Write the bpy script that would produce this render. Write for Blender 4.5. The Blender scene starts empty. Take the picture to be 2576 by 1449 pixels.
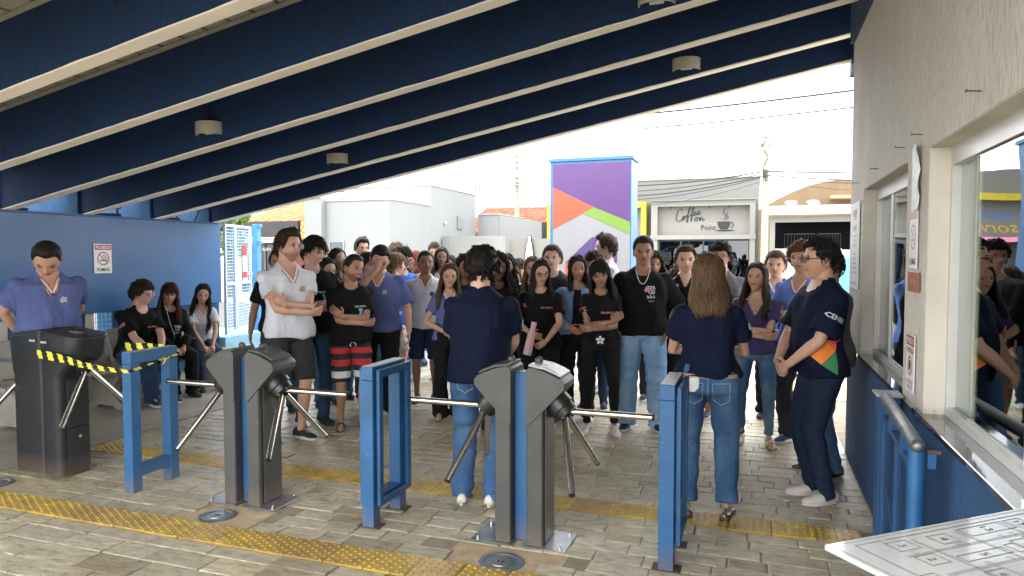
import bpy, math, random
import numpy as np
from mathutils import Vector, Matrix
from mathutils.bvhtree import BVHTree
R = math.radians
random.seed(7)
rng = np.random.default_rng(11)
scn = bpy.context.scene
# ---------------------------------------------------------------- camera
cd = bpy.data.cameras.new('camera'); cam = bpy.data.objects.new('camera', cd)
scn.collection.objects.link(cam); scn.camera = cam
cam.location = (0, 0, 1.65)
cam.rotation_euler = (R(90 - 2.58), 0, R(19.35))
cd.sensor_width = 36; cd.lens = 1763 / 2576 * 36; cd.clip_start = .05; cd.clip_end = 900
# ---------------------------------------------------------------- world, sun, exposure
w = bpy.data.worlds.new('World'); scn.world = w; w.use_nodes = True
nt = w.node_tree; nt.nodes.clear()
o_ = nt.nodes.new('ShaderNodeOutputWorld'); bg = nt.nodes.new('ShaderNodeBackground')
sky = nt.nodes.new('ShaderNodeTexSky'); sky.sky_type = 'NISHITA'; sky.sun_disc = False
sky.sun_elevation = R(58); sky.sun_rotation = R(200); sky.air_density = 1.5; sky.dust_density = 4
mx = nt.nodes.new('ShaderNodeMix'); mx.data_type = 'RGBA'; mx.inputs[0].default_value = .9
mx.inputs[7].default_value = (12.6, 12.9, 13.3, 1)          # the even white of a closed cloud deck
nt.links.new(sky.outputs[0], mx.inputs[6]); nt.links.new(mx.outputs[2], bg.inputs[0])
bg.inputs[1].default_value = .13; nt.links.new(bg.outputs[0], o_.inputs[0])
sl = bpy.data.lights.new('sun', 'SUN'); sl.energy = .6; sl.angle = R(14); sl.color = (1, .96, .9)
so = bpy.data.objects.new('sun', sl); scn.collection.objects.link(so)
# sun at elevation 58 deg, behind and left of the camera
_e, _r = R(58), R(200)
sd = Vector((math.sin(_r) * math.cos(_e), math.cos(_r) * math.cos(_e), math.sin(_e)))
so.rotation_euler = sd.to_track_quat('Z', 'Y').to_euler(); so.location = (0, -5, 20)
vs = scn.view_settings; vs.view_transform = 'Standard'; vs.look = 'None'; vs.exposure = 2.1; vs.gamma = 1
vs.use_curve_mapping = False
scn.render.engine = 'CYCLES'
try:
    scn.cycles.max_bounces = 8; scn.cycles.diffuse_bounces = 5; scn.cycles.glossy_bounces = 4
    scn.cycles.transparent_max_bounces = 12; scn.cycles.use_denoising = True
except Exception: pass

COL = scn.collection
# ---------------------------------------------------------------- helpers
class MB:
    """collects raw geometry"""
    def __init__(s): s.v = []; s.f = []; s.c = []; s.m = []; s.col = None; s.mi = 0
    def add(s, vs, fs):
        n = len(s.v); s.v += [tuple(map(float, p)) for p in vs]
        s.f += [tuple(i + n for i in f) for f in fs]; s.m += [s.mi] * len(fs)
        s.c += [s.col or (1, 1, 1, 1)] * len(vs); return s
    def box(s, x0, x1, y0, y1, z0, z1, M4=None):
        v = [Vector((x, y, z)) for z in (z0, z1) for y in (y0, y1) for x in (x0, x1)]
        if M4: v = [M4 @ p for p in v]
        return s.add(v, [(0, 2, 3, 1), (4, 5, 7, 6), (0, 1, 5, 4), (2, 6, 7, 3), (0, 4, 6, 2), (1, 3, 7, 5)])
    def bbox(s, x0, x1, y0, y1, z0, z1, b=.004, M4=None):
        """box with chamfered edges"""
        vs = []; 
        for ax in range(3):
            for sg in (0, 1):
                lo = [x0, y0, z0]; hi = [x1, y1, z1]
                a, c = [i for i in range(3) if i != ax]
                for (ia, ic) in ((0, 0), (1, 0), (1, 1), (0, 1)):
                    p = [0, 0, 0]; p[ax] = hi[ax] if sg else lo[ax]
                    p[a] = hi[a] - b if ia else lo[a] + b; p[c] = hi[c] - b if ic else lo[c] + b
                    vs.append(Vector(p))
        import itertools
        key = {}
        for i, p in enumerate(vs): key[i] = p
        fs = [tuple(range(i * 4, i * 4 + 4)) for i in range(6)]
        def idx(ax, sg, want):
            a, c = [i for i in range(3) if i != ax]
            return (ax * 2 + sg) * 4 + {(0, 0): 0, (1, 0): 1, (1, 1): 2, (0, 1): 3}[(want[a], want[c])]
        for s1 in (0, 1):
            for s2 in (0, 1):
                for (A, B) in ((0, 1), (0, 2), (1, 2)):
                    C_ = 3 - A - B; q = []
                    for ax, ee in ((A, 0), (A, 1), (B, 1), (B, 0)):
                        wv = {A: s1, B: s2, C_: ee}; q.append(idx(ax, wv[ax], wv))
                    fs.append(tuple(q))
        for s1 in (0, 1):
            for s2 in (0, 1):
                for s3 in (0, 1):
                    wv = {0: s1, 1: s2, 2: s3}; fs.append(tuple(idx(a, wv[a], wv) for a in range(3)))
        if M4: vs = [M4 @ p for p in vs]
        return s.add(vs, fs)
    def tube(s, pts, rad, n=8, cap=True, ell=None, round_=False):
        pts = [Vector(p) for p in pts]; k = len(pts)
        if not hasattr(rad, '__len__'): rad = [rad] * k
        rad = list(rad)
        if round_:
            d0 = (pts[0] - pts[1]).normalized(); d1 = (pts[-1] - pts[-2]).normalized()
            a, b = rad[0], rad[-1]
            pts = [pts[0] + d0 * a * .95, pts[0] + d0 * a * .7] + pts + [pts[-1] + d1 * b * .7, pts[-1] + d1 * b * .95]
            rad = [a * .3, a * .72] + rad + [b * .72, b * .3]; k += 4
        T = []
        for i in range(k):
            a = pts[max(i - 1, 0)]; b = pts[min(i + 1, k - 1)]; t = (b - a)
            T.append(t.normalized() if t.length > 1e-9 else Vector((0, 0, 1)))
        ref = Vector((0, 0, 1)) if abs(T[0].z) < .9 else Vector((0, 1, 0))
        u = T[0].cross(ref).normalized(); vs = []
        for i in range(k):
            u = (u - T[i] * u.dot(T[i]))
            u = u.normalized() if u.length > 1e-6 else T[i].orthogonal().normalized()
            v = T[i].cross(u); e = ell[i] if ell and i < len(ell) else 1
            for j in range(n):
                a = 2 * math.pi * j / n
                vs.append(pts[i] + u * math.cos(a) * rad[i] + v * math.sin(a) * rad[i] * e)
        fs = [(i * n + j, i * n + (j + 1) % n, (i + 1) * n + (j + 1) % n, (i + 1) * n + j) for i in range(k - 1) for j in range(n)]
        if cap: fs += [tuple(range(n - 1, -1, -1)), tuple((k - 1) * n + j for j in range(n))]
        return s.add(vs, fs)
    def loft(s, rings, cap=True):
        n = len(rings[0]); vs = [p for r in rings for p in r]; k = len(rings)
        fs = [(i * n + j, i * n + (j + 1) % n, (i + 1) * n + (j + 1) % n, (i + 1) * n + j) for i in range(k - 1) for j in range(n)]
        if cap: fs += [tuple(range(n - 1, -1, -1)), tuple((k - 1) * n + j for j in range(n))]
        return s.add(vs, fs)
    def prism(s, poly, axis, a, b, M4=None):
        """poly: list of 2d points, extruded along axis from a to b"""
        def P(p, t):
            return {'x': (t, p[0], p[1]), 'y': (p[0], t, p[1]), 'z': (p[0], p[1], t)}[axis]
        n = len(poly); vs = [Vector(P(p, a)) for p in poly] + [Vector(P(p, b)) for p in poly]
        if M4: vs = [M4 @ q for q in vs]
        return s.add(vs, [tuple(range(n - 1, -1, -1)), tuple(range(n, 2 * n))] + [(i, (i + 1) % n, n + (i + 1) % n, n + i) for i in range(n)])
    def ell(s, c, r, nu=8, nv=5, M4=None):
        vs = []; c = Vector(c)
        vs.append(Vector((0, 0, -1)))
        for i in range(1, nv):
            t = -math.pi / 2 + math.pi * i / nv
            for j in range(nu):
                a = 2 * math.pi * j / nu; vs.append(Vector((math.cos(t) * math.cos(a), math.cos(t) * math.sin(a), math.sin(t))))
        vs.append(Vector((0, 0, 1))); L = len(vs) - 1
        fs = [(0, 1 + (j + 1) % nu, 1 + j) for j in range(nu)]
        for i in range(nv - 2):
            for j in range(nu):
                fs.append((1 + i * nu + j, 1 + i * nu + (j + 1) % nu, 1 + (i + 1) * nu + (j + 1) % nu, 1 + (i + 1) * nu + j))
        b = 1 + (nv - 2) * nu; fs += [(b + j, b + (j + 1) % nu, L) for j in range(nu)]
        vs = [Vector((p.x * r[0], p.y * r[1], p.z * r[2])) for p in vs]
        if M4: vs = [M4 @ p for p in vs]
        return s.add([p + c for p in vs], fs)
    def mesh(s, name, mats=(), smooth=False, cols=False):
        me = bpy.data.meshes.new(name); me.from_pydata(s.v, [], s.f)
        for m in mats: me.materials.append(m)
        if len(mats) > 1: me.polygons.foreach_set('material_index', s.m)
        if smooth: me.polygons.foreach_set('use_smooth', [True] * len(me.polygons))
        if cols:
            a = me.color_attributes.new('Col', 'FLOAT_COLOR', 'POINT'); a.data.foreach_set('color', np.array(s.c, dtype=np.float32).ravel())
        me.update(); return me

def tag(o, label=None, cat=None, group=None, kind=None):
    if label: o['label'] = label
    if cat: o['category'] = cat
    if group: o['group'] = group
    if kind: o['kind'] = kind
    return o
def link(name, me, parent=None, world=True, **kw):
    o = bpy.data.objects.new(name, me); COL.objects.link(o)
    if parent is not None:
        o.parent = parent
        if world: o.matrix_parent_inverse = wm(parent).inverted()
    return tag(o, **kw)
def wm(o):
    m = Matrix.LocRotScale(o.location, o.rotation_euler, o.scale)
    return (wm(o.parent) @ o.matrix_parent_inverse @ m) if o.parent else m
def obj(name, mb, mat, parent=None, smooth=False, world=True, cols=False, **kw):
    mats = mat if isinstance(mat, (list, tuple)) else [mat]
    return link(name, mb.mesh(name, mats, smooth, cols), parent, world, **kw)
def thing(name, loc, label, cat, group=None, rz=0):
    o = bpy.data.objects.new(name, None); COL.objects.link(o); o.location = loc; o.rotation_euler = (0, 0, rz)
    o.empty_display_size = .1
    return tag(o, label, cat, group)
def copy_tree(o, parent=None):
    c = o.copy(); COL.objects.link(c)
    if parent is not None: c.parent = parent
    for ch in list(o.children): copy_tree(ch, c)
    return c
def smooth_by_angle(o, deg=35):
    me = o.data
    me.polygons.foreach_set('use_smooth', [True] * len(me.polygons))
    import bmesh
    b = bmesh.new(); b.from_mesh(me)
    for e in b.edges:
        if len(e.link_faces) == 2 and e.calc_face_angle(0) > R(deg): e.smooth = False
    b.to_mesh(me); b.free(); return o
# ---------------------------------------------------------------- materials
_mc = {}
def nodes(name):
    m = bpy.data.materials.new(name); m.use_nodes = True; t = m.node_tree
    return m, t, t.nodes['Principled BSDF']
def N(t, ty, **kw):
    n = t.nodes.new(ty)
    for k, v in kw.items(): setattr(n, k, v)
    return n
def coords(t, scale=(1, 1, 1), kind='Object', rot=(0, 0, 0)):
    tc = N(t, 'ShaderNodeTexCoord'); mp = N(t, 'ShaderNodeMapping'); mp.inputs['Scale'].default_value = scale
    mp.inputs['Rotation'].default_value = rot
    if kind == 'World':
        g = N(t, 'ShaderNodeNewGeometry'); t.links.new(g.outputs['Position'], mp.inputs['Vector'])
    else: t.links.new(tc.outputs[kind], mp.inputs['Vector'])
    return mp.outputs[0]
def noise(t, vec, scale=5, detail=4, rough=.55):
    n = N(t, 'ShaderNodeTexNoise'); n.inputs['Scale'].default_value = scale; n.inputs['Detail'].default_value = detail
    n.inputs['Roughness'].default_value = rough; t.links.new(vec, n.inputs['Vector']); return n.outputs[0]
def ramp(t, fac, stops):
    r = N(t, 'ShaderNodeValToRGB'); e = r.color_ramp.elements
    while len(e) < len(stops): e.new(.5)
    for i, (p, c) in enumerate(stops):
        e[i].position = p; e[i].color = tuple(c) + ((1,) if len(c) == 3 else ())
    t.links.new(fac, r.inputs[0]); return r.outputs[0]
def mixc(t, fac, a, b, mode='MIX'):
    n = N(t, 'ShaderNodeMix', data_type='RGBA', blend_type=mode)
    for i, x in ((0, fac), (6, a), (7, b)):
        if hasattr(x, 'links') or hasattr(x, 'is_output'): t.links.new(x, n.inputs[i])
        else: n.inputs[i].default_value = x if i == 0 else (tuple(x) + (1,) if len(x) == 3 else x)
    return n.outputs[2]
def bump(t, b, h, strength=.3, dist=.01):
    n = N(t, 'ShaderNodeBump'); n.inputs['Strength'].default_value = strength; n.inputs['Distance'].default_value = dist
    t.links.new(h, n.inputs['Height']); t.links.new(n.outputs[0], b.inputs['Normal'])
def sc(c, k): return tuple(min(1, x * k) for x in c[:3])
def M(name, col, rough=.6, metal=0, var=.12, vs=6, bmp=0, bs=60, stretch=(1, 1, 1), coat=0, kind='Object', spec=.5):
    if name in _mc: return _mc[name]
    m, t, b = nodes(name); v = coords(t, stretch, kind)
    if var:
        c = ramp(t, noise(t, v, vs, 5), [(.3, sc(col, 1 - var)), (.7, sc(col, 1 + var))])
        t.links.new(c, b.inputs['Base Color'])
    else: b.inputs['Base Color'].default_value = tuple(col) + (1,)
    rr = N(t, 'ShaderNodeMapRange'); rr.inputs[3].default_value = max(0, rough - .07); rr.inputs[4].default_value = min(1, rough + .07)
    t.links.new(noise(t, v, vs * 2.3, 3), rr.inputs[0]); t.links.new(rr.outputs[0], b.inputs['Roughness'])
    b.inputs['Metallic'].default_value = metal; b.inputs['Coat Weight'].default_value = coat
    b.inputs['Specular IOR Level'].default_value = spec
    if bmp: bump(t, b, noise(t, v, bs, 3), bmp, .006)
    _mc[name] = m; return m
def m_plaster(name, col, dirt, bs=1.0, strength=.6):
    """plaster raked downwards: worm-like vertical grooves"""
    m, t, b = nodes(name); v = coords(t, (50 * bs, 50 * bs, 15 * bs), 'World')
    g = noise(t, v, 1, 3, .6)
    gr = ramp(t, g, [(.36, (0, 0, 0)), (.52, (1, 1, 1))])
    v2 = coords(t, (1.4, 1.4, .55), 'World'); big = noise(t, v2, 1.6, 6, .65)
    c = mixc(t, ramp(t, big, [(.35, (0, 0, 0)), (.7, (1, 1, 1))]), dirt, col)
    c = mixc(t, ramp(t, gr, [(0, (.34, .34, .34)), (1, (0, 0, 0))]), c, sc(dirt, .55))
    t.links.new(c, b.inputs['Base Color']); b.inputs['Roughness'].default_value = .82
    bump(t, b, gr, strength, .004); return m
def m_stone():
    m, t, b = nodes('slate_paving')
    gi = N(t, 'ShaderNodeNewGeometry'); oi = N(t, 'ShaderNodeObjectInfo')
    add = N(t, 'ShaderNodeMath', operation='ADD'); t.links.new(gi.outputs['Random Per Island'], add.inputs[0]); t.links.new(oi.outputs['Random'], add.inputs[1])
    fr = N(t, 'ShaderNodeMath', operation='FRACT'); t.links.new(add.outputs[0], fr.inputs[0])
    base = ramp(t, fr.outputs[0], [(0, (.32, .285, .21)), (.22, (.445, .41, .325)), (.42, (.41, .385, .31)), (.6, (.50, .445, .33)), (.8, (.44, .405, .31)), (1, (.52, .49, .40))])
    # cleft layers: streaks along the stone
    mp = coords(t, (4.2, 10, 6), 'World')
    off = N(t, 'ShaderNodeVectorMath', operation='ADD'); t.links.new(mp, off.inputs[0])
    cmb = N(t, 'ShaderNodeCombineXYZ'); ml = N(t, 'ShaderNodeMath', operation='MULTIPLY'); ml.inputs[1].default_value = 37
    t.links.new(fr.outputs[0], ml.inputs[0]); t.links.new(ml.outputs[0], cmb.inputs[0]); t.links.new(ml.outputs[0], cmb.inputs[2]); t.links.new(cmb.outputs[0], off.inputs[1])
    n1 = noise(t, off.outputs[0], 2.6, 8, .68)
    st = ramp(t, n1, [(.32, (.56, .50, .40)), (.45, (.85, .82, .73)), (.55, (1.04, 1.0, .92)), (.66, (1.45, 1.42, 1.34))])
    c = mixc(t, 1.0, base, st, 'MULTIPLY')
    dirt = noise(t, coords(t, (1, 1, 1), 'World'), 1.3, 5, .6)
    c = mixc(t, ramp(t, dirt, [(.42, (0, 0, 0)), (.75, (.5, .5, .5))]), c, (.20, .135, .07))
    t.links.new(c, b.inputs['Base Color'])
    r = N(t, 'ShaderNodeMapRange'); r.inputs[1].default_value = .3; r.inputs[2].default_value = .7; r.inputs[3].default_value = .46; r.inputs[4].default_value = .20
    t.links.new(n1, r.inputs[0]); t.links.new(r.outputs[0], b.inputs['Roughness'])
    bump(t, b, n1, .7, .014); return m
def m_tactile():
    m, t, b = nodes('yellow_tactile')
    oi = N(t, 'ShaderNodeObjectInfo')
    base = ramp(t, oi.outputs['Random'], [(0, (.40, .245, .06)), (.5, (.50, .32, .055)), (1, (.56, .37, .04))])
    n = noise(t, coords(t, (1, 1, 1), 'World'), 9, 6, .65)
    c = mixc(t, ramp(t, n, [(.38, (0, 0, 0)), (.70, (.8, .8, .8))]), base, (.19, .135, .075))
    t.links.new(c, b.inputs['Base Color']); b.inputs['Roughness'].default_value = .36
    bump(t, b, n, .25, .004); return m
def m_denim(name, col, fade):
    if name in _mc: return _mc[name]
    m, t, b = nodes(name); v = coords(t)
    n = noise(t, coords(t, (5, 5, 2.2)), 1, 4, .55)
    c = mixc(t, ramp(t, n, [(.42, (0, 0, 0)), (.68, (.85, .85, .85))]), col, fade)
    tw = noise(t, coords(t, (500, 500, 60)), 1, 2)
    c = mixc(t, ramp(t, tw, [(.4, (.22, .22, .22)), (.6, (0, 0, 0))]), c, sc(col, .35))
    t.links.new(c, b.inputs['Base Color']); b.inputs['Roughness'].default_value = .85
    b.inputs['Specular IOR Level'].default_value = .2
    bump(t, b, noise(t, coords(t, (1, 1, 1)), 22, 5, .6), .5, .02); _mc[name] = m; return m
def m_cloth(name, col, sheen=.0):
    if name in _mc: return _mc[name]
    m, t, b = nodes(name); v = coords(t)
    n = noise(t, coords(t, (9, 9, 3.5)), 1, 4, .5)
    c = ramp(t, n, [(.3, sc(col, .86)), (.7, sc(col, 1.12))])
    t.links.new(c, b.inputs['Base Color']); b.inputs['Roughness'].default_value = .9
    b.inputs['Specular IOR Level'].default_value = .15
    b.inputs['Sheen Weight'].default_value = sheen; b.inputs['Sheen Roughness'].default_value = .4
    bump(t, b, noise(t, coords(t, (11, 11, 4)), 1, 5, .55), .8, .04); _mc[name] = m; return m
def m_stripes(name, bands):
    m, t, b = nodes(name); tc = N(t, 'ShaderNodeTexCoord'); sp = N(t, 'ShaderNodeSeparateXYZ'); t.links.new(tc.outputs['Object'], sp.inputs[0])
    mr = N(t, 'ShaderNodeMapRange'); mr.inputs[1].default_value = .40; mr.inputs[2].default_value = .90; t.links.new(sp.outputs[2], mr.inputs[0])
    r = N(t, 'ShaderNodeValToRGB'); r.color_ramp.interpolation = 'CONSTANT'; e = r.color_ramp.elements
    while len(e) < len(bands): e.new(.5)
    for i, (p, c) in enumerate(bands): e[i].position = p; e[i].color = tuple(c) + (1,)
    t.links.new(mr.outputs[0], r.inputs[0]); t.links.new(r.outputs[0], b.inputs['Base Color']); b.inputs['Roughness'].default_value = .85
    bump(t, b, noise(t, coords(t, (14, 14, 5)), 1, 5), .4, .02); return m
def m_vcol(name, rough=.5, sss=0, bmp=0, bs=200, spec=.35):
    m, t, b = nodes(name); a = N(t, 'ShaderNodeVertexColor', layer_name='Col')
    n = noise(t, coords(t), 30, 4); c = mixc(t, 1.0, a.outputs[0], ramp(t, n, [(.3, (.93, .9, .9)), (.7, (1.05, 1.03, 1.0))]), 'MULTIPLY')
    t.links.new(c, b.inputs['Base Color']); b.inputs['Roughness'].default_value = rough; b.inputs['Specular IOR Level'].default_value = spec
    if bmp: bump(t, b, noise(t, coords(t), bs, 3), bmp, .003)
    return m
def m_hair(name, col, tip):
    if name in _mc: return _mc[name]
    m, t, b = nodes(name); v = coords(t, (120, 120, 9))
    n = noise(t, v, 1, 3, .6); gi = N(t, 'ShaderNodeNewGeometry')
    c = ramp(t, n, [(.3, sc(col, .6)), (.7, sc(tip, 1.0))])
    c = mixc(t, .35, c, ramp(t, gi.outputs['Random Per Island'], [(0, sc(col, .5)), (1, tip)]))
    t.links.new(c, b.inputs['Base Color']); b.inputs['Roughness'].default_value = .55; b.inputs['Specular IOR Level'].default_value = .18
    bump(t, b, n, .6, .004); _mc[name] = m; return m
def m_glass(name, tint, ior=1.9, trans=.85):
    m, t, b = nodes(name); t.nodes.remove(b); out = [n for n in t.nodes if n.type == 'OUTPUT_MATERIAL'][0]
    fr = N(t, 'ShaderNodeFresnel'); fr.inputs[0].default_value = ior
    gl = N(t, 'ShaderNodeBsdfGlossy'); gl.inputs['Roughness'].default_value = .01; gl.inputs['Color'].default_value = (.95, .97, .96, 1)
    wv = noise(t, coords(t, (.9, .9, 1.6), 'World'), 1.2, 1); bp = N(t, 'ShaderNodeBump'); bp.inputs['Strength'].default_value = .06; bp.inputs['Distance'].default_value = .05
    t.links.new(wv, bp.inputs['Height']); t.links.new(bp.outputs[0], gl.inputs['Normal'])
    tr = N(t, 'ShaderNodeBsdfTransparent'); tr.inputs[0].default_value = tuple(tint) + (1,)
    mx_ = N(t, 'ShaderNodeMixShader'); t.links.new(fr.outputs[0], mx_.inputs[0]); t.links.new(tr.outputs[0], mx_.inputs[1]); t.links.new(gl.outputs[0], mx_.inputs[2])
    t.links.new(mx_.outputs[0], out.inputs[0]); return m
def m_tile_roof(name, a, b_):
    m, t, b = nodes(name); gi = N(t, 'ShaderNodeNewGeometry')
    c = ramp(t, gi.outputs['Random Per Island'], [(0, a), (1, b_)])
    c = mixc(t, ramp(t, noise(t, coords(t, (1, 1, 1), 'World'), 5, 5), [(.45, (0, 0, 0)), (.8, (.6, .6, .6))]), c, sc(a, .5))
    t.links.new(c, b.inputs['Base Color']); b.inputs['Roughness'].default_value = .85; return m
def m_render(name, col, dirt, sc_=1.0, streak=.5):
    m, t, b = nodes(name); v = coords(t, (1, 1, .35), 'World'); n = noise(t, v, .9 * sc_, 8, .65)
    c = mixc(t, ramp(t, n, [(.35, (0, 0, 0)), (.8, (streak, streak, streak))]), col, dirt)
    t.links.new(c, b.inputs['Base Color']); b.inputs['Roughness'].default_value = .9
    bump(t, b, noise(t, coords(t, (1, 1, 1), 'World'), 40, 3), .15, .01); return m

def m_worn(name, col, chip, rough):
    m, t, b = nodes(name); v = coords(t, (1, 1, 1), 'World')
    c = ramp(t, noise(t, v, 4, 5), [(.3, sc(col, .8)), (.7, sc(col, 1.2))])
    scr = noise(t, coords(t, (60, 60, 9), 'World'), 1, 4, .7); c = mixc(t, ramp(t, scr, [(.66, (0, 0, 0)), (.74, (.55, .55, .55))]), c, chip)
    sp = noise(t, v, 55, 2, .5); c = mixc(t, ramp(t, sp, [(.70, (0, 0, 0)), (.73, (.8, .8, .8))]), c, chip)
    g = N(t, 'ShaderNodeNewGeometry'); s_ = N(t, 'ShaderNodeSeparateXYZ'); t.links.new(g.outputs['Position'], s_.inputs[0])
    mr = N(t, 'ShaderNodeMapRange'); mr.inputs[1].default_value = .0; mr.inputs[2].default_value = .16; mr.inputs[3].default_value = .75; mr.inputs[4].default_value = 0; t.links.new(s_.outputs[2], mr.inputs[0])
    mm = N(t, 'ShaderNodeMath', operation='MULTIPLY'); t.links.new(mr.outputs[0], mm.inputs[0]); t.links.new(noise(t, v, 22, 4), mm.inputs[1])
    c = mixc(t, mm.outputs[0], c, (.20, .13, .08))
    t.links.new(c, b.inputs['Base Color']); b.inputs['Roughness'].default_value = rough; bump(t, b, noise(t, v, 300, 2), .12, .002); return m
SLATE = m_stone(); TACT = m_tactile()
GROUT = M('joint_mortar', (.25, .20, .14), .9, var=.25, vs=9, bmp=.4, bs=60, kind='World')
CONC = M('worn_concrete_floor', (.25, .22, .175), .62, var=.3, vs=1.7, bmp=.25, bs=25, kind='World')
PATCH = M('sandy_mortar', (.42, .32, .20), .85, var=.25, vs=9, bmp=.4, bs=90, kind='World')
WALLC = m_plaster('raked_cream_plaster', (.62, .58, .51), (.50, .465, .40))
WALLB = m_plaster('raked_blue_plaster', (.028, .098, .235), (.016, .058, .14))
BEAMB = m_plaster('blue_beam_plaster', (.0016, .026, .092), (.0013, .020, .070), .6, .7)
SOFF = M('cream_soffit_paint', (.86, .79, .68), .85, var=.07, vs=3, bmp=.5, bs=90, kind='World')
REVEAL = M('smooth_cream_reveal', (.56, .52, .44), .75, var=.12, vs=3, bmp=.2, bs=40, kind='World')
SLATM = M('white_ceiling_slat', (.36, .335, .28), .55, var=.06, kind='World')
BLUEP = m_worn('blue_gloss_paint', (.014, .088, .215), (.15, .20, .24), .42)
BLUED = M('dark_blue_paint', (.015, .066, .17), .45, var=.14, vs=7, bmp=.12, bs=30)
WORN = M('worn_edge_metal', (.33, .35, .36), .5, var=.25, vs=12)
BOARD = M('blue_panel_paint', (.020, .098, .255), .38, var=.12, vs=1.5, bmp=.06, bs=8, kind='World')
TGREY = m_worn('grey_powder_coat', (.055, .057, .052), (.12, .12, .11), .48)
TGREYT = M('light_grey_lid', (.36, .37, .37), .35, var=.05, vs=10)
TDARK = m_worn('charcoal_coat', (.010, .011, .013), (.05, .048, .045), .5)
BLACKP = M('black_plastic', (.012, .012, .013), .33, var=0)
STEEL = M('brushed_steel', (.62, .59, .54), .2, 1, var=.05, vs=30)
GALV = M('galvanised_plate', (.33, .35, .36), .35, .85, var=.2, vs=7)
ALU = M('painted_aluminium', (.55, .54, .51), .38, .2, var=.05)
GRAN = M('speckled_granite', (.055, .052, .05), .07, var=.6, vs=150, coat=.5)
WHITE = M('white_paint', (.72, .73, .73), .5, var=.05)
PAPER = M('white_print', (.74, .74, .72), .45, var=.03)
INK = M('black_ink', (.006, .006, .007), .5, var=0)
GREYINK = M('grey_ink', (.17, .16, .15), .5, var=0)
REDINK = M('red_ink', (.42, .02, .03), .5, var=.03)
BENCHC = M('cast_concrete', (.30, .27, .225), .8, var=.2, vs=5, bmp=.35, bs=45)
YEL = M('yellow_plastic_film', (.66, .62, .06), .25, var=.05)
BLKF = M('black_plastic_film', (.016, .016, .014), .22, var=0)
GLASS = m_glass('window_glass', (.70, .76, .73), 1.9)
FILM = M('pale_green_glass_film', (.30, .335, .30), .22, var=.05, coat=.3)
ROAD = M('street_asphalt', (.06, .058, .055), .85, var=.2, vs=2, bmp=.3, bs=60, kind='World')
PAVE = M('pale_pavement', (.36, .33, .28), .75, var=.3, vs=8, bmp=.3, bs=30, kind='World')
SKIN = m_vcol('skin', .48, bmp=.15)
VPRINT = m_vcol('printed_colour', .6)
# ---------------------------------------------------------------- ground, street, floor
g = MB().box(-300, 300, -300, 300, -.4, -.05); obj('ground', g, PAVE, kind='structure')
def m_cobble():
    m, t, b = nodes('mosaic_paving'); v = coords(t, (9, 9, 9), 'World'); vo = N(t, 'ShaderNodeTexVoronoi', feature='DISTANCE_TO_EDGE'); vo.inputs['Scale'].default_value = 1
    t.links.new(v, vo.inputs['Vector']); vc = N(t, 'ShaderNodeTexVoronoi'); vc.inputs['Scale'].default_value = 1; t.links.new(v, vc.inputs['Vector'])
    c = mixc(t, .4, (.40, .36, .29), vc.outputs['Color'], 'SOFT_LIGHT')
    c = mixc(t, ramp(t, vo.outputs[0], [(0, (1, 1, 1)), (.09, (0, 0, 0))]), c, (.16, .13, .1)); t.links.new(c, b.inputs['Base Color'])
    b.inputs['Roughness'].default_value = .6; bump(t, b, vo.outputs[0], .3, .01); return m
g = MB().box(-40, 40, 8.75, 12.9, -.3, -.004); obj('pavement', g, m_cobble(), kind='structure')
g = MB().box(-40, 40, 12.904, 13.05, -.3, .0); obj('kerb', g, M('kerb_concrete', (.42, .40, .36), .8, var=.2, kind='World'), kind='structure')
g = MB().box(-60, 60, 13.06, 20.8, -.3, -.03); obj('road', g, ROAD, kind='structure')
g = MB().box(-60, 60, 20.9, 40, -.3, .03); obj('far_pavement', g, PAVE, kind='structure')
g = MB().box(.1, 1.6, 8.78, 9.9, -.2, .001); obj('yellow_paint', g, M('worn_yellow_paint', (.62, .45, .12), .6, var=.35, vs=6, kind='World'), kind='structure')
# mortar bed under the slate; slate stones laid in courses along X
floor = obj('floor', MB().box(-5.47, 2.0, -4, 8.74, -.3, -.008), GROUT, kind='structure')
obj('concrete_floor', MB().box(-7.6, -5.474, -4, 8.74, -.3, .0), CONC, kind='structure')
covers = [(-5.23, 3.50, .125), (-3.23, 3.53, .115), (-1.29, 3.49, .125)]
def stone_mb(mb, x0, x1, y0, y1, h, tilt):
    b = .006; j = lambda: random.uniform(-.004, .004); r = .0035
    A = [(x0 + r + j(), y0 + r + j()), (x1 - r + j(), y0 + r + j()), (x1 - r + j(), y1 - r + j()), (x0 + r + j(), y1 - r + j())]
    cx, cy = (x0 + x1) / 2, (y0 + y1) / 2
    inn = [(p[0] + (b if p[0] < cx else -b), p[1] + (b if p[1] < cy else -b)) for p in A]
    z = lambda p: h + tilt[0] * (p[0] - cx) + tilt[1] * (p[1] - cy)
    vs = [(p[0], p[1], -.02) for p in A] + [(p[0], p[1], z(p) - .003) for p in A] + [(p[0], p[1], z(p)) for p in inn]
    mb.add(vs, [(0, 1, 5, 4), (1, 2, 6, 5), (2, 3, 7, 6), (3, 0, 4, 7), (4, 5, 9, 8), (5, 6, 10, 9), (6, 7, 11, 10), (7, 4, 8, 11), (8, 9, 10, 11)])
stones = []
def course(y0, y1, lo, hi, xa=-5.46, xb=.715):
    x = xa - random.uniform(0, .2)
    while x < xb:
        L = random.uniform(lo, hi)
        if xb - (x + L) < .1: L = xb - x
        a, b = max(x, xa), min(x + L, xb)
        if b - a > .03: stones.append((a, b, y0, y1))
        x += L
y = 1.2
while y < 3.16:
    h = min(random.choice([.17, .19, .21]), 3.166 - y); h = 3.166 - y if 3.166 - y - h < .1 else h
    course(y, y + h, .25, .48); y += h
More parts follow.
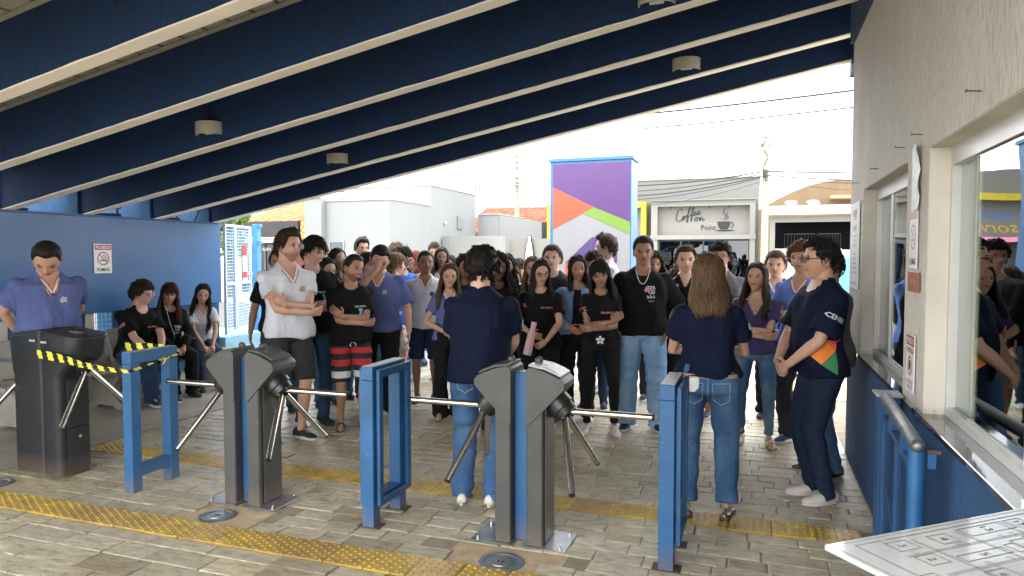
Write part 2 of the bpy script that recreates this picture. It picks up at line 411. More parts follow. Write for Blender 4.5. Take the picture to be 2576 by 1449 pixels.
for a, b in ((3.404, 4.366), (4.604, 8.74)):
    y = a
    while y < b - .01:
        h = min(random.choice([.122, .132, .14]), b - y); h = b - y if b - y - h < .07 else h
        course(y, y + h, .17, .37); y += h
def hitcover(s):
    for (cx, cy, r) in covers:
        if s[0] < cx + r + .06 and s[1] > cx - r - .06 and s[2] < cy + r + .05 and s[3] > cy - r - .05: return True
    return s[0] > -1.45 and s[1] < -1.0 and s[2] > 3.48 and s[3] < 3.80
stones = [s for s in stones if not hitcover(s)]
CAMF = Vector((-math.sin(R(19.35)), math.cos(R(19.35))))
def shows(s):
    p = Vector(((s[0] + s[1]) / 2, (s[2] + s[3]) / 2)); d = p.dot(CAMF); l = abs(p.x * CAMF.y - p.y * CAMF.x)
    if d < .5 or l / d > .80 or 1.65 / d > .50: return 0
    return (s[1] - s[0]) * (s[3] - s[2]) / d ** 3
stones.sort(key=shows, reverse=True)
for s in stones[:300]:
    mb = MB(); stone_mb(mb, *s, random.uniform(-.003, .002), (random.uniform(-.012, .012), random.uniform(-.02, .02))); obj('stone', mb, SLATE, floor)
mb = MB()
for s in stones[300:]: stone_mb(mb, *s, random.uniform(-.003, .002), (random.uniform(-.012, .012), random.uniform(-.02, .02)))
obj('stone_courses', mb, SLATE, floor, kind='stuff')
# sandy mortar filled round the covers
for (cx, cy, r) in covers:
    n = 22; pts = [(cx + (r + .075 + .03 * math.sin(3 * a + cx) + random.uniform(-.008, .008)) * math.cos(a) * 1.1, cy + (r + .055 + .02 * math.sin(2 * a)) * math.sin(a)) for a in [2 * math.pi * i / n for i in range(n)]]
    obj('mortar_patch', MB().box(cx - r - .2, cx + r + .2, cy - r - .13, cy + r + .12, -.02, -.0065), PATCH, floor)
    t_ = thing('floor_cover', (cx, cy, 0), {0: 'round metal floor cover by the dark turnstile, cut by the photo edge', 1: 'round steel floor cover left of the middle, before the grey turnstile pair', 2: 'largest round metal floor cover, touching the yellow strip at bottom centre'}[covers.index((cx, cy, r))], 'floor cover', 'round floor covers before the turnstiles')
    k = 40; rr = [(r, -.006), (r, .001), (r - .012, .004), (r - .03, .0035), (r - .034, -.001), (r * .45, -.001), (r * .44, .002), (.001, .003)]
    rings = [[(cx + q * math.cos(2 * math.pi * i / k), cy + q * math.sin(2 * math.pi * i / k), z) for i in range(k)] for q, z in rr]
    smooth_by_angle(obj('cover_plate', MB().loft(rings), GALV, t_), 20)
    for dx in (-.012, .012): obj('lifting_slot', MB().box(cx + dx - .004, cx + dx + .004, cy - .016, cy + .012, .003, .0042), INK, t_)
# tactile strips: real tiles with domes
def tile_mesh(wx, wy):
    mb = MB().bbox(-wx / 2, wx / 2, -wy / 2, wy / 2, -.015, .0045, .003)
    for i in range(6):
        for j in range(5):
            x = -wx / 2 + wx * (i + .5) / 6; yy = -wy / 2 + wy * (j + (.28 if i % 2 else .72)) / 5
            n = 8; R1, R2 = .0125, .007
            vs = [(x + R1 * math.cos(a), yy + R1 * math.sin(a), .004) for a in [2 * math.pi * q / n for q in range(n)]] + [(x + R2 * math.cos(a), yy + R2 * math.sin(a), .0095) for a in [2 * math.pi * q / n for q in range(n)]]
            mb.add(vs, [(q, (q + 1) % n, n + (q + 1) % n, n + q) for q in range(n)] + [tuple(range(n, 2 * n))])
    return mb.mesh('tactile_tile', [TACT])
TM = tile_mesh(.247, .228)
for (ys, y0, y1, x0) in ((3.285, 3.17, 3.40, -5.45), (4.485, 4.37, 4.60, -5.40)):
    st = obj('tactile_strip', MB().box(x0, .715, y0, y1, -.02, -.010), PATCH, floor)
    x = x0 + .125
    while x < .7:
        o = link('tactile_tile', TM, st); o.location = (x, ys + random.uniform(-.003, .003), random.uniform(-.001, .0015)); o.rotation_euler = (random.uniform(-.006, .006), random.uniform(-.006, .006), random.uniform(-.008, .008)); x += .25
# litter and marks
for i, (x, y, r, lb) in enumerate([(-4.34, 3.83, .012, 'small black seed lying left of the blue frame with the tape'), (-1.9, 3.02, .03, 'dark leaf scrap on the slate below the near yellow strip'), (-.08, 5.2, .014, 'tiny pale paper scrap on the slate near the sandals'), (.2, 5.0, .022, 'pale torn leaf on the slate left of the white sneakers')]):
    n = 7; vs = [(x + r * random.uniform(.6, 1.2) * math.cos(2 * math.pi * k / n), y + r * random.uniform(.5, 1) * math.sin(2 * math.pi * k / n), .004 + random.uniform(0, .004)) for k in range(n)]
    mb = MB().add(vs + [(x, y, .009)], [(k, (k + 1) % n, n) for k in range(n)] + [tuple(range(n - 1, -1, -1))])
    obj('litter', mb, INK if i < 2 else PAPER, label=lb, cat='litter')

# ---------------------------------------------------------------- canopy
COLB = m_plaster('side_lit_column_plaster', (.025, .10, .23), (.015, .06, .15), .8)  # beam blue made lighter: side light at the outer ends put into the colour
can = thing('canopy', (-3, 4, 3.4), 'sloping canopy with deep blue beams, cream undersides and white slatted ceiling', 'canopy')
K = .187; Z0 = 3.47; XL, XR = -7.25, .86; D = .44; TH = .105
BY = [8.0, 7.0, 6.0, 5.1, 4.1, 3.15, 2.2, 1.25, .35]
zz = lambda x: Z0 + K * x
for yb in BY:
    y0, y1 = yb - TH, yb
    n = 60; bl, tp = [], []
    xs = [XL + (XR - XL) * i / n for i in range(n + 1)]
    # hand-cut paint edge: the soffit strip follows the arris unevenly
    mb = MB(); vs = []
    for x in xs:
        for (yy, dz) in ((y0, .002), (y1, .002)): vs.append((x, yy, zz(x) + dz))
        for yy in (y0, y1): vs.append((x, yy, zz(x) + D))
    fs = []
    for i in range(n):
        a, b = i * 4, i * 4 + 4
        fs += [(a, a + 2, b + 2, b), (a + 1, b + 1, b + 3, a + 3), (a, b, b + 1, a + 1), (a + 2, a + 3, b + 3, b + 2)]
    fs += [(0, 1, 3, 2), (n * 4, n * 4 + 2, n * 4 + 3, n * 4 + 1)]
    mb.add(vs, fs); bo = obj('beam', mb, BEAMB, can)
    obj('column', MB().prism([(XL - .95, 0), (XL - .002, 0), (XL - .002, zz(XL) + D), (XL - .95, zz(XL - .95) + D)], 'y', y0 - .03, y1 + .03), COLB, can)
    mb = MB(); vs = []
    for x in xs:
        e = random.uniform(0, .006)
        vs += [(x, y0 - .0025, zz(x) + .006 + e), (x, y0 - .003, zz(x) - .003), (x, y1 + .003, zz(x) - .003), (x, y1 + .0025, zz(x) + .004 + random.uniform(0, .004))]
    fs = [(i * 4 + k, i * 4 + 4 + k, i * 4 + 5 + k, i * 4 + 1 + k) for i in range(n) for k in range(3)]
    mb.add(vs, fs); obj('soffit_paint', mb, SOFF, bo)
    mb = MB(); zt = D - .0
    mb.prism([(XL, zz(XL) + D - .03), (XR, zz(XR) + D - .03), (XR, zz(XR) + D - .004), (XL, zz(XL) + D - .004)], 'y', y0 - .02, y0 - .004); obj('cornice', mb, SLATM, bo)
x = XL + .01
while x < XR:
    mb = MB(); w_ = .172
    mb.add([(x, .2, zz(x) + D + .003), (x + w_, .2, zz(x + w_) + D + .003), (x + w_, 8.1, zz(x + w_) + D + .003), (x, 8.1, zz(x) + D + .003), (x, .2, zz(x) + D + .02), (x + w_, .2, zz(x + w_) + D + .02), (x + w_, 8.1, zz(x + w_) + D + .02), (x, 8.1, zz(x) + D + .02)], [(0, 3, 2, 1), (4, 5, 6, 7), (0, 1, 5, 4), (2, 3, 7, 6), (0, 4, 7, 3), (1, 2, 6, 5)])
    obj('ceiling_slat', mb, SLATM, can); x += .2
mb = MB().prism([(XL - .25, zz(XL - .25) + D + .03), (XR + .4, zz(XR + .4) + D + .03), (XR + .4, zz(XR + .4) + D + .12), (XL - .25, zz(XL - .25) + D + .12)], 'y', .18, 8.15)
obj('roof_deck', mb, M('dark_roof_deck', (.05, .05, .055), .8), can)
mb = MB().box(.865, 1.15, 6.60, 8.1, 3.5, 4.05).box(.69, 1.15, .18, 6.47, 3.40, 4.05); obj('edge_beam', mb, BEAMB, can)
# wall lamps on the beams
LAMPM = M('cream_lamp_shell', (.50, .46, .36), .5, var=.1, vs=14)
for i, (x, z, yb, lb) in enumerate([(-4.57, 2.77, 5.1, 'cream half-drum wall lamp on a beam, left one and largest in full view'), (-4.51, 2.75, 7.0, 'cream half-drum wall lamp on a beam, smaller one left of centre'), (-.67, 3.46, 7.0, 'cream half-drum wall lamp on a beam above the coffee shop sign'), (-.69, 3.44, 5.1, 'cream half-drum wall lamp on a beam cut off by the top of the photo')]):
    y = yb - TH - .002; t_ = thing('wall_lamp', (x, y, z), lb, 'lamp', 'half-drum lamps on the canopy beams')
    n = 14; h = .055; rx, ry = .13, .11; sl = K * .35
    P = [(x + rx * math.cos(math.pi * k / n), y - ry * math.sin(math.pi * k / n)) for k in range(n + 1)]
    Q = [(x + (rx - .012) * math.cos(math.pi * k / n), y - (ry - .012) * math.sin(math.pi * k / n)) for k in range(n + 1)]
    vs = [(p[0], p[1], z - h) for p in P] + [(p[0], p[1], z + h) for p in P] + [(p[0], p[1], z - h) for p in Q] + [(p[0], p[1], z + h) for p in Q]
    m_ = n + 1; fs = []
    for k in range(n):
        fs += [(k, m_ + k, m_ + k + 1, k + 1), (2 * m_ + k, 2 * m_ + k + 1, 3 * m_ + k + 1, 3 * m_ + k), (k, k + 1, 2 * m_ + k + 1, 2 * m_ + k), (m_ + k, 3 * m_ + k, 3 * m_ + k + 1, m_ + k + 1)]
    o = obj('lamp_shade', MB().add(vs, fs), LAMPM, t_, smooth=False); smooth_by_angle(o, 40)
    obj('bulb', MB().ell((x, y - .05, z), (.02, .02, .015)), WHITE, t_, smooth=True)
    obj('back_plate', MB().box(x - .05, x + .05, y - .008, y - .0005, z - .045, z + .045), WHITE, t_)
    if i == 0: obj('conduit', MB().box(x - .005, x + .005, y - .012, y - .001, z + .056, zz(x) + D - .035), BEAMB, t_)

# ---------------------------------------------------------------- guard building (right)
XW = .72
gb = thing('guard_building', (1.5, 3, 0), 'gatehouse wall in raked plaster, cream above and blue below, with two windows', 'building')
def wallbox(name, y0, y1, z0, z1, mat, x0=XW, x1=XW + .17): obj(name, MB().box(x0, x1, y0, y1, z0, z1), mat, gb)
YC = 6.46; ZS, ZH = .935, 2.14; W1 = (4.10, 5.72); W2 = (1.2, 3.62); ZB = .905
wallbox('lower_wall', -1, YC, 0, ZB, WALLB, XW - .004)
wallbox('upper_wall', -1, YC, ZH, 3.9, WALLC)
wallbox('pier', W1[1], YC, ZB, ZH, WALLC); wallbox('pier', W2[1], W1[0], ZB, ZH, WALLC); wallbox('pier', -1, W2[0], ZB, ZH, WALLC)
obj('end_wall', MB().box(XW + .17, 4, YC - .17, YC, ZB, 3.9), WALLC, gb); obj('end_wall', MB().box(XW + .17, 4, YC - .17, YC + .004, 0, ZB), WALLB, gb)
for (a, b) in (W1, W2):   # smooth reveals 3 mm proud of the raked plaster inside the openings
    obj('reveal', MB().box(XW + .003, XW + .165, b - .004, b - .001, ZS + .02, ZH - .002).box(XW + .003, XW + .165, a + .001, a + .004, ZS + .02, ZH - .002).box(XW + .003, XW + .165, a + .004, b - .004, ZH - .004, ZH - .001), REVEAL, gb)
    sl_ = MB().bbox(XW - .022, XW + .17, a + .002, b + (.16 if b > 5 else .13), ZB + .003, ZB + .028, .003)
    obj('sill', sl_, GRAN, gb)
    x0 = XW + .085
    fr = MB().box(x0, x0 + .06, a + .004, b - .004, ZB + .029, ZB + .065).box(x0, x0 + .06, a + .004, b - .004, ZH - .085, ZH - .004).box(x0, x0 + .05, b - .03, b - .005, ZB + .065, ZH - .085).box(x0, x0 + .05, a + .005, a + .03, ZB + .065, ZH - .085)
    for q in (.012, .03, .048): fr.box(x0 - .001 + q - .003, x0 + q, a + .03, b - .03, ZB + .065, ZB + .072)
    wf = obj('window_frame', fr, ALU, gb)
    mid = b - .36 if b < 5 else b - .62
    obj('pane', MB().box(x0 + .036, x0 + .042, mid + .0, b - .03, ZB + .066, ZH - .086), FILM, wf, label='pale green frosted pane at the far side of the window')
    obj('pane', MB().box(x0 + .014, x0 + .020, a + .03, mid + .04, ZB + .085, ZH - .086), GLASS, wf, label='clear sliding pane reflecting the street')
    obj('pane_rail', MB().box(x0 + .008, x0 + .026, a + .03, mid + .04, ZB + .073, ZB + .0849), ALU, wf)
    if b < 5:
        for yy in (2.52, 2.66, 2.46): pass
        for yy in (2.44, 2.56): obj('lock_plate', MB().bbox(x0 - .004, x0 + .012, yy, yy + .05, ZB + .075, ZB + .19, .003), STEEL, wf)
    else:
        obj('pane_stile', MB().box(x0 + .006, x0 + .012, mid - .02, mid + .04, ZB + .086, ZH - .087), ALU, wf)
obj('inner_room', MB().box(1.6, 1.65, -.9, 6.2, 0, 3.2).box(.95, 1.64, 6.2, 6.25, 0, 3.2).box(.90, 1.6, -.9, 6.2, 3.2, 3.25), M('pale_room_paint', (.50, .54, .50), .8), gb)
obj('desk', MB().bbox(1.05, 1.58, 1.6, 5.0, .70, .74, .004), M('desk_laminate', (.3, .3, .28), .5), gb)
# nails
for i, (y, z) in enumerate([(5.98, 2.21), (5.05, 2.21), (4.19, 2.22), (3.77, 2.22), (2.85, 2.22)]):
    mb = MB().tube([(XW + .01, y, z), (XW - .045, y + .004, z + .006)], .0028, 6).tube([(XW - .045, y + .004, z + .006), (XW - .048, y + .004, z + .0065)], .007, 8)
    obj('nail', mb, M('rusty_nail', (.12, .08, .06), .6, .5), label=['nail in the raked plaster nearest the street corner', 'nail above the smaller window', 'nail above and left of the curled paper', 'nail above and right of the curled paper', 'nail high over the larger window'][i], cat='nail', group='nails in the gatehouse wall')
# door-height drip line is left as plain plaster
# ---------------------------------------------------------------- lettering
_tc = {}
def text_verts(s, res=2, shear=0, bold=0):
    key = (s, shear, bold)
    if key in _tc: return _tc[key]
    c = bpy.data.curves.new('t', 'FONT'); c.body = s; c.size = 1; c.resolution_u = res; c.shear = shear; c.offset = bold; c.align_x = 'CENTER'
    o = bpy.data.objects.new('t', c); COL.objects.link(o); me = bpy.data.meshes.new_from_object(o.evaluated_get(bpy.context.evaluated_depsgraph_get()))
    v = [tuple(q.co[:2]) for q in me.vertices]; f = [tuple(p.vertices) for p in me.polygons]
    bpy.data.objects.remove(o); bpy.data.curves.remove(c); bpy.data.meshes.remove(me)
    if v:
        xs = [p[0] for p in v]; ys = [p[1] for p in v]; cx = (min(xs) + max(xs)) / 2; cy = (min(ys) + max(ys)) / 2; hh = max(ys) - min(ys) or 1
        v = [((p[0] - cx) / hh, (p[1] - cy) / hh) for p in v]
    _tc[key] = (v, f); return v, f
def put_text(mb, s, org, u, v, h, wmax=None, shear=0, bold=0):
    """flat lettering of height h centred at org, running along u, up along v"""
    vs, fs = text_verts(s, 2, shear, bold); org, u, v = Vector(org), Vector(u).normalized(), Vector(v).normalized()
    W = max(p[0] for p in vs) * 2 * h; kx = 1 if not wmax or W <= wmax else wmax / W
    mb.add([org + u * p[0] * h * kx + v * p[1] * h for p in vs], fs); return mb
def quad(mb, org, u, v, w_, h):
    org, u, v = Vector(org), Vector(u).normalized(), Vector(v).normalized()
    return mb.add([org - u * w_ / 2 - v * h / 2, org + u * w_ / 2 - v * h / 2, org + u * w_ / 2 + v * h / 2, org - u * w_ / 2 + v * h / 2], [(0, 1, 2, 3)])
def ring(mb, org, u, v, r0, r1, n=28, a0=0, a1=2 * math.pi):
    org, u, v = Vector(org), Vector(u).normalized(), Vector(v).normalized(); vs = []
    for i in range(n + 1):
        a = a0 + (a1 - a0) * i / n
        for r in (r0, r1): vs.append(org + u * math.cos(a) * r + v * math.sin(a) * r)
    return mb.add(vs, [(2 * i, 2 * i + 1, 2 * i + 3, 2 * i + 2) for i in range(n)])
def stroke(mb, pts, org, u, v, w_, k=1.0):
    """flat ribbon along 2d points"""
    org, u, v = Vector(org), Vector(u).normalized(), Vector(v).normalized(); vs = []
    P = [Vector((p[0] * k, p[1] * k)) for p in pts]
    for i, p in enumerate(P):
        d = (P[min(i + 1, len(P) - 1)] - P[max(i - 1, 0)]); d = d.normalized() if d.length else Vector((1, 0)); nn = Vector((-d.y, d.x)) * w_ / 2
        for q in (p - nn, p + nn): vs.append(org + u * q.x + v * q.y)
    return mb.add(vs, [(2 * i, 2 * i + 2, 2 * i + 3, 2 * i + 1) for i in range(len(P) - 1)])
def cat_curve(pts, n=6):
    out = []; P = [pts[0]] + list(pts) + [pts[-1]]
    for i in range(1, len(P) - 2):
        for k in range(n):
            t = k / n; a, b, c, d = P[i - 1], P[i], P[i + 1], P[i + 2]
            out.append(tuple(.5 * ((2 * b[j]) + (-a[j] + c[j]) * t + (2 * a[j] - 5 * b[j] + 4 * c[j] - d[j]) * t * t + (-a[j] + 3 * b[j] - 3 * c[j] + d[j]) * t ** 3) for j in (0, 1)))
    out.append(tuple(pts[-1])); return out
def plate_x(y0, y1, z0, z1, th=.004): return MB().bbox(XW - .006 - th, XW - .006, y0, y1, z0, z1, .001)
UW, VW = (0, -1, 0), (0, 0, 1); XF = XW - .0106
# notice board near the corner
t_ = thing('notice_board', (XW, 6.08, 1.7), 'long pale notice board with opening hours nearest the street corner', 'sign')
obj('board', plate_x(5.83, 6.33, 1.40, 2.07), PAPER, t_)
mb = MB(); put_text(mb, 'FUNEPE', (XF, 6.08, 1.985), UW, VW, .06, .24, bold=.02); quad(mb, (XF, 6.08, 1.945), UW, VW, .22, .006)
put_text(mb, 'INFORME', (XF, 6.08, 1.87), UW, VW, .04, .24); quad(mb, (XF, 6.08, 1.81), UW, VW, .34, .004)
for k, s in enumerate(['Segunda a Sexta-Feira', 'das 13h00 às 22h00']): put_text(mb, s, (XF, 6.08, 1.775 - k * .035), UW, VW, .022, .34)
for k, s in enumerate(['Telefones:', 'Central: 3654-7990', 'Secretaria: 3654-7991', 'Financeiro: 3654-7992', 'CEPAC Clínicas: 3654-7999']): put_text(mb, s, (XF, 6.08, 1.67 - k * .036), UW, VW, .02, .40)
put_text(mb, 'WWW.FUNEPE.EDU.BR', (XF, 6.08, 1.44), UW, VW, .022, .34); obj('lettering', mb, GREYINK, t_)
mb = MB()
for y, z in ((5.85, 2.05), (6.31, 2.05), (5.85, 1.42), (6.31, 1.42)): mb.ell((XF, y, z), (.003, .006, .006))
obj('screw', mb, STEEL, t_)
# curled paper
t_ = thing('paper_sheet', (XW, 3.86, 2.03), 'curled white paper sheet with faint print taped at the top of the pier', 'paper')
mb = MB(); n = 10; vs = []
for i in range(n + 1):
    for j in range(5):
        a = i / n; b = j / 4; vs.append((XW - .007 - .012 * abs(math.sin(a * 7 + b * 2)) * (b ** 2) - .02 * b * (a > .8) * (a - .8) * 5, 3.955 - .2 * b, 1.872 + .31 * a))
obj('sheet', mb.add(vs, [(i * 5 + j, i * 5 + j + 1, i * 5 + 6 + j, i * 5 + 5 + j) for i in range(n) for j in range(4)]), M('faint_print_paper', (.66, .67, .64), .5, var=.2, vs=25), t_, smooth=True)
# no smoking sign on the pier
def no_smoke(mb_r, mb_k, org, u, v, r):
    ring(mb_r, org, u, v, r * .84, r); o = Vector(org) - Vector(u).cross(Vector(v)) * 0
    stroke(mb_r, [(-.62 * r, .62 * r), (.62 * r, -.62 * r)], Vector(org) + Vector(u).cross(Vector(v)).normalized() * .0006, u, v, r * .13)
    quad(mb_k, Vector(org) - Vector(v) * r * .25 - Vector(u) * r * .05, u, v, r * 1.0, r * .17)
    for dx in (.52, .62): quad(mb_k, Vector(org) - Vector(v) * r * .25 + Vector(u) * r * dx, u, v, r * .06, r * .17)
    for q in (0, .16): stroke(mb_k, cat_curve([(.35 * r + q * r, -.1 * r), (.5 * r + q * r * .5, .08 * r), (.28 * r + q * r, .2 * r), (.05 * r + q * r, .3 * r), (.12 * r + q * r, .48 * r), (-.1 * r + q * r, .55 * r)]), org, u, v, r * .05)
t_ = thing('no_smoking_sign', (XW, 3.87, 1.73), 'sun-faded FUMAR no-smoking sign on the pier under the curled paper', 'sign')
obj('plate', plate_x(3.785, 3.965, 1.59, 1.868), PAPER, t_)
mr, mk = MB(), MB(); quad(mr, (XF - .0003, 3.875, 1.848), UW, VW, .17, .035); no_smoke(mr, mk, (XF, 3.875, 1.745), UW, VW, .062); obj('faded_print', mr, M('faded_red', (.52, .33, .30), .5, var=.05), t_)
mk2 = MB(); put_text(mk2, 'FUMAR', (XF, 3.875, 1.625), UW, VW, .034, .14, bold=.015); obj('lettering', mk2, INK, t_); obj('cigarette_print', mk, M('faded_grey', (.45, .40, .38), .5), t_)
t_ = thing('door_sign', (XW, 3.86, 1.52), 'small brown sign reading PORTARIA on the pier', 'sign')
obj('plate', plate_x(3.725, 3.985, 1.478, 1.575), M('brown_sign_paint', (.33, .12, .045), .4, var=.1), t_); obj('lettering', put_text(MB(), 'PORTARIA', (XF, 3.855, 1.527), UW, VW, .022, .2), M('pale_brown_print', (.62, .45, .35), .5), t_)
t_ = thing('helmet_sign', (XW, 3.87, 1.12), 'PROIBIDO ENTRADA COM USO DE CAPACETE sign low on the pier', 'sign')
obj('plate', plate_x(3.78, 3.97, .985, 1.268), PAPER, t_)
mr = MB(); quad(mr, (XF, 3.875, 1.238), UW, VW, .18, .05); ring(mr, (XF, 3.875, 1.115), UW, VW, .040, .050); stroke(mr, [(-.03, .03), (.03, -.03)], (XF - .0007, 3.875, 1.115), UW, VW, .007); obj('red_print', mr, REDINK, t_)
mb = MB(); put_text(mb, 'ENTRADA', (XF, 3.875, 1.19), UW, VW, .026, .16, bold=.02); put_text(mb, 'COM USO DE', (XF, 3.875, 1.035), UW, VW, .018, .14); put_text(mb, 'CAPACETE', (XF, 3.875, 1.008), UW, VW, .018, .14)
hp = [(-.024, -.02), (-.027, .006), (-.014, .025), (.008, .026), (.024, .012), (.026, -.004), (.004, -.006), (.002, -.022)]
mb.add([Vector((XF - .0002, 3.875, 1.115)) + Vector(UW) * p[0] + Vector(VW) * p[1] for p in hp], [tuple(range(8))]); obj('lettering', mb, INK, t_)
mb = MB(); put_text(mb, 'PROIBIDO', (XF - .0006, 3.875, 1.238), UW, VW, .03, .16, bold=.015); obj('white_lettering', mb, PAPER, t_)

# ---------------------------------------------------------------- side gate of the gatehouse (tube and expanded mesh)
t_ = thing('side_gate', (.6, 3.2, 0), 'blue side gate with steel handrail tube and expanded mesh beside the gatehouse', 'gate')
obj('post', MB().bbox(.60, .70, 4.02, 4.14, 0, .925, .004), BLUED, t_)
obj('post_cap', MB().bbox(.585, .71, 4.00, 4.155, .927, .94, .003), WORN, t_)
A = Vector((.625, 3.98, .93)); B = Vector((.583, 3.02, .93)); d = (B - A).normalized(); nrm = Vector((d.y, -d.x, 0))
smooth_by_angle(obj('handrail', MB().tube([A, B + d * .02], .028, 14, round_=True), M('worn_steel_tube', (.20, .21, .21), .42, .75, var=.35, vs=9), t_), 50)
def bar(p, q, w_, h_, mb=None):
    mb = mb or MB(); p, q = Vector(p), Vector(q); dd = (q - p).normalized(); up = Vector((0, 0, 1)) if abs(dd.z) < .9 else nrm; s_ = dd.cross(up).normalized(); u_ = s_.cross(dd)
    rr = [[e + s_ * a * w_ / 2 + u_ * b * h_ / 2 for a, b in ((-1, -1), (1, -1), (1, 1), (-1, 1))] for e in (p, q)]; return mb.loft(rr)
smooth_by_angle(obj('end_post', MB().tube([B + Vector((0, 0, .0)), Vector((B.x, B.y, .03))], .031, 16), BLUEP, t_), 50)
obj('rail', bar(A - Vector((0, 0, .1)), B - Vector((0, 0, .1)), .03, .03), BLUED, t_); obj('rail', bar(A - Vector((0, 0, .84)), B - Vector((0, 0, .84)), .03, .03), BLUED, t_)
obj('gate_stile', bar(A - Vector((0, 0, .03)), A - Vector((0, 0, .88)), .035, .035), BLUED, t_)
m_ = (A + B) / 2; obj('gate_stile', bar(m_ - Vector((0, 0, .1)), m_ - Vector((0, 0, .84)), .02, .03), BLUED, t_)
obj('brace', bar(m_ * .25 + A * .75 - Vector((0, 0, .42)), B * .9 + A * .1 - Vector((0, 0, .82)), .012, .03), BLUED, t_)
q1 = A + d * .35; obj('spacer', bar(q1, q1 - Vector((0, 0, .1)), .012, .05), BLUED, t_); q1 = A + d * .72; obj('spacer', bar(q1, q1 - Vector((0, 0, .1)), .012, .05), BLUED, t_)
mb = MB(); L = (B - A).length; nx, nz = 26, 30
for i in range(nz):
    for s_ in (0, 1):
        P = []
        for k in range(nx * 2 + 1):
            x = L * k / (nx * 2); z = .83 - i * .74 / nz - (((k + s_) % 2) * .74 / nz)
            P.append(A + d * x + Vector((0, 0, z - .93)) + nrm * (.003 if s_ else -.003))
        for a, b in zip(P[:-1], P[1:]): mb.add([a, b, b + Vector((0, 0, .006)), a + Vector((0, 0, .006))], [(0, 1, 2, 3)])
obj('expanded_mesh', mb, BLUED, t_, kind='stuff')
obj('latch', MB().bbox(B.x + .037, B.x + .068, B.y - .005, B.y + .004, .84, .90, .002), BLUEP, t_); obj('latch_bolt', MB().bbox(B.x + .037, B.x + .085, B.y + .006, B.y + .018, .895, .908, .002), M('rust', (.16, .06, .03), .8), t_)

# ---------------------------------------------------------------- map board at the right front
P0 = Vector((.150, 1.70, 1.0)); P1 = Vector((.152, 1.53, 1.0)); P2 = Vector((.66, 2.13, 1.0))
t_ = thing('map_board', (.45, 1.8, 0), 'white tilted site map board with numbered buildings in the bottom right corner', 'sign')
u = (P2 - P0).normalized(); v = Vector((u.y, -u.x, 0)).normalized()     # v runs back towards the viewer
u = Vector((.765, .644, 0)).normalized(); v = Vector((.644, -.765, 0)); nz_ = Vector((0, 0, 1))
O = Vector((.150, 1.70, 1.0)); W_, Hh = .95, .62
BM = Matrix(((u.x, v.x, 0, O.x), (u.y, v.y, 0, O.y), (0, 0, 1, O.z), (0, 0, 0, 1)))
obj('panel', MB().bbox(0, W_, 0, Hh, -.012, 0, .0015, BM), M('glossy_map_print', (.42, .43, .44), .12, var=.02, coat=.4), t_)
obj('stand', MB().bbox(W_ * .45, W_ * .55, Hh * .4, Hh * .6, -1.0, -.013, .003, BM), BLUED, t_)
mb = MB()
def ml(pts, w_=.0022, close=False):
    if close: pts = list(pts) + [pts[0]]
    for a, b in zip(pts[:-1], pts[1:]):
        a = Vector((a[0], a[1], .0006)); b = Vector((b[0], b[1], .0006)); dd = (b - a).normalized() * w_ / 2; s_ = Vector((-dd.y, dd.x, 0))
        mb.add([BM @ (a - dd - s_), BM @ (b + dd - s_), BM @ (b + dd + s_), BM @ (a - dd + s_)], [(0, 1, 2, 3)])
def rc(x, y, w_, h): ml([(x, y), (x + w_, y), (x + w_, y + h), (x, y + h)], close=True)
ml([(.012, .012), (W_ - .01, .012)], .0014); ml([(.012, .012), (.012, Hh - .02)], .0014); ml([(.06, .03), (W_ - .05, .03)]); ml([(.06, .03), (.06, Hh)])
blds = [(.13, .045, .06, .045, '3'), (.13, .12, .055, .045, '2'), (.255, .05, .055, .045, '4'), (.36, .045, .15, .04, '13'), (.22, .15, .14, .028, '5'), (.41, .135, .05, .05, '8'), (.375, .145, .028, .04, ''), (.466, .125, .025, .045, ''), (.20, .225, .06, .045, '6'), (.39, .225, .06, .05, '7'), (.52, .045, .05, .05, '15'), (.50, .125, .035, .025, '12'), (.545, .13, .05, .045, '11'), (.53, .23, .055, .05, '9'), (.06, .19, .04, .03, '1'), (.145, .26, .04, .03, ''), (.64, .06, .07, .05, '14'), (.64, .15, .05, .06, '10'), (.45, .33, .07, .05, ''), (.58, .33, .07, .05, '')]
for (x, y, w_, h, s) in blds:
    rc(x, y, w_, h)
    if s: put_text(mb, s, BM @ Vector((x + w_ / 2, y + h / 2, .0008)), v, u, .022)
for y in (.112, .118, .205, .211, .30): ml([(.12, y), (W_ - .1, y)], .0014)
for x in (.205, .211, .345, .351, .49, .496, .61): ml([(x, .05), (x, .42)], .0014)
for x, y in ((.15, .095), (.28, .1), (.30, .1), (.42, .1), (.46, .1), (.25, .19), (.32, .19), (.42, .19), (.44, .19), (.22, .21), (.25, .21)):
    ml([(x, y), (x, y + .016)], .0014); ml([(x + .008, y), (x + .008, y + .016)], .0014)
obj('map_print', mb, M('map_line_print', (.10, .08, .06), .5, var=0), t_)

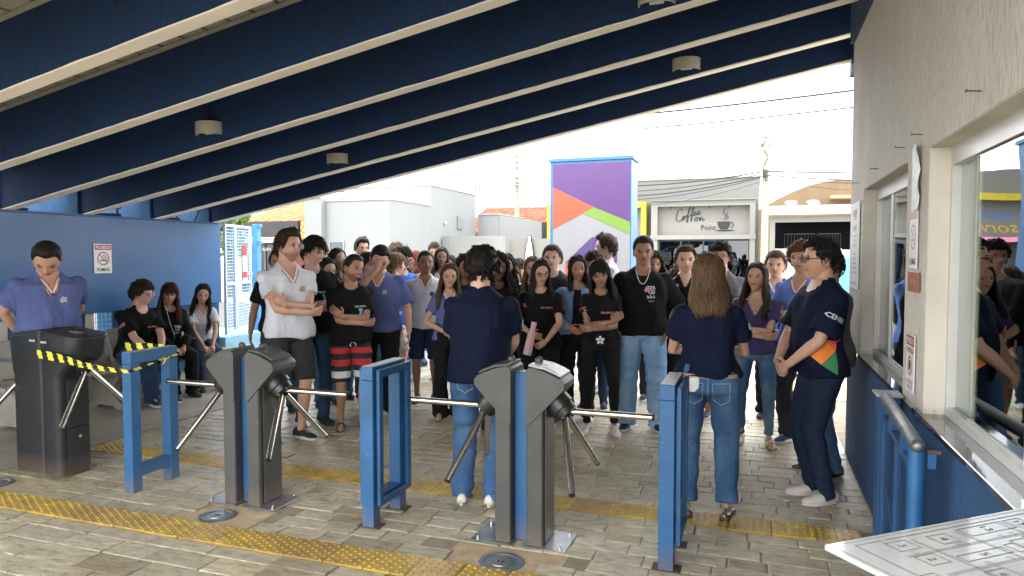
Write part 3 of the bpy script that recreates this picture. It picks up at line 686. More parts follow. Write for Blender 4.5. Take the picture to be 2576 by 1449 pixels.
# ---------------------------------------------------------------- grey turnstiles
def arm_dirs(sx):
    a = Vector((.7071 * sx, 0, -.7071)); u_ = Vector((.7071 * sx, 0, .7071)); v_ = Vector((0, 1, 0)); out = []
    for k in range(3):
        t = 2 * math.pi * k / 3; out.append((a * .7071 + (u_ * math.cos(t) + v_ * math.sin(t)) * .7071).normalized())
    return a, out
def mx_box(mb, x0, sx, a, b, *r, bev=.003):
    xs = sorted((x0 + sx * a, x0 + sx * b)); return mb.bbox(xs[0], xs[1], *r, bev)
def turnstile(x0, sx, label, lit, rot=0.0):
    """x0: inner face of the column; sx=+1 reaches to the right"""
    t_ = thing('turnstile', (x0, 3.84, 0), label, 'turnstile', 'grey tripod turnstiles')
    y0, y1 = 3.727, 3.978
    c = MB(); mx_box(c, x0, sx, 0, .095, 3.735, 3.96, 0, .80, bev=.006); obj('column', c, TGREY, t_)
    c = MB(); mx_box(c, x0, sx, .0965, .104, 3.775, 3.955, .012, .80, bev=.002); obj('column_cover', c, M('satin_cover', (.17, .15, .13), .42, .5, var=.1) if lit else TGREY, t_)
    c = MB(); mx_box(c, x0, sx, .0952, .0975, 3.765, 3.7745, .01, .8, bev=.0005); obj('cover_joint', c, INK, t_)
    c = MB(); mx_box(c, x0, sx, -.02 if sx > 0 else -.02, .235, 3.70, 3.99, 0, .008, bev=.002)
    bp_ = obj('base_plate', c, GALV, t_)
    for (dx, yy) in ((.2, 3.735), (.2, 3.955)):
        n = [(x0 + sx * dx + .010 * math.cos(k * math.pi / 3), yy + .010 * math.sin(k * math.pi / 3)) for k in range(6)]
        obj('bolt', MB().prism(n, 'z', .0085, .020).tube([(x0 + sx * dx, yy, .02), (x0 + sx * dx, yy, .032)], .005, 8), STEEL, bp_)
    prof = [(-.004, 1.008), (.02, 1.028), (.10, 1.008), (.17, .980), (.205, .962), (.222, .940), (.222, .912), (.205, .893), (.01, .690), (-.004, .697)]
    n = len(prof); rings = []
    for (yy, k) in ((y0, .985), (y0 + .006, 1.0), (y1 - .03, 1.0), (y1 - .008, .97), (y1, .93)):
        cx, cz = .10, .88; rings.append([(x0 + sx * (cx + (p[0] - cx) * k), yy, cz + (p[1] - cz) * k) for p in (prof if sx > 0 else prof)])
    h = obj('housing', MB().loft(rings), TGREY, t_); smooth_by_angle(h, 28)
    # raised lid on the sloping top
    lid = []
    for (q, dz, ins) in ((0, .001, 0), (0, .012, .0), (0, .016, .006)):
        A_ = [(.008 + ins, 1.026), (.10, 1.013), (.165, .988), (.198 - ins, .972)]
        lid.append([(x0 + sx * a, y0 + .022 + ins, z + dz) for a, z in A_] + [(x0 + sx * a, y1 - .03 - ins, z + dz) for a, z in reversed(A_)])
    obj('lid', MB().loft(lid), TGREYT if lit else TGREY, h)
    kp = MB()
    for i in range(4):
        for j in range(3):
            a = .085 + i * .015; yy = 3.80 + j * .017; z = 1.033 - (a - .02) * .36 + (.004)
            kp.bbox(x0 + sx * a - .0055, x0 + sx * a + .0055, yy, yy + .012, z - .004, z + .003, .001)
    obj('keypad', kp, GREYINK if lit else BLACKP, h)
    dd = MB().ell((x0 + sx * .035, 3.86, 1.047), (.026, .020, .024), 12, 7); obj('reader_knob', dd, TGREY, h, smooth=True)
    if lit:
        rr = MB(); ring(rr, (x0 + sx * .155, 3.85, 1.0095), (sx, 0, -.36), (0, 1, 0), .007, .010, 12); obj('button_print', rr, GREYINK, h)
        obj('reader_light', MB().bbox(x0 + sx * .075 - .012, x0 + sx * .075 + .012, 3.83, 3.86, 1.028, 1.0335, .001, ), M('pale_red_lens', (.62, .33, .30), .3), h)
    st_ = MB(); xs = sorted((x0 + sx * .002, x0 + sx * -.0055)); st_.box(xs[0], xs[1], 3.86, 3.90, .955, .975); obj('maker_label', st_, WORN, h)
    for z in (.925,): obj('screw_cap', MB().box(x0 + sx * .198 - .007, x0 + sx * .198 + .007, y0 - .001, y0 + .004, z - .0025, z + .0025), INK, h)
    a, ds = arm_dirs(sx); c0 = Vector((x0 + sx * .140, 3.862, .811)); hubc = c0 + a * .02
    hub = MB().tube([c0 - a * .02, c0 + a * .045, c0 + a * .05, c0 + a * .088, c0 + a * .094], [.084, .084, .074, .070, .058], 28); hb = smooth_by_angle(obj('hub', hub, BLACKP, t_), 30)
    o2 = c0 + a * .066
    for d_ in ds:
        if rot: d_ = Matrix.Rotation(rot, 3, a) @ d_
        ar = obj('arm', MB().tube([o2 + d_ * .045, o2 + d_ * .50], .0185, 18), STEEL, t_); smooth_by_angle(ar, 40)
        ec = obj('end_cap', MB().tube([o2 + d_ * .5005, o2 + d_ * .508, o2 + d_ * .512], [.0187, .0187, .013], 18), BLACKP, ar); smooth_by_angle(ec, 40)
    return t_
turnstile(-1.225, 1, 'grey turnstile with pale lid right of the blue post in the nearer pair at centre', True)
turnstile(-1.322, -1, 'grey turnstile left of the blue post in the nearer pair at centre, keypad seen edge-on', False)
turnstile(-3.165, 1, 'grey turnstile in the left pair, the one on the right with its keypad facing up', False)
turnstile(-3.262, -1, 'grey turnstile in the left pair, the one on the left half behind the other', False)
for x, lb in ((-1.318, 'tall blue painted post squeezed between the turnstiles of the centre pair'), (-3.257, 'thin blue painted post between the turnstiles of the left grey pair')):
    obj('divider_post', MB().bbox(x, x + .088, 3.80, 3.89, 0, .985, .004), BLUEP, label=lb, cat='post', group='blue posts between turnstiles')

# ---------------------------------------------------------------- dark turnstiles
def dark_turnstile(xc, yc, sx, label, pose):
    t_ = thing('turnstile', (xc, yc, 0), label, 'turnstile', 'charcoal cabinet turnstiles')
    def outline(hx0, hx1, hy0, hy1, z, tilt=0, r=.09, n=6):
        """flat inner side, rounded outer side"""
        P = []
        xi, xo = (hx0, hx1) if sx > 0 else (hx1, hx0)
        for (cx, cy, a0) in ((hx1 - r, hy0 + r, -90), (hx1 - r, hy1 - r, 0), (hx0 + .03, hy1 - .03, 90), (hx0 + .03, hy0 + .03, 180)):
            rr = r if cx > (hx0 + hx1) / 2 else .03
            for k in range(n + 1):
                a = R(a0 + 90 * k / n); x = cx + rr * math.cos(a); y = cy + rr * math.sin(a)
                P.append((xc + sx * x, yc + y, z + tilt * (x - hx0)))
        return P if sx > 0 else P[::-1]
    bw, hw = (.17, .36) if sx > 0 else (.33, .40)
    body = [outline(0, bw, -.13, .13, 0, 0, .055), outline(0, bw, -.13, .13, .74, 0, .055), outline(0, bw + .02, -.13, .14, .78, 0, .06), outline(0, hw - .02, -.14, .17, .92, -.03, .10), outline(0, hw, -.14, .18, 1.075, -.12, .12)]
    smooth_by_angle(obj('cabinet', MB().loft(body), TDARK, t_), 35)
    lidp = [outline(-.004, hw + .006, -.145, .185, 1.079, -.12, .12), outline(-.004, hw + .006, -.145, .185, 1.094, -.12, .12), outline(.004, hw - .002, -.137, .177, 1.102, -.12, .11)]
    ld = smooth_by_angle(obj('lid', MB().loft(lidp), TDARK, t_), 30)
    zt = lambda x: 1.1025 - .12 * x
    X = lambda a: xc + sx * a
    kp = MB()
    for i in range(4):
        for j in range(3):
            a = .15 + i * .022; yy = yc - .02 + j * .022; kp.bbox(X(a) - .008, X(a) + .008, yy, yy + .014, zt(a) - .002, zt(a) + .004, .001)
    obj('keypad', kp, GREYINK, ld)
    obj('display', MB().bbox(min(X(.06), X(.14)), max(X(.06), X(.14)), yc + .08, yc + .11, zt(.1) - .003, zt(.1) + .004, .001), M('dark_red_display', (.05, .012, .01), .15), ld)
    obj('card_slot', MB().bbox(min(X(.25), X(.31)), max(X(.25), X(.31)), yc - .06, yc - .0, zt(.28) - .002, zt(.28) + .003, .001), BLACKP, ld)
    a = .02; obj('silver_tag', MB().box(min(X(.03), X(.09)), max(X(.03), X(.09)), yc - .1275 - .028, yc - .126 - .028, 1.01, 1.025), WORN, ld)
    if sx > 0:
        obj('service_door', MB().bbox(X(.1705), X(.176), yc - .07, yc + .11, .045, .36, .002), TDARK, t_)
        lk = obj('lock', MB().tube([(X(.1765), yc + .02, .29), (X(.184), yc + .02, .29)], .013, 14), STEEL, t_)
        obj('side_panel', MB().bbox(X(.1705), X(.176), yc - .07, yc + .11, .367, .735, .002), TDARK, t_)
    av, ds = arm_dirs(sx); c0 = Vector((X(.245), yc + .02, .84))
    hb = smooth_by_angle(obj('hub', MB().tube([c0 - av * .06, c0 + av * .03, c0 + av * .055], [.075, .072, .05], 22), BLACKP, t_), 35)
    o2 = c0 + av * .03
    for d_ in ds:
        d_ = Matrix.Rotation(pose, 3, av) @ d_
        smooth_by_angle(obj('arm', MB().tube([o2 + d_ * .04, o2 + d_ * .50], .0185, 16), STEEL, t_), 40)
dark_turnstile(-5.02, 3.86, 1, 'charcoal turnstile wrapped in warning tape, right one of the dark pair', 0)
dark_turnstile(-5.085, 3.91, -1, 'charcoal turnstile at the far left edge, left one of the dark pair', 0)

# ---------------------------------------------------------------- blue frames
def frame(x, label, plates):
    t_ = thing('lane_barrier', (x, 3.87, 0), label, 'barrier frame', 'blue frames between turnstile lanes')
    y0, y1, h = 3.665, 4.08, .985
    obj('post', MB().bbox(x - .04, x + .04, y0, y0 + .08, 0, h - .082, .003), BLUEP, t_); obj('post', MB().bbox(x - .04, x + .04, y1 - .08, y1, 0, h - .082, .003), BLUEP, t_)
    obj('top_rail', MB().bbox(x - .04, x + .04, y0, y1, h - .081, h, .003), BLUEP, t_)
    obj('top_plate', MB().bbox(x - .037, x + .037, y0 + .004, y1 - .004, h + .0005, h + .002, .0004), WORN, t_)
    obj('bottom_rail', MB().bbox(x - .035, x + .035, y0 + .081, y1 - .081, .10, .18, .003), BLUEP, t_)
    for q in plates:
        xa = x + q * .058; ex = .012
        for (a, b, c, d_) in ((y0 + .03, y0 + .075, .13, .965), (y1 - .03, y1 + .02, .05 if 0 else .13, .965)):
            obj('side_plate', MB().bbox(xa - ex, xa + ex, a, b, c, d_, .002), BLUEP, t_)
        obj('side_plate', MB().bbox(xa - ex, xa + ex, y0 + .0755, y1 - .0305, .92, .965, .002), BLUEP, t_); obj('side_plate', MB().bbox(xa - ex, xa + ex, y0 + .0755, y1 - .0305, .13, .165, .002), BLUEP, t_)
        for yy in (y0 + .06, y1 - .04): obj('spacer', MB().box(min(x + q * .0405, xa - q * ex), max(x + q * .0405, xa - q * ex), yy - .012, yy + .012, .5, .54), BLUEP, t_)
    if plates:
        for yy in (y0 + .04, y1 - .04): obj('foot_plate', MB().bbox(x - .075, x + .075, yy - .05, yy + .05, 0, .006, .002), M('rusty_plate', (.10, .07, .05), .7, .3, var=.4, vs=20), t_)
    return t_
frame(-4.12, 'blue square-tube frame on the left with warning tape knotted round its top rail', [])
frame(-2.215, 'blue frame with side plates, left of the man with his back turned', [-1, 1])
frame(-.435, 'blue frame seen end-on just left of the woman with her back turned', [1])

# warning tape from the dark turnstile to the left frame
t_ = thing('warning_tape', (-4.6, 3.75, .9), 'yellow and black striped warning tape tied round the dark turnstile and the blue frame', 'tape')
def tape(path, width, twist, n=90, seg=.055):
    P = [Vector(p) for p in path]; L = [0]
    for a, b in zip(P[:-1], P[1:]): L.append(L[-1] + (b - a).length)
    def at(s):
        for i in range(len(P) - 1):
            if s <= L[i + 1] or i == len(P) - 2: return P[i].lerp(P[i + 1], (s - L[i]) / (L[i + 1] - L[i]) if L[i + 1] > L[i] else 0), (P[i + 1] - P[i]).normalized(), i
    tp = MB(); tot = L[-1]; ns = max(int(tot / .011), 4); rows = []
    for i in range(ns + 1):
        s = tot * i / ns; p, d_, _ = at(s); up = Vector((0, 0, 1)); sd_ = d_.cross(up).normalized(); t = twist(s / tot)
        hw = width * (1 - .75 * t) / 2; row = []
        for j in range(7):
            q = j / 6 * 2 - 1; row.append(p + up * q * hw + sd_ * (.004 * math.sin(q * 5 + s * 30) * t + .002 * math.sin(s * 25 + q)))
        rows.append(row)
    tp.add([p for r in rows for p in r], [(i * 7 + j, (i + 1) * 7 + j, (i + 1) * 7 + j + 1, i * 7 + j + 1) for i in range(ns) for j in range(6)])
    tp.m = [int((tot * (i + .5) / ns + (j - 3) * width / 6 * .5) / seg + 50) % 2 for i in range(ns) for j in range(6)]
    return tp
front = [(-5.02, 3.70, .93), (-4.95, 3.695, .928), (-4.72, 3.69, .905), (-4.58, 3.67, .885), (-4.40, 3.65, .870), (-4.17, 3.65, .858), (-4.07, 3.652, .858), (-4.066, 3.9, .90), (-4.066, 4.06, .925), (-4.07, 4.09, .93), (-4.165, 4.09, .94)]
back = [(-4.60, 4.09, .955), (-4.4, 4.10, .958), (-4.17, 4.10, .955)]
t1_ = tape(front, .062, lambda t: min(1, max(0, (t - .12) * 1.6))); t2_ = tape(back, .062, lambda t: 0)
obj('tape_band', t1_, [YEL, BLKF], t_); obj('tape_band', t2_, [YEL, BLKF], t_)
kn = MB()
for k in range(5):
    a = random.uniform(0, 6.28); kn.tube([(-4.055, 3.95, .905), (-4.05 + .02 * math.cos(a), 3.95 + .03 * math.sin(a), .905 + random.uniform(-.04, .02))], [.007, .003], 5)
obj('knot', kn, YEL, t_)

# ---------------------------------------------------------------- benches
def bench(y0, y1, label):
    t_ = thing('concrete_bench', (-6.75, (y0 + y1) / 2, 0), label, 'bench', 'cast concrete benches along the fence')
    seat = [(-6.46, .40), (-6.44, .425), (-6.46, .445), (-6.62, .448), (-6.80, .432), (-6.92, .44), (-6.92, .40), (-6.8, .39)]
    obj('seat', smooth_mb(seat, y0, y1), BENCHC, t_)
    back = [(-6.94, .44), (-6.905, .45), (-7.0, .80), (-7.03, .815), (-7.055, .80), (-6.97, .43)]
    obj('backrest', smooth_mb(back, y0 + .01, y1 - .01), BENCHC, t_)
    for yl in (y0 + .2, y1 - .25):
        P = [(-6.93, 0), (-6.93, .05), (-6.88, .07), (-6.84, .16), (-6.86, .28), (-6.95, .38), (-6.95, .46), (-6.90, .50), (-6.9, .395), (-6.50, .395), (-6.50, .33), (-6.57, .25), (-6.58, .17), (-6.52, .09), (-6.45, .05), (-6.45, 0), (-6.56, 0), (-6.58, .035), (-6.80, .035), (-6.82, 0)]
        obj('leg', MB().prism(P, 'y', yl, yl + .09), BENCHC, t_)
    return t_
def smooth_mb(poly, a, b):
    mb = MB(); cx = sum(p[0] for p in poly) / len(poly); cz = sum(p[1] for p in poly) / len(poly)
    mb.loft([[(cx + (p[0] - cx) * k, y, cz + (p[1] - cz) * k) for p in poly] for y, k in ((a, .8), (a + .008, 1), (b - .008, 1), (b, .8))]); return mb
bench(4.44, 5.93, 'empty concrete bench behind the dark turnstiles, nearest the photographer'); bench(5.97, 7.45, 'concrete bench on which the three students sit')

# ---------------------------------------------------------------- blue panel, fence, columns on the left
t_ = thing('hoarding', (-7.2, 6, 1.05), 'long smooth blue board wall mounted above the benches', 'hoarding')
obj('panel_sheet', MB().bbox(-7.215, -7.19, 2.2, 8.02, 1.0, 2.105, .004), BOARD, t_)
obj('top_edge', MB().box(-7.225, -7.18, 2.2, 8.03, 2.106, 2.125), BLUED, t_)
t_ = thing('no_smoking_sign', (-7.18, 5.85, 1.6), 'white PROIBIDO FUMAR sign with red header on the blue panel', 'sign')
ys, zs = 6.11, 1.625; UL = (0, 1, 0); xf = -7.1735
obj('plate', MB().bbox(-7.188, -7.176, ys - .115, ys + .115, zs - .17, zs + .17, .001), PAPER, t_)
mr, mk = MB(), MB(); quad(mr, (xf, ys, zs + .13), UL, VW, .212, .06); no_smoke(mr, mk, (xf, ys, zs + .0), UL, VW, .078)
obj('red_print', mr, REDINK, t_); obj('cigarette_print', mk, INK, t_); obj('lettering', put_text(MB(), 'FUMAR', (xf, ys, zs - .128), UL, VW, .040, .17, bold=.015), INK, t_)
obj('white_lettering', put_text(MB(), 'PROIBIDO', (xf + .001, ys, zs + .13), UL, VW, .038, .19, bold=.015), PAPER, t_)
# columns and low wall with mesh fence behind
t_ = thing('fence', (-7.45, 5, 0), 'blue wire mesh fence with posts behind the benches', 'fence')
for yy in (2.6, 4.1, 5.1, 6.42, 7.9): obj('post', MB().bbox(-7.42, -7.34, yy, yy + .08, 0, 2.0, .004), BLUED, t_)
for z in (.32, 1.0, 2.0): obj('rail', MB().bbox(-7.41, -7.35, 2.2, 8.0, z, z + .04, .002), BLUED, t_)
mb = MB(); y = 2.2
while y < 8: mb.box(-7.382, -7.378, y, y + .004, .36, 2.0); y += .055
z = .37
while z < 2: mb.box(-7.384, -7.376, 2.2, 8, z, z + .004); z += .055
obj('wire_mesh', mb, BLUED, t_, kind='stuff')
for i, yy in enumerate((2.9, 4.93, 5.92, 7.65)):
    obj('concrete_post', MB().bbox(-7.33, -7.23, yy, yy + .10, 0, 1.9, .006), M('pale_concrete_post', (.46, .43, .37), .8, var=.15, kind='World', bmp=.2), label=['pale concrete post hidden furthest left behind the man', 'pale concrete post at the left edge of the photo', 'pale concrete post between the blue-shirted man and the seated boy', 'pale concrete post behind the seated girls'][i], cat='post', group='pale posts under the blue panel')
t_ = thing('railing', (-7.7, 5, 0), 'blue tube railing seen through the gap over the blue panel', 'railing')
for y0_, y1_ in ((2.3, 5.55), (6.1, 6.75), (7.0, 7.7)):
    for z in (2.27, 2.17): obj('rail', MB().tube([(-7.62, y0_, z), (-7.62, y1_, z)], .022, 8), BLUED, t_, smooth=True)
    obj('post', MB().tube([(-7.62, y1_ - .05, 2.0), (-7.62, y1_ - .05, 2.28)], .02, 8), BLUED, t_, smooth=True)
mb = MB().tube(cat_pts := [(-7.28, 7.15, 2.16), (-7.27, 7.3, 2.15), (-7.26, 7.45, 2.10), (-7.26, 7.6, 2.13), (-7.26, 7.68, 2.25), (-7.26, 7.7, 2.4)], .012, 8); obj('cable', mb, M('dark_cable', (.03, .045, .06), .5), smooth=True, label='dark cable sagging over the blue panel end', cat='cable')
# gate leaf, mesh, and blue gate post
t_ = thing('mesh_gate', (-7.2, 8.15, 0), 'white and blue wire mesh gate standing half open left of the street', 'gate')
GA = Vector((-7.22, 8.12, 0)); GB = Vector((-7.58, 9.12, 0)); gd = (GB - GA).normalized(); GW = M('white_blue_gate_paint', (.50, .60, .70), .45, var=.1)
def gbar(s0, z0, s1, z1, w_=.035, mat=GW, name='gate_frame', mb=None): 
    p = GA + gd * s0 + Vector((0, 0, z0)); q = GA + gd * s1 + Vector((0, 0, z1)); nrm_ = Vector((gd.y, -gd.x, 0)); dd = (q - p).normalized(); s_ = nrm_; u_ = s_.cross(dd)
    m0 = mb or MB(); m0.loft([[e + s_ * a * w_ / 2 + u_ * b * w_ / 2 for a, b in ((-1, -1), (1, -1), (1, 1), (-1, 1))] for e in (p, q)])
    if mb is None: obj(name, m0, mat, t_)
GL = (GB - GA).length
for s in (.02, .36, .42, GL - .05): gbar(s, .52, s, 2.12)
for z in (.55, 1.25, 2.1): gbar(0, z, GL - .03, z)
mb = MB(); z = .6
while z < 2.08: gbar(0, z, GL - .05, z, .009, mb=mb); z += .045
s = .05
while s < GL - .05: gbar(s, .56, s, 2.1, .006, mb=mb); s += .06
obj('wire_mesh', mb, M('pale_blue_wire', (.35, .52, .72), .5), t_, kind='stuff')
obj('plinth', MB().box(-7.36, -7.12, 8.0, 9.3, 0, .5), M('pale_blue_plaster', (.25, .45, .60), .8, var=.2, kind='World', bmp=.4, bs=50), label='pale blue plaster plinth under the mesh gate', cat='plinth')
t_ = thing('gate_post', (-7.6, 9.3, 0), 'bright blue steel gate post with hinge lugs beside the mesh gate', 'post')
gp = Vector((-7.66, 9.35, 0)); obj('post_shaft', MB().bbox(gp.x - .05, gp.x + .045, gp.y - .05, gp.y + .05, 0, 2.17, .004), M('bright_blue_paint', (.05, .22, .52), .45, var=.12), t_)
for z in (2.12, 1.85, 1.1): obj('hinge_lug', MB().bbox(gp.x + .046, gp.x + .10, gp.y - .04, gp.y + .02, z, z + .05, .003), M('bright_blue_paint', (.05, .22, .52)), t_)
t_ = thing('banner', (-7.3, 8.6, 1.5), 'small red and white poster tied to the mesh gate', 'poster')
bp0 = GA + gd * .72 + Vector((.03, 0, 0)); mb = MB()
for (a, b, c) in ((1.82, 1.66, 'r'), (1.66, 1.42, 'w'), (1.42, 1.32, 'r'), (1.32, 1.24, 'w')):
    q = MB().add([bp0 - gd * .09 + Vector((0, 0, a)), bp0 + gd * .09 + Vector((0, 0, a)), bp0 + gd * .09 + Vector((0, 0, b)), bp0 - gd * .09 + Vector((0, 0, b))], [(0, 1, 2, 3)]); obj('poster_band', q, REDINK if c == 'r' else PAPER, t_)
# ---------------------------------------------------------------- totem sign
def flat(name, pts, y, mat, par, d=.0):
    """polygon in the XZ plane at depth y, facing the camera, with a little thickness"""
    return obj(name, MB().prism(pts, 'y', y, y + .004 + d), mat, par)
t_ = thing('totem_sign', (-2.75, 12.3, 0), 'tall school totem sign with purple, orange, green and grey panels in a blue casing', 'sign')
tx0, tx1, tz = -3.50, -2.055, 3.31; TB = M('totem_blue_casing', (0.032, 0.136, 0.32), .4, var=.06, kind='World')
TF = M('totem_white', (0.2112, 0.2112, 0.2218), .45, var=.04, kind='World'); TP = M('totem_purple', (0.0736, 0.0288, 0.128), .45, var=.06, kind='World'); TP2 = M('totem_violet', (0.064, 0.0384, 0.1344), .45, var=.05)
TO = M('totem_orange', (0.4, 0.068, 0.028), .45, var=.05, kind='World'); TG = M('totem_green', (0.128, 0.224, 0.032), .45, var=.06, kind='World')
obj('casing', MB().bbox(tx0, tx1, 12.0, 12.62, 0, tz, .004), TB, t_); obj('cap', MB().bbox(tx0 - .02, tx1 + .03, 11.97, 12.66, tz + .001, tz + .06, .004), TB, t_)
fx0, fx1 = tx0 + .055, tx1 - .02; yf = 11.994
X_ = lambda u: fx0 + (fx1 - fx0) * u; Z_ = lambda v: .3 + (tz - .04 - .3) * v
# measured on the face: u across, v up from the hidden base
zc = lambda z: z
flat('face_panel', [(fx0, .3), (fx1, .3), (fx1, 3.27), (fx0, 3.27)], yf, TF, t_)
flat('purple_field', [(fx0, 3.268), (fx1, 3.268), (fx1, 2.245), (X_(.54), 2.51), (fx0, 2.875)], yf - .006, TP, t_)
flat('orange_field', [(fx0, 2.868), (X_(.535), 2.502), (X_(.40), 2.405), (fx0, 2.13)], yf - .006, TO, t_)
flat('green_band', [(X_(.54), 2.503), (fx1, 2.238), (fx1, 2.03), (X_(.405), 2.402)], yf - .006, TG, t_)
flat('violet_square', [(X_(.515), 1.985), (X_(.84), 1.985), (X_(.84), 1.54), (X_(.515), 1.54)], yf - .006, TP, t_)
flat('violet_triangle', [(X_(.51), 1.98), (X_(.51), 1.54), (X_(.17), 1.54)], yf - .006, TP2, t_)
flat('orange_square', [(X_(.17), 1.535), (X_(.17), 1.15), (X_(.51), 1.15), (X_(.51), 1.535)], yf - .006, TO, t_)
flat('orange_square', [(X_(.515), 1.12), (X_(.515), .8), (X_(.84), .8), (X_(.84), 1.12)], yf - .006, TO, t_)

# ---------------------------------------------------------------- coffee shop
GW_ = m_render('grey_shop_render', (0.1464, 0.1486, 0.1375), (0.1242, 0.1242, 0.1153), 1, .4); CW = m_render('cream_shop_render', (0.1996, 0.1951, 0.1774), (0.1686, 0.1641, 0.1464), 1, .4)
DGL = m_glass('shop_glass', (.10, .12, .13), 1.7)
t_ = thing('coffee_shop', (-2.4, 32, 0), 'pale grey shop with the sign Coffee on Point above dark glass doors', 'building')
obj('wall', MB().box(-5.35, .0, 32.6, 40, 0, 5.12), GW_, t_); obj('parapet', MB().box(-5.4, .03, 32.55, 40, 5.121, 5.17), m_render('parapet_light', (0.2661, 0.2661, 0.2528), (0.2218, 0.2218, 0.204)), t_)
f0, f1 = -4.56, -.15
obj('portal', MB().box(f0, f0 + .28, 31.8, 32.598, 0, 4.1).box(f1 - .22, f1, 31.8, 32.598, 0, 4.1).box(f0 + .281, f1 - .221, 31.8, 32.598, 3.86, 4.1).box(f0 + .281, f1 - .221, 32.2, 32.598, 2.62, 3.859), CW, t_)
obj('ledge', MB().box(f0 - .03, f1 + .03, 31.75, 32.0, 2.40, 2.60), CW, t_); obj('ledge_top', MB().box(f0 - .04, f1 + .04, 31.7, 32.5, 4.101, 4.15), CW, t_)
DR = M('dark_door_frame', (.03, .032, .035), .4)
nn = 4; a0, a1 = f0 + .29, f1 - .23
for i in range(nn):
    xa = a0 + (a1 - a0) * i / nn; xb = a0 + (a1 - a0) * (i + 1) / nn
    p = obj('glass_door', MB().box(xa, xa + .04, 32.3, 32.36, 0, 2.38).box(xb - .04, xb, 32.3, 32.36, 0, 2.38).box(xa + .04, xb - .04, 32.3, 32.36, 2.33, 2.38).box(xa + .04, xb - .04, 32.3, 32.36, 0, .1), DR, t_)
    obj('pane', MB().box(xa + .04, xb - .04, 32.32, 32.33, .1, 2.33), DGL, p)
obj('dark_interior', MB().box(a0, a1, 32.5, 32.59, 0, 2.39), M('dark_shop_inside', (.010, .012, .018), .9), t_)
k_ = MB(); yy = 32.17; U, V = (1, 0, 0), (0, 0, 1)
def S(pts, ox, oz, k, w_=.035): stroke(k_, cat_curve(pts), (ox, yy, oz), U, V, w_, k)
q = .30
S([(.75, 1.15), (.6, 1.35), (.25, 1.1), (.05, .4), (.2, .02), (.6, .1), (.95, .5)], -3.52, 3.22, q * 1.35)                       # C
def o_let(ox, oz, k): S([(.35, .55), (.1, .45), (.02, .15), (.2, 0), (.42, .2), (.38, .5), (.75, .42)], ox, oz, k)
def f_let(ox, oz, k): S([(0, .25), (.3, .6), (.55, 1.25), (.62, 1.5), (.5, 1.5), (.35, 1.0), (.2, -.1), (.12, -.6), (.22, -.55), (.32, .1), (.6, .35)], ox, oz, k)
def e_let(ox, oz, k): S([(0, .2), (.35, .32), (.38, .52), (.2, .55), (.08, .25), (.22, 0), (.62, .25)], ox, oz, k)
o_let(-3.24, 3.28, q * 1.0); f_let(-3.07, 3.36, q * .95); f_let(-2.90, 3.40, q * .95); e_let(-2.76, 3.46, q * 1.0); e_let(-2.60, 3.49, q * 1.0)
o_let(-2.70, 3.22, q * 1.0); S([(0, .0), (.12, .5), (.12, .1), (.3, .48), (.45, .4), (.5, .05), (.8, .3)], -2.50, 3.22, q * 1.0)
put_text(k_, 'Point', (-2.10, yy, 2.93), U, V, .22, .62, bold=.0)
cup = [(-1.72, 3.18), (-1.18, 3.18), (-1.20, 3.0), (-1.30, 2.84), (-1.60, 2.84), (-1.70, 3.0)]
k_.prism(cup, 'y', yy, yy + .02); k_.prism([(-1.8, 2.80), (-1.65, 2.765), (-1.2, 2.765), (-1.02, 2.80), (-1.02, 2.815), (-1.8, 2.815)], 'y', yy, yy + .02)
ring(k_, (-1.16, yy, 3.03), U, V, .085, .125, 14, -1.6, 1.6)
stroke(k_, cat_curve([(0, 0), (.09, .14), (-.02, .3), (.02, .5)]), (-1.45, yy, 3.25), U, V, .03); stroke(k_, cat_curve([(0, 0), (.05, .1), (-.02, .2), (.02, .32)]), (-1.32, yy, 3.27), U, V, .03)
obj('sign_lettering', k_, INK, t_)
obj('house_number', put_text(MB(), '337', (f0 + .2, 31.745, 2.5), U, V, .1), GREYINK, t_)
for x in (-3.72, -2.9, -2.05, -1.25): obj('spotlight', MB().box(x - .03, x + .03, 32.0, 32.1, 3.78, 3.855), BLACKP, t_)
# acai shop with yellow and pink trim, mostly behind the totem (seen again in the gatehouse glass)
t_ = thing('ice_cream_shop', (-7, 32, 0), 'ice cream shop with yellow frame, pink ledge and painted cone behind the totem', 'building')
YB = M('yellow_shop_frame', (0.4092, 0.33, 0.0132), .5, kind='World'); PK = M('pink_shop_ledge', (.78, .28, .42), .5)
obj('wall', MB().box(-9.5, -5.40, 32.62, 40, 0, 5.0), GW_, t_); obj('yellow_frame', MB().box(-9.45, -4.80, 31.9, 32.6, 3.86, 4.11).box(-5.03, -4.80, 31.9, 32.6, 2.4, 3.859).box(-9.45, -9.22, 31.9, 32.6, 2.4, 3.859), YB, t_)
obj('sign_board', MB().box(-9.21, -5.04, 32.3, 32.6, 2.42, 3.859), m_render('shop_sign_grey', (0.1597, 0.1663, 0.1686), (0.1419, 0.1464, 0.1464)), t_); obj('pink_ledge', MB().box(-9.45, -4.80, 31.85, 32.3, 2.2, 2.40), PK, t_)
mb = MB(); put_text(mb, 'açaí e pão', (-6.6, 32.29, 3.3), U, V, .42, 2.2, shear=.3); obj('blue_lettering', mb, M('blue_shop_print', (.03, .18, .55), .5), t_)
mb = MB(); put_text(mb, 'sorvetes', (-6.6, 32.29, 2.78), U, V, .38, 2.4, shear=.3); obj('yellow_lettering', mb, YB, t_)
obj('plot_number', put_text(MB(), '82', (-5.2, 32.29, 3.35), U, V, .16), M('blue_shop_print', (.03, .18, .55)), t_)
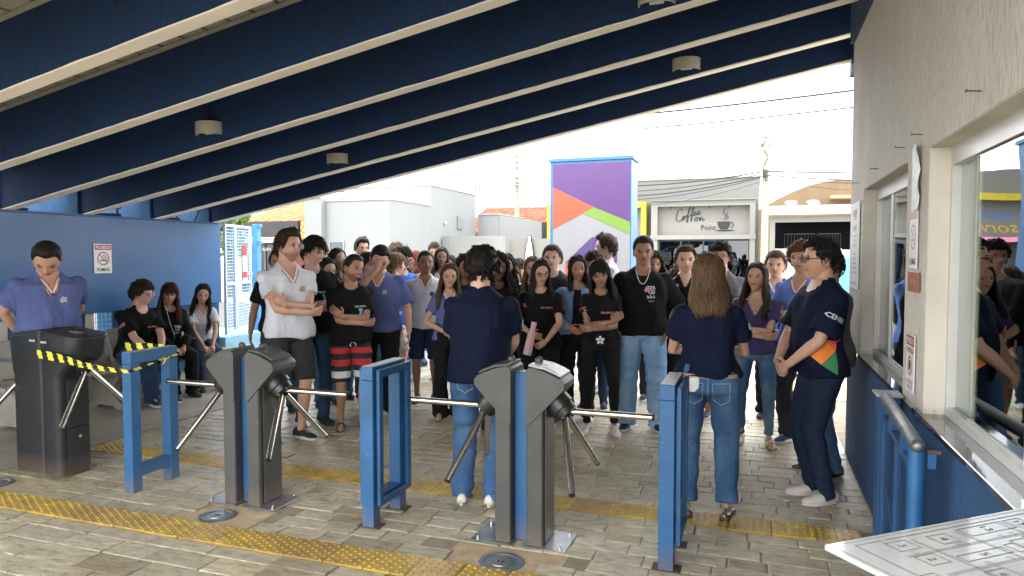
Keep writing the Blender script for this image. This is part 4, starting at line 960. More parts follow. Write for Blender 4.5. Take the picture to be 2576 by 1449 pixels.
obj('cone', MB().prism([(-9.1, 3.2), (-8.2, 3.2), (-8.65, 2.5)], 'y', 32.28, 32.299), M('wafer_print', (.75, .68, .35), .6), t_); obj('scoop', MB().prism([(-9.15, 3.21), (-8.15, 3.21), (-8.2, 3.45), (-8.5, 3.55), (-8.8, 3.55), (-9.1, 3.45)], 'y', 32.28, 32.299), PK, t_)
obj('shutter', MB().box(-9.4, -5.1, 32.5, 32.619, 0, 2.2), M('dark_shutter', (.06, .065, .07), .6), t_)
# workshop with metal fascia, right of the coffee shop
t_ = thing('workshop', (2.5, 30, 0), 'white brick workshop with metal fascia, dark opening and blue door on the right', 'building')
BR = M('white_brick', (0.2838, 0.2739, 0.2508), .85, var=.08, kind='World'); COR = M('corrugated_metal', (0.264, 0.2574, 0.2376), .45, .3, var=.2, vs=1.5, kind='World')
obj('wall', MB().box(.62, 5.6, 30.3, 30.5, 0, 1.92), M('brick_joint', (.33, .31, .28), .9), t_)
mb = MB(); z = .9
r_ = 0
while z < 1.90:
    x = .62 - (.11 if r_ % 2 else 0)
    while x < 5.6:
        a, b = max(x, .62), min(x + .215, 5.6)
        if b - a > .02 and not (3.0 < (a + b) / 2 < 4.6): mb.box(a, b, 30.285 + random.uniform(-.003, .003), 30.30, z, z + .072)
        x += .225
    z += .083; r_ += 1
obj('brick_face', mb, BR, t_, kind='stuff')
obj('blue_door', MB().box(3.02, 4.6, 30.2, 30.298, 0, 1.60), M('sky_blue_door', (.10, .34, .62), .5, kind='World'), t_)
for i in range(12): obj('door_rib', MB().box(3.08 + i * .13, 3.11 + i * .13, 30.18, 30.199, .03, 1.57), M('sky_blue_door', (.10, .34, .62)), t_)
obj('lintel_wall', MB().box(.42, 5.6, 30.3, 30.5, 3.02, 3.25).box(.42, .619, 30.3, 30.5, 0, 3.02), CW, t_)
obj('fascia', MB().box(.3, 5.6, 30.0, 30.15, 3.30, 3.52), M('galvanised_fascia', (0.297, 0.3102, 0.3102), .4, .5, var=.15, kind='World'), t_)
mb = MB()
for i in range(44): x = .3 + i * .12; mb.prism([(x, 3.53), (x + .06, 3.56), (x + .12, 3.53), (x + .12, 3.535), (x + .06, 3.565), (x, 3.535)], 'y', 30.0, 31.5)
for v_ in range(0): pass
mb.v = [(x, y, z + (y - 30.0) * .14) for x, y, z in mb.v]; obj('corrugated_roof', mb, COR, t_)
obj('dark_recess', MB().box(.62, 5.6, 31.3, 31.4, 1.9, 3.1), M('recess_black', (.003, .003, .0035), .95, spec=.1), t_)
gm = MB()
for (a, b) in ((1.0, 2.15), (2.25, 3.1)):
    gm.box(a, b, 30.9, 30.92, 2.0, 2.03).box(a, b, 30.9, 30.92, 2.55, 2.58)
    for i in range(10): gm.box(a + (b - a) * i / 9 - .006, a + (b - a) * i / 9 + .006, 30.9, 30.92, 2.03, 2.55)
obj('window_grille', gm, M('dark_grille', (.014, .015, .016), .6), t_)
for x in (1.25, 2.1):
    n = 18; rr = [(0.001, 3.99), (.2, 3.97), (.27, 3.88), (.27, 3.72), (.2, 3.66)]
    rings = [[(x + q * (1 if k % 2 else .9) * math.cos(2 * math.pi * k / n), 31.6 + q * (1 if k % 2 else .9) * math.sin(2 * math.pi * k / n), z) for k in range(n)] for q, z in rr]
    obj('roof_ventilator', MB().loft(rings), COR, t_)
# arched warehouse behind
t_ = thing('arched_warehouse', (4, 42, 0), 'ochre warehouse with a curved roof behind the workshop', 'building')
P = [(-.9, 0)] + [(-.9 + 10 * i / 16, 3.7 + 2.1 * math.sin(math.pi * (i / 16))) for i in range(17)] + [(9.1, 0)]
obj('gable_wall', MB().prism(P, 'y', 42, 50), m_render('ochre_render', (.17, .115, .06), (.11, .08, .05), 2, .8), t_)
obj('tiled_awning', MB().prism([(3.6, 4.9), (5.8, 4.9), (5.8, 4.7), (3.6, 4.75)], 'y', 41, 41.9), m_tile_roof('old_tiles', (.35, .20, .12), (.5, .32, .2)), t_)
# bush top beside the pole
# ---------------------------------------------------------------- white corner house
WH = m_render('white_house_render', (0.2085, 0.2129, 0.2129), (0.173, 0.1774, 0.1774), .6, .55); WH2 = m_render('stained_white_wall', (0.1996, 0.1996, 0.1951), (0.1198, 0.1153, 0.1065), 1.6, .6)
t_ = thing('white_house', (-15, 26, 0), 'large plain white house with stepped flat blocks on the left across the street', 'building')
obj('wall', MB().box(-16.3, -13.42, 24.0, 27.6, 0, 3.84), WH, t_); obj('wall', MB().box(-17.08, -16.31, 23.7, 27.6, 0, 3.95), WH, t_)
obj('wall', MB().box(-17.5, -13.42, 27.61, 32.7, 0, 4.72), WH, t_)
CAP = M('roof_edge_flashing', (.42, .42, .41), .6, kind='World')
obj('parapet_cap', MB().box(-16.34, -13.38, 23.96, 27.6, 3.841, 3.87).box(-17.12, -16.31, 23.66, 27.6, 3.951, 3.98).box(-17.54, -13.38, 27.58, 32.74, 4.721, 4.75), CAP, t_)
WF = M('grey_window_frame', (.18, .20, .20), .5); WG = M('dark_window_glass', (.05, .06, .065), .12)
w_ = obj('window', MB().box(-16.15, -15.44, 23.95, 23.999, 2.21, 2.27).box(-16.15, -16.09, 23.95, 23.999, 1.2, 2.21).box(-15.5, -15.44, 23.95, 23.999, 1.2, 2.21).box(-16.09, -15.5, 23.95, 23.999, 1.70, 1.76), WF, t_); obj('pane', MB().box(-16.09, -15.5, 23.975, 23.985, 1.76, 2.21).box(-16.09, -15.5, 23.975, 23.985, 1.2, 1.70), WG, w_)
d_ = obj('door', MB().box(-13.419, -13.37, 24.15, 25.47, 0, 2.22), WF, t_)
for k in range(4): obj('door_panel', MB().box(-13.369, -13.36, 24.25 + k * .3, 24.45 + k * .3, .1, 2.12), M('dark_door_slat', (.09, .10, .10), .5), d_)
obj('meter_box', MB().box(-13.419, -13.35, 30.35, 30.95, 2.95, 3.55), M('grey_meter_box', (.16, .17, .17), .6), t_)
obj('wall_light', MB().ell((-13.36, 29.0, 3.15), (.06, .09, .09)), M('yellowed_globe', (.6, .55, .35), .4), t_, smooth=True)
for (a, b, c, d2, h, m2, lb) in [(-15.4 + 2.1, -10.35, 28.6, 28.8, 2.55, WH2, 'stained low white boundary wall behind the crowd, left of the pole'),]:
    obj('boundary_wall', MB().box(a, b, c, d2, 0, h).box(a, a + .25, c - .03, c, 0, h + .02).box(-11.9, -11.75, c - .03, c, 0, h + .02), m2, label=lb, cat='wall')
t_ = thing('annex_house', (-12, 33, 0), 'low white annex with sloping top edge between the white house and the pole', 'building')
obj('wall', MB().box(-13.4, -12.3, 33.0, 37, 0, 3.75), WH, t_)
obj('side_wall', MB().prism([(-12.29, 0), (-10.05, 0), (-10.05, 3.35), (-12.29, 3.72)], 'y', 33.02, 36.9), WH, t_); obj('wall_cap', MB().box(-13.45, -12.28, 32.95, 37, 3.751, 3.79), CAP, t_)
def tile_roof(name, x0, x1, y0, y1, z0, z1, mat, par, nx, ny):
    mb = MB(); w_ = (x1 - x0) / nx; sl_ = (z1 - z0) / (y1 - y0)
    for i in range(nx):
        for j in range(ny):
            ya = y0 + (y1 - y0) * j / ny; yb = y0 + (y1 - y0) * (j + 1) / ny + .06; za = z0 + (ya - y0) * sl_; zb = z0 + (yb - y0) * sl_ - .03; xc = x0 + w_ * (i + .5) + random.uniform(-.01, .01); r = w_ * .42
            vs = []
            for (yy_, zz_, rr) in ((ya, za, r), (yb, zb, r * .85)):
                for k in range(5): a = math.pi * k / 4; vs.append((xc + rr * math.cos(a), yy_, zz_ + rr * .7 * math.sin(a)))
            mb.add(vs, [(k, k + 1, k + 6, k + 5) for k in range(4)] + [(0, 1, 2, 3, 4)])
    mb.box(x0, x1, y0, y1, z0 - .3, z0 - .25); k = len(mb.v) - 8
    mb.v[k:] = [(x, y, z0 + (y - y0) * sl_ - (.02 if i >= 4 else .08)) for i, (x, y, z) in enumerate(mb.v[k:])]
    obj(name, mb, mat, par, kind='stuff')
RT = m_tile_roof('red_clay_tiles', (0.1452, 0.0396, 0.0198), (0.2772, 0.099, 0.0462)); OT = m_tile_roof('orange_clay_tiles', (0.2508, 0.1056, 0.0396), (0.3696, 0.1914, 0.0792))
t_ = thing('tiled_house', (-13, 40, 0), 'house with a red clay tile roof left of the totem sign', 'building')
tile_roof('roof_tiles', -16.5, -10.2, 37.5, 42, 3.0, 4.75, RT, t_, 30, 12); obj('wall', MB().box(-16.3, -10.0, 37.9, 42, 0, 3.0), WH, t_)
obj('boundary_wall', MB().box(-10.3, -8.0, 29.0, 29.2, 0, 2.42), m_render('cream_side_wall', (0.1686, 0.1663, 0.1419), (0.133, 0.1286, 0.1109)), label='cream side wall behind the pole with the bottle-shaped sign', cat='wall')
t_ = thing('bottle_sign', (-9.3, 28.9, 1.5), 'bottle-shaped black and white advertising sign fixed to the cream wall', 'sign')
P = [(-.17, 0), (-.2, .5), (-.12, 1.0), (-.05, 1.15), (-.05, 1.35), (.06, 1.35), (.06, 1.15), (.13, 1.0), (.2, .5), (.17, 0)]
bx, bz = -9.33, 1.20; obj('sign_body', MB().prism([(bx + p[0], bz + p[1]) for p in P], 'y', 28.75, 28.99), M('black_sign_rim', (.03, .03, .03), .3), t_)
obj('sign_face', MB().prism([(bx + .02 + p[0] * .8, bz + .03 + p[1] * .95) for p in P], 'y', 28.74, 28.749), M('white_sign_face', (.62, .64, .66), .4), t_); obj('face_print', put_text(MB(), 'Skol', (bx, 28.735, bz + .55), U, V, .1), M('light_blue_print', (.2, .5, .7), .5), t_)
# left: tiled building with black fascia and dark shopfront
t_ = thing('bar_building', (-20, 26, 0), 'small bar with orange tile roof, black fascia board and dark glass front at the left', 'building')
tile_roof('roof_tiles', -22.6, -18.3, 26.2, 31, 3.22, 4.6, OT, t_, 22, 12)
obj('fascia', MB().box(-22.4, -19.02, 25.9, 26.1, 2.50, 3.2), M('black_fascia', (.012, .012, .014), .5, var=.4, vs=1.5, kind='World'), t_)
obj('brick_gable', MB().box(-19.0, -18.4, 26.1, 26.4, 2.4, 3.2), M('orange_plank', (.50, .22, .08), .7), t_)
for k in range(3): obj('plank', MB().box(-19.0, -18.4, 26.06, 26.099, 2.45 + k * .25, 2.66 + k * .25), M('orange_wood', (.58, .28 - k * .03, .10), .6), t_)
obj('awning', MB().prism([(25.4, 2.28), (26.1, 2.48), (26.1, 2.45), (25.4, 2.24)], 'x', -22.4, -19.1), COR, t_)
obj('wall', MB().box(-22.4, -18.45, 26.4, 31, 0, 2.49), m_render('red_brown_wall', (0.168, 0.0605, 0.0403), (0.1008, 0.0403, 0.0336)), t_)
sf = obj('shopfront', MB().box(-22.4, -19.9, 26.3, 26.39, 0, 2.2), M('dark_shopfront', (.010, .014, .017), .15), t_)
for x in (-22.4, -21.1, -20.4, -19.95): obj('mullion', MB().box(x, x + .06, 26.25, 26.299, 0, 2.2), M('mullion_grey', (.12, .12, .12), .5), sf)
obj('orange_strip', MB().box(-22.4, -19.9, 26.27, 26.298, .82, .92), M('orange_strip_paint', (.6, .16, .04), .5), t_)
obj('sign_lettering', put_text(MB(), 'ELSEN', (-20.95, 26.24, 1.98), U, V, .13, .75, bold=.02), PAPER, t_)
for z in (1.75, 1.45): obj('notice', MB().box(-19.78, -19.55, 26.34, 26.398, z, z + .22), PAPER, t_)
# ---------------------------------------------------------------- poles, wires, floodlights
PC = M('pole_concrete', (.30, .26, .19), .85, var=.15, kind='World')
def pole(x, y, h, r, label, arms):
    t_ = thing('utility_pole', (x, y, 0), label, 'pole', 'concrete utility poles'); obj('pole_shaft', MB().tube([(x, y, 0), (x, y, h)], [r, r * .62], 8), PC, t_)
    for (z, w_) in arms: obj('crossarm', MB().box(x - w_ / 2, x + w_ / 2, y - .05, y + .05, z - .04, z + .04), M('weathered_wood', (.20, .17, .14), .8), t_)
    for (z, w_) in arms:
        for q in (-.45, -.2, .2, .45): obj('insulator', MB().ell((x + q * w_, y, z + .1), (.045, .045, .07), 6, 4), M('insulator_grey', (.25, .22, .2), .4), t_)
    return t_
pa = pole(-12.35, 36, 7.42, .17, 'concrete utility pole left of the totem with a NILSON plate', [])
for z in (7.0, 6.7, 6.4): obj('bracket', MB().box(-12.6, -12.3, 35.85, 35.95, z, z + .03), INK, pa)
t2_ = thing('pole_plate', (-12.35, 35.8, 2.8), 'small white plate reading NILSON on the utility pole', 'sign'); obj('plate', MB().bbox(-12.72, -12.0, 35.74, 35.76, 2.35, 2.95, .002), PAPER, t2_)
mb = MB(); put_text(mb, 'NILSON', (-12.36, 35.735, 2.83), U, V, .13, .62, bold=.02); put_text(mb, 'CONSTRUTOR', (-12.36, 35.735, 2.66), U, V, .06, .6); put_text(mb, '(18) 9 9159-7188', (-12.36, 35.735, 2.44), U, V, .06, .6); obj('lettering', mb, GREYINK, t2_)
pb = pole(.22, 29.3, 6.15, .16, 'concrete utility pole right of the coffee shop with tangled fittings on top', [(6.3, .7), (5.95, .4)])
mb = MB().tube([(.22, 29.2, 6.3), (.05, 29.15, 5.9), (.32, 29.1, 5.5), (.1, 29.15, 5.1), (.25, 29.2, 4.6)], .02, 5); obj('drop_cable', mb, INK, pb, smooth=True)
pole(-21.0, 52, 7.4, .14, 'distant pole with crossarm above the left roof of the white house', [(7.1, 1.6)]); pole(-18.9, 56, 7.2, .13, 'distant pole with insulators above the annex roof', [(6.8, 2.2), (6.4, 1.0)]); pole(-29.5, 60, 8.6, .14, 'farthest pole just under the canopy edge at left', [(8.2, 1.6)])
WIRE = M('cable_black', (.03, .03, .033), .6)
def wire(pts, r, lb, sag=.3):
    P = []
    for a, b in zip(pts[:-1], pts[1:]):
        for k in range(12):
            t = k / 12; p = Vector(a).lerp(Vector(b), t); p.z -= sag * 4 * t * (1 - t); P.append(p)
    P.append(Vector(pts[-1])); obj('power_line', MB().tube(P, r, 5), WIRE, smooth=True, label=lb, cat='cable', group='overhead lines along the street')
xl, xr = -45, 30
for i, (za, zb, r, sg) in enumerate([(5.85, 4.95, .035, .5), (5.6, 4.88, .022, .6), (5.45, 4.80, .03, .7), (5.35, 4.75, .018, .8), (6.4, 5.0, .012, .2), (5.2, 4.6, .012, .95)]):
    wire([(-45, 44, za + 1), (-12.35, 35.7, za), (.22, 29.1, zb), (14, 22.5, zb + .15)], r, ['thick bundled overhead cable along the street, topmost', 'overhead cable just under the thick bundle', 'second thick overhead bundle crossing before the shops', 'thin overhead cable below the bundles', 'lone thin wire high on the left pole', 'lowest sagging thin wire over the coffee shop'][i], sg)
for i, (z, r) in enumerate([(7.1, .018), (6.95, .034), (6.7, .018), (6.5, .024)]): wire([(-3.4, 22, z - .9), (8, 20, z - .6)], r, ['thin high wire at upper right, first', 'heavier high wire at upper right', 'thin high wire at upper right, third', 'lowest high wire at upper right'][i], .1)
for i, (x, z) in enumerate([(-8.3, 14.6), (11.5, 14.0)]):
    t_ = thing('floodlight_mast', (x, 78, 0), ['faint stadium floodlight rows left of the right pole', 'faint stadium floodlight rows right of the right pole'][i], 'floodlight', 'distant stadium floodlights')
    pm = M('pale_far_mast', (.66, .67, .68), .8)
    obj('mast', MB().tube([(x, 78, 0), (x, 78, z + 1.2)], [.06, .03], 6), pm, t_)
    for k in range(4): obj('lamp_row', MB().box(x - .9, x + .9, 77.9, 78.0, z - 1.4 + k * .85, z - 1.3 + k * .85), M('far_lamp_row', (.38, .39, .41), .8), t_)
# parked cars glimpsed far right/left are hidden behind the crowd in the photo
# ---------------------------------------------------------------- greenery behind the left fence
LEAF = [M('leaf_green', (.11, .18, .05), .5, var=.3), M('leaf_yellow_green', (.22, .27, .06), .5, var=.25), M('leaf_dark_green', (.06, .11, .03), .5, var=.3)]
BARK = M('bark', (.12, .085, .06), .9, var=.2)
def foliage(mb, c, rad, n, s, rr=random):
    c = Vector(c)
    for _ in range(n):
        d = Vector((rr.gauss(0, 1), rr.gauss(0, 1), rr.gauss(0, 1))).normalized() * rr.random() ** .4; p = c + Vector((d.x * rad[0], d.y * rad[1], d.z * rad[2]))
        u = Vector((rr.uniform(-1, 1), rr.uniform(-1, 1), rr.uniform(-.6, .6))).normalized(); v = u.cross(Vector((rr.uniform(-1, 1), rr.uniform(-1, 1), rr.uniform(-1, 1)))).normalized(); q = s * rr.uniform(.6, 1.3)
        mb.add([p - u * q, p - v * q * .45, p + u * q, p + v * q * .45], [(0, 1, 2, 3)])
def tree(x, y, h, r, label, mats=(0, 2)):
    t_ = thing('tree', (x, y, 0), label, 'tree', 'garden trees beyond the left fence')
    tr = obj('trunk', MB().tube([(x, y, -.05), (x + .1, y, h * .3), (x - .05, y + .1, h * .55), (x, y, h * .8)], [.16, .12, .08, .03], 8), BARK, t_)
    for k in range(5):
        a = k * 1.3; obj('limb', MB().tube([(x, y, h * (.4 + .06 * k)), (x + r * .4 * math.cos(a), y + r * .4 * math.sin(a), h * (.6 + .05 * k)), (x + r * .8 * math.cos(a), y + r * .8 * math.sin(a), h * (.72 + .05 * k))], [.06, .04, .015], 6), BARK, tr)
    for mi in mats:
        mb = MB()
        for k in range(9):
            a = random.uniform(0, 6.3); q = r * random.uniform(.2, .8); foliage(mb, (x + q * math.cos(a), y + q * math.sin(a), h * random.uniform(.5, .98)), (r * .42, r * .42, r * .3), 260, .09)
        obj('crown', mb, LEAF[mi], t_)
tree(-11.0, 8.2, 4.2, 1.7, 'garden tree seen over the panel at far left', (0, 1)); tree(-12.5, 5.0, 4.6, 2.0, 'tall garden tree left of the blue panel', (0, 2)); tree(-19.4, 22.0, 3.5, 1.1, 'tree whose leaves show above the blue gate post', (0, 1))
for i, (x, y, h, lb) in enumerate([(-8.1, 3.6, .45, 'green leafy plant behind the far-left turnstile'), (-7.9, 4.7, .4, 'low leafy plant left of the empty bench leg'), (-8.2, 5.6, .5, 'leafy plant behind the empty bench'), (-8.0, 6.8, .5, 'leafy plant behind the seated students'), (-7.75, 2.9, .4, 'leafy plant at the left photo edge')]):
    t_ = thing('plant', (x, y, 0), lb, 'plant', 'low plants behind the benches'); obj('stem', MB().tube([(x, y, -.04), (x, y + .02, h * .8)], [.012, .005], 5), BARK, t_)
    mb = MB(); foliage(mb, (x, y, h * .6), (.35, .5, h * .45), 260, .07); obj('leaves', mb, LEAF[i % 2], t_)
obj('lawn', MB().box(-30, -7.62, -4, 8.7, -.2, .0), M('grass_green', (.13, .20, .05), .9, var=.35, vs=8, kind='World'), kind='structure')
obj('garden_wall', MB().box(-14.2, -14, -4, 12, 0, 1.9), m_render('garden_wall_white', (0.2688, 0.2755, 0.2621), (0.2016, 0.2016, 0.1882)), label='white garden wall beyond the lawn on the left', cat='wall')
t_ = thing('blue_building', (-12, 6.3, 0), 'low blue garden structure glimpsed under the panel through the fence', 'building')
obj('wall', MB().box(-13.6, -11.6, 5.4, 9.4, 0, .9), M('sky_blue_garden_paint', (.12, .33, .62), .6, kind='World'), t_)
# ================================================================ people
SK = {'fair': (.56, .34, .25), 'light': (.47, .275, .19), 'tan': (.34, .185, .115), 'brown': (.22, .115, .070), 'dark': (.115, .058, .036)}
HC = {'black': ((.010, .009, .008), (.022, .018, .016)), 'dark': ((.020, .013, .009), (.045, .028, .018)), 'brown': ((.045, .026, .015), (.09, .052, .028)), 'light': ((.10, .058, .03), (.24, .145, .07)), 'auburn': ((.09, .032, .014), (.22, .085, .035)), 'burgundy': ((.09, .014, .016), (.2, .035, .035)), 'grey': ((.02, .02, .02), (.09, .09, .09))}
def smst(a, b, x):
    t = np.clip((x - a) / (b - a), 0, 1); return t * t * (3 - 2 * t)
def head_pt(th, ph, fem=False, wide=1.0):
    """th from the crown (0..pi), ph around, 0 = face front (-Y), +ph towards the person's left (+X)"""
    th, ph = np.asarray(th, float), np.asarray(ph, float)
    u = np.cos(th); s = np.sin(th) ** .86
    front = np.cos(ph); fr = np.clip(front, 0, 1)
    w_ = .0765 * wide * (1 - .30 * smst(.05, -.95, u)) * (1 + .02 * smst(0, .5, u))
    dF = .094 + .004 * smst(-.5, -.9, u); dB = .100 * (1 - .42 * smst(-.05, -.85, u))
    d = np.where(front > 0, dF, dB)
    x = w_ * s * np.sin(ph); y = -d * s * front; z = .119 * u
    z = z + .006 * fr * smst(-.6, -1, u) * (-1)
    y = y - .012 * fr ** 2 * smst(-.6, -.88, u) * s                     # chin
    y = y + .006 * fr ** 3 * np.exp(-((z - .002) / .014) ** 2) * np.clip(1 - np.exp(-(x / .016) ** 2), 0, 1)  # sockets
    y = y - .004 * fr ** 2 * np.exp(-((z - .024) / .010) ** 2) * (0 if fem else 1)                # brow
    y = y - .005 * fr ** 2 * np.exp(-((z + .028) / .022) ** 2) * np.exp(-((np.abs(x) - .038) / .018) ** 2)  # cheeks
    nz_ = np.where(z > -.036, np.clip((.020 - z) / .056, 0, 1), np.clip(1 - (-.036 - z) / .010, 0, 1))
    y = y - .026 * nz_ * np.exp(-(x / (.0075 + .006 * nz_)) ** 2) * (front > 0)
    y = y - .005 * fr ** 3 * np.exp(-((z + .060) / .010) ** 2) * np.exp(-(x / .024) ** 2)         # lips
    y = y + .003 * fr ** 3 * np.exp(-((z + .078) / .007) ** 2) * np.exp(-(x / .03) ** 2)
    return np.stack([x, y, z], -1)
def front_y(x, z, fem, wide=1):
    # numeric lookup of the face surface
    th = math.acos(max(-1, min(1, z / .119))); best = None
    w_ = max(1e-6, float(head_pt(th, math.pi / 2, fem, wide)[0])); ph = math.asin(max(-.99, min(.99, x / w_)))
    return float(head_pt(th, ph, fem, wide)[1])
def mk_head(mb, P, T):
    """adds skull, ears and features to mb, transform T"""
    fem = P.get('fem', 0); skin = P['skin_c']; wide = P.get('facew', 1.0)
    nu, nv = 52, 40; a = np.linspace(-math.pi, math.pi, nu, endpoint=False); ph = a - .42 * np.sin(a) * 1.0
    th = np.linspace(.02, math.pi - .02, nv); TH, PH = np.meshgrid(th, ph, indexing='ij'); G = head_pt(TH, PH, fem, wide)
    hc = HC[P['hair'][1]][0]; st = P['hair'][0]; beard = P.get('beard', 0)
    vs = G.reshape(-1, 3); base = len(mb.v); cols = []
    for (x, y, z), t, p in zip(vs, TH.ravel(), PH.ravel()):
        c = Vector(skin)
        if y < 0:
            c = c * (1 - .30 * math.exp(-((abs(x) - .029) / .016) ** 2 - ((z - .004) / .011) ** 2))  # shade of the eye sockets put into the skin colour
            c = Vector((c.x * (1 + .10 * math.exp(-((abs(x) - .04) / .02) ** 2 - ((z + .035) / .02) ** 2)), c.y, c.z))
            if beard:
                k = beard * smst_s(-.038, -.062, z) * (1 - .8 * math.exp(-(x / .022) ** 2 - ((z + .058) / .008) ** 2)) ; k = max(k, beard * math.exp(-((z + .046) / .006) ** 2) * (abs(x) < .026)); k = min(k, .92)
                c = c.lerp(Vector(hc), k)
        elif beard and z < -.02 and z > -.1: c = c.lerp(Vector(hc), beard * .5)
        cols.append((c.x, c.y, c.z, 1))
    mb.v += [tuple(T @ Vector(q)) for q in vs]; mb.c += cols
    fs = [(base + i * nu + j, base + (i + 1) * nu + j, base + (i + 1) * nu + (j + 1) % nu, base + i * nu + (j + 1) % nu) for i in range(nv - 1) for j in range(nu)]
    fs += [tuple(base + j for j in range(nu)), tuple(base + (nv - 1) * nu + j for j in range(nu - 1, -1, -1))]
    mb.f += fs; mb.m += [0] * len(fs)
    def E(c, r, col, nu_=8, nv_=5, rot=None):
        mb.col = tuple(col) + (1,); mb.ell((0, 0, 0), r, nu_, nv_, T @ Matrix.Translation(Vector(c)) @ (rot or Matrix()))
        mb.col = None
    gaze = P.get('gaze', 0)
    for s in (-1, 1):
        ex = s * .031 * wide; ey = front_y(ex, 0, fem, wide)
        if not P.get('closed'):
            E((ex, ey + .0025, .0005), (.0135, .006, .0052), (.33, .29, .27)); E((ex + gaze * .004, ey - .0024, .0005), (.0078, .0022, .0062), (.012, .008, .006), 8, 4)
        E((ex, ey - .0015, .0072 if not P.get('closed') else .0), (.0165, .0050, .0030), sc(hc, .7), 8, 4, Matrix.Rotation(-s * .08, 4, 'Y'))
        by = front_y(ex * 1.05, .023, fem, wide); E((ex * 1.05, by + .0008, .0225 - (.002 if not fem else 0)), (.0185, .0045, (.0042 if not fem else .0030) * P['bk']), sc(hc, 1.0), 8, 4, Matrix.Rotation(s * P['tilt'], 4, 'Y'))
        xe = .0765 * wide; E((s * xe * .97, .012, -.012), (.010, .019, .030), sc(skin, .93), 8, 6, Matrix.Rotation(s * -.25, 4, 'Z'))
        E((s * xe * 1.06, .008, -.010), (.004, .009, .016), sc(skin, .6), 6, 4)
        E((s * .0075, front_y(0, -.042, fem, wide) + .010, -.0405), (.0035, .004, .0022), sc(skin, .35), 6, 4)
    lip = P.get('lip') or ((skin[0] * .86, skin[1] * .55, skin[2] * .55) if fem else (skin[0] * .82, skin[1] * .62, skin[2] * .62))
    ly = front_y(0, -.060, fem, wide); lw = .025 if not P.get('smile') else .029
    E((0, ly + .0025, -.0565), (lw, .0052, .0036), lip); E((0, ly + .0022, -.0635), (lw * .85, .0060, .0046), sc(lip, 1.1))
    if P.get('smile'): E((0, ly - .0012, -.0600), (lw * .78, .0040, .0036), (.62, .58, .52))
    else: E((0, ly - .0022, -.0600), (lw * .9, .003, .0010), sc(lip, .35))
def smst_s(a, b, x):
    t = max(0, min(1, (x - a) / (b - a))); return t * t * (3 - 2 * t)

def hairline(ph, st):
    """polar angle of the hairline for azimuth ph"""
    a = abs(ph); pts = {'short': [(0, .98), (.5, .94), (.85, .98), (1.05, 1.38), (1.30, 1.72), (1.6, 1.60), (1.9, 1.95), (2.3, 2.18), (3.15, 2.24)],
        'fringe': [(0, 1.20), (.5, 1.18), (.85, 1.2), (1.05, 1.45), (1.30, 1.78), (1.6, 1.66), (1.9, 2.0), (2.3, 2.2), (3.15, 2.28)],
        'bangs': [(0, 1.36), (.5, 1.34), (.85, 1.40), (1.05, 1.6), (1.30, 1.9), (1.6, 2.0), (1.9, 2.15), (2.3, 2.3), (3.15, 2.35)],
        'long': [(0, .90), (.4, .97), (.75, 1.15), (1.0, 1.55), (1.30, 1.95), (1.6, 2.05), (1.9, 2.2), (2.3, 2.35), (3.15, 2.4)]}[st]
    for (a0, t0), (a1, t1) in zip(pts[:-1], pts[1:]):
        if a <= a1: k = (a - a0) / (a1 - a0); k = k * k * (3 - 2 * k); return t0 + (t1 - t0) * k
    return pts[-1][1]
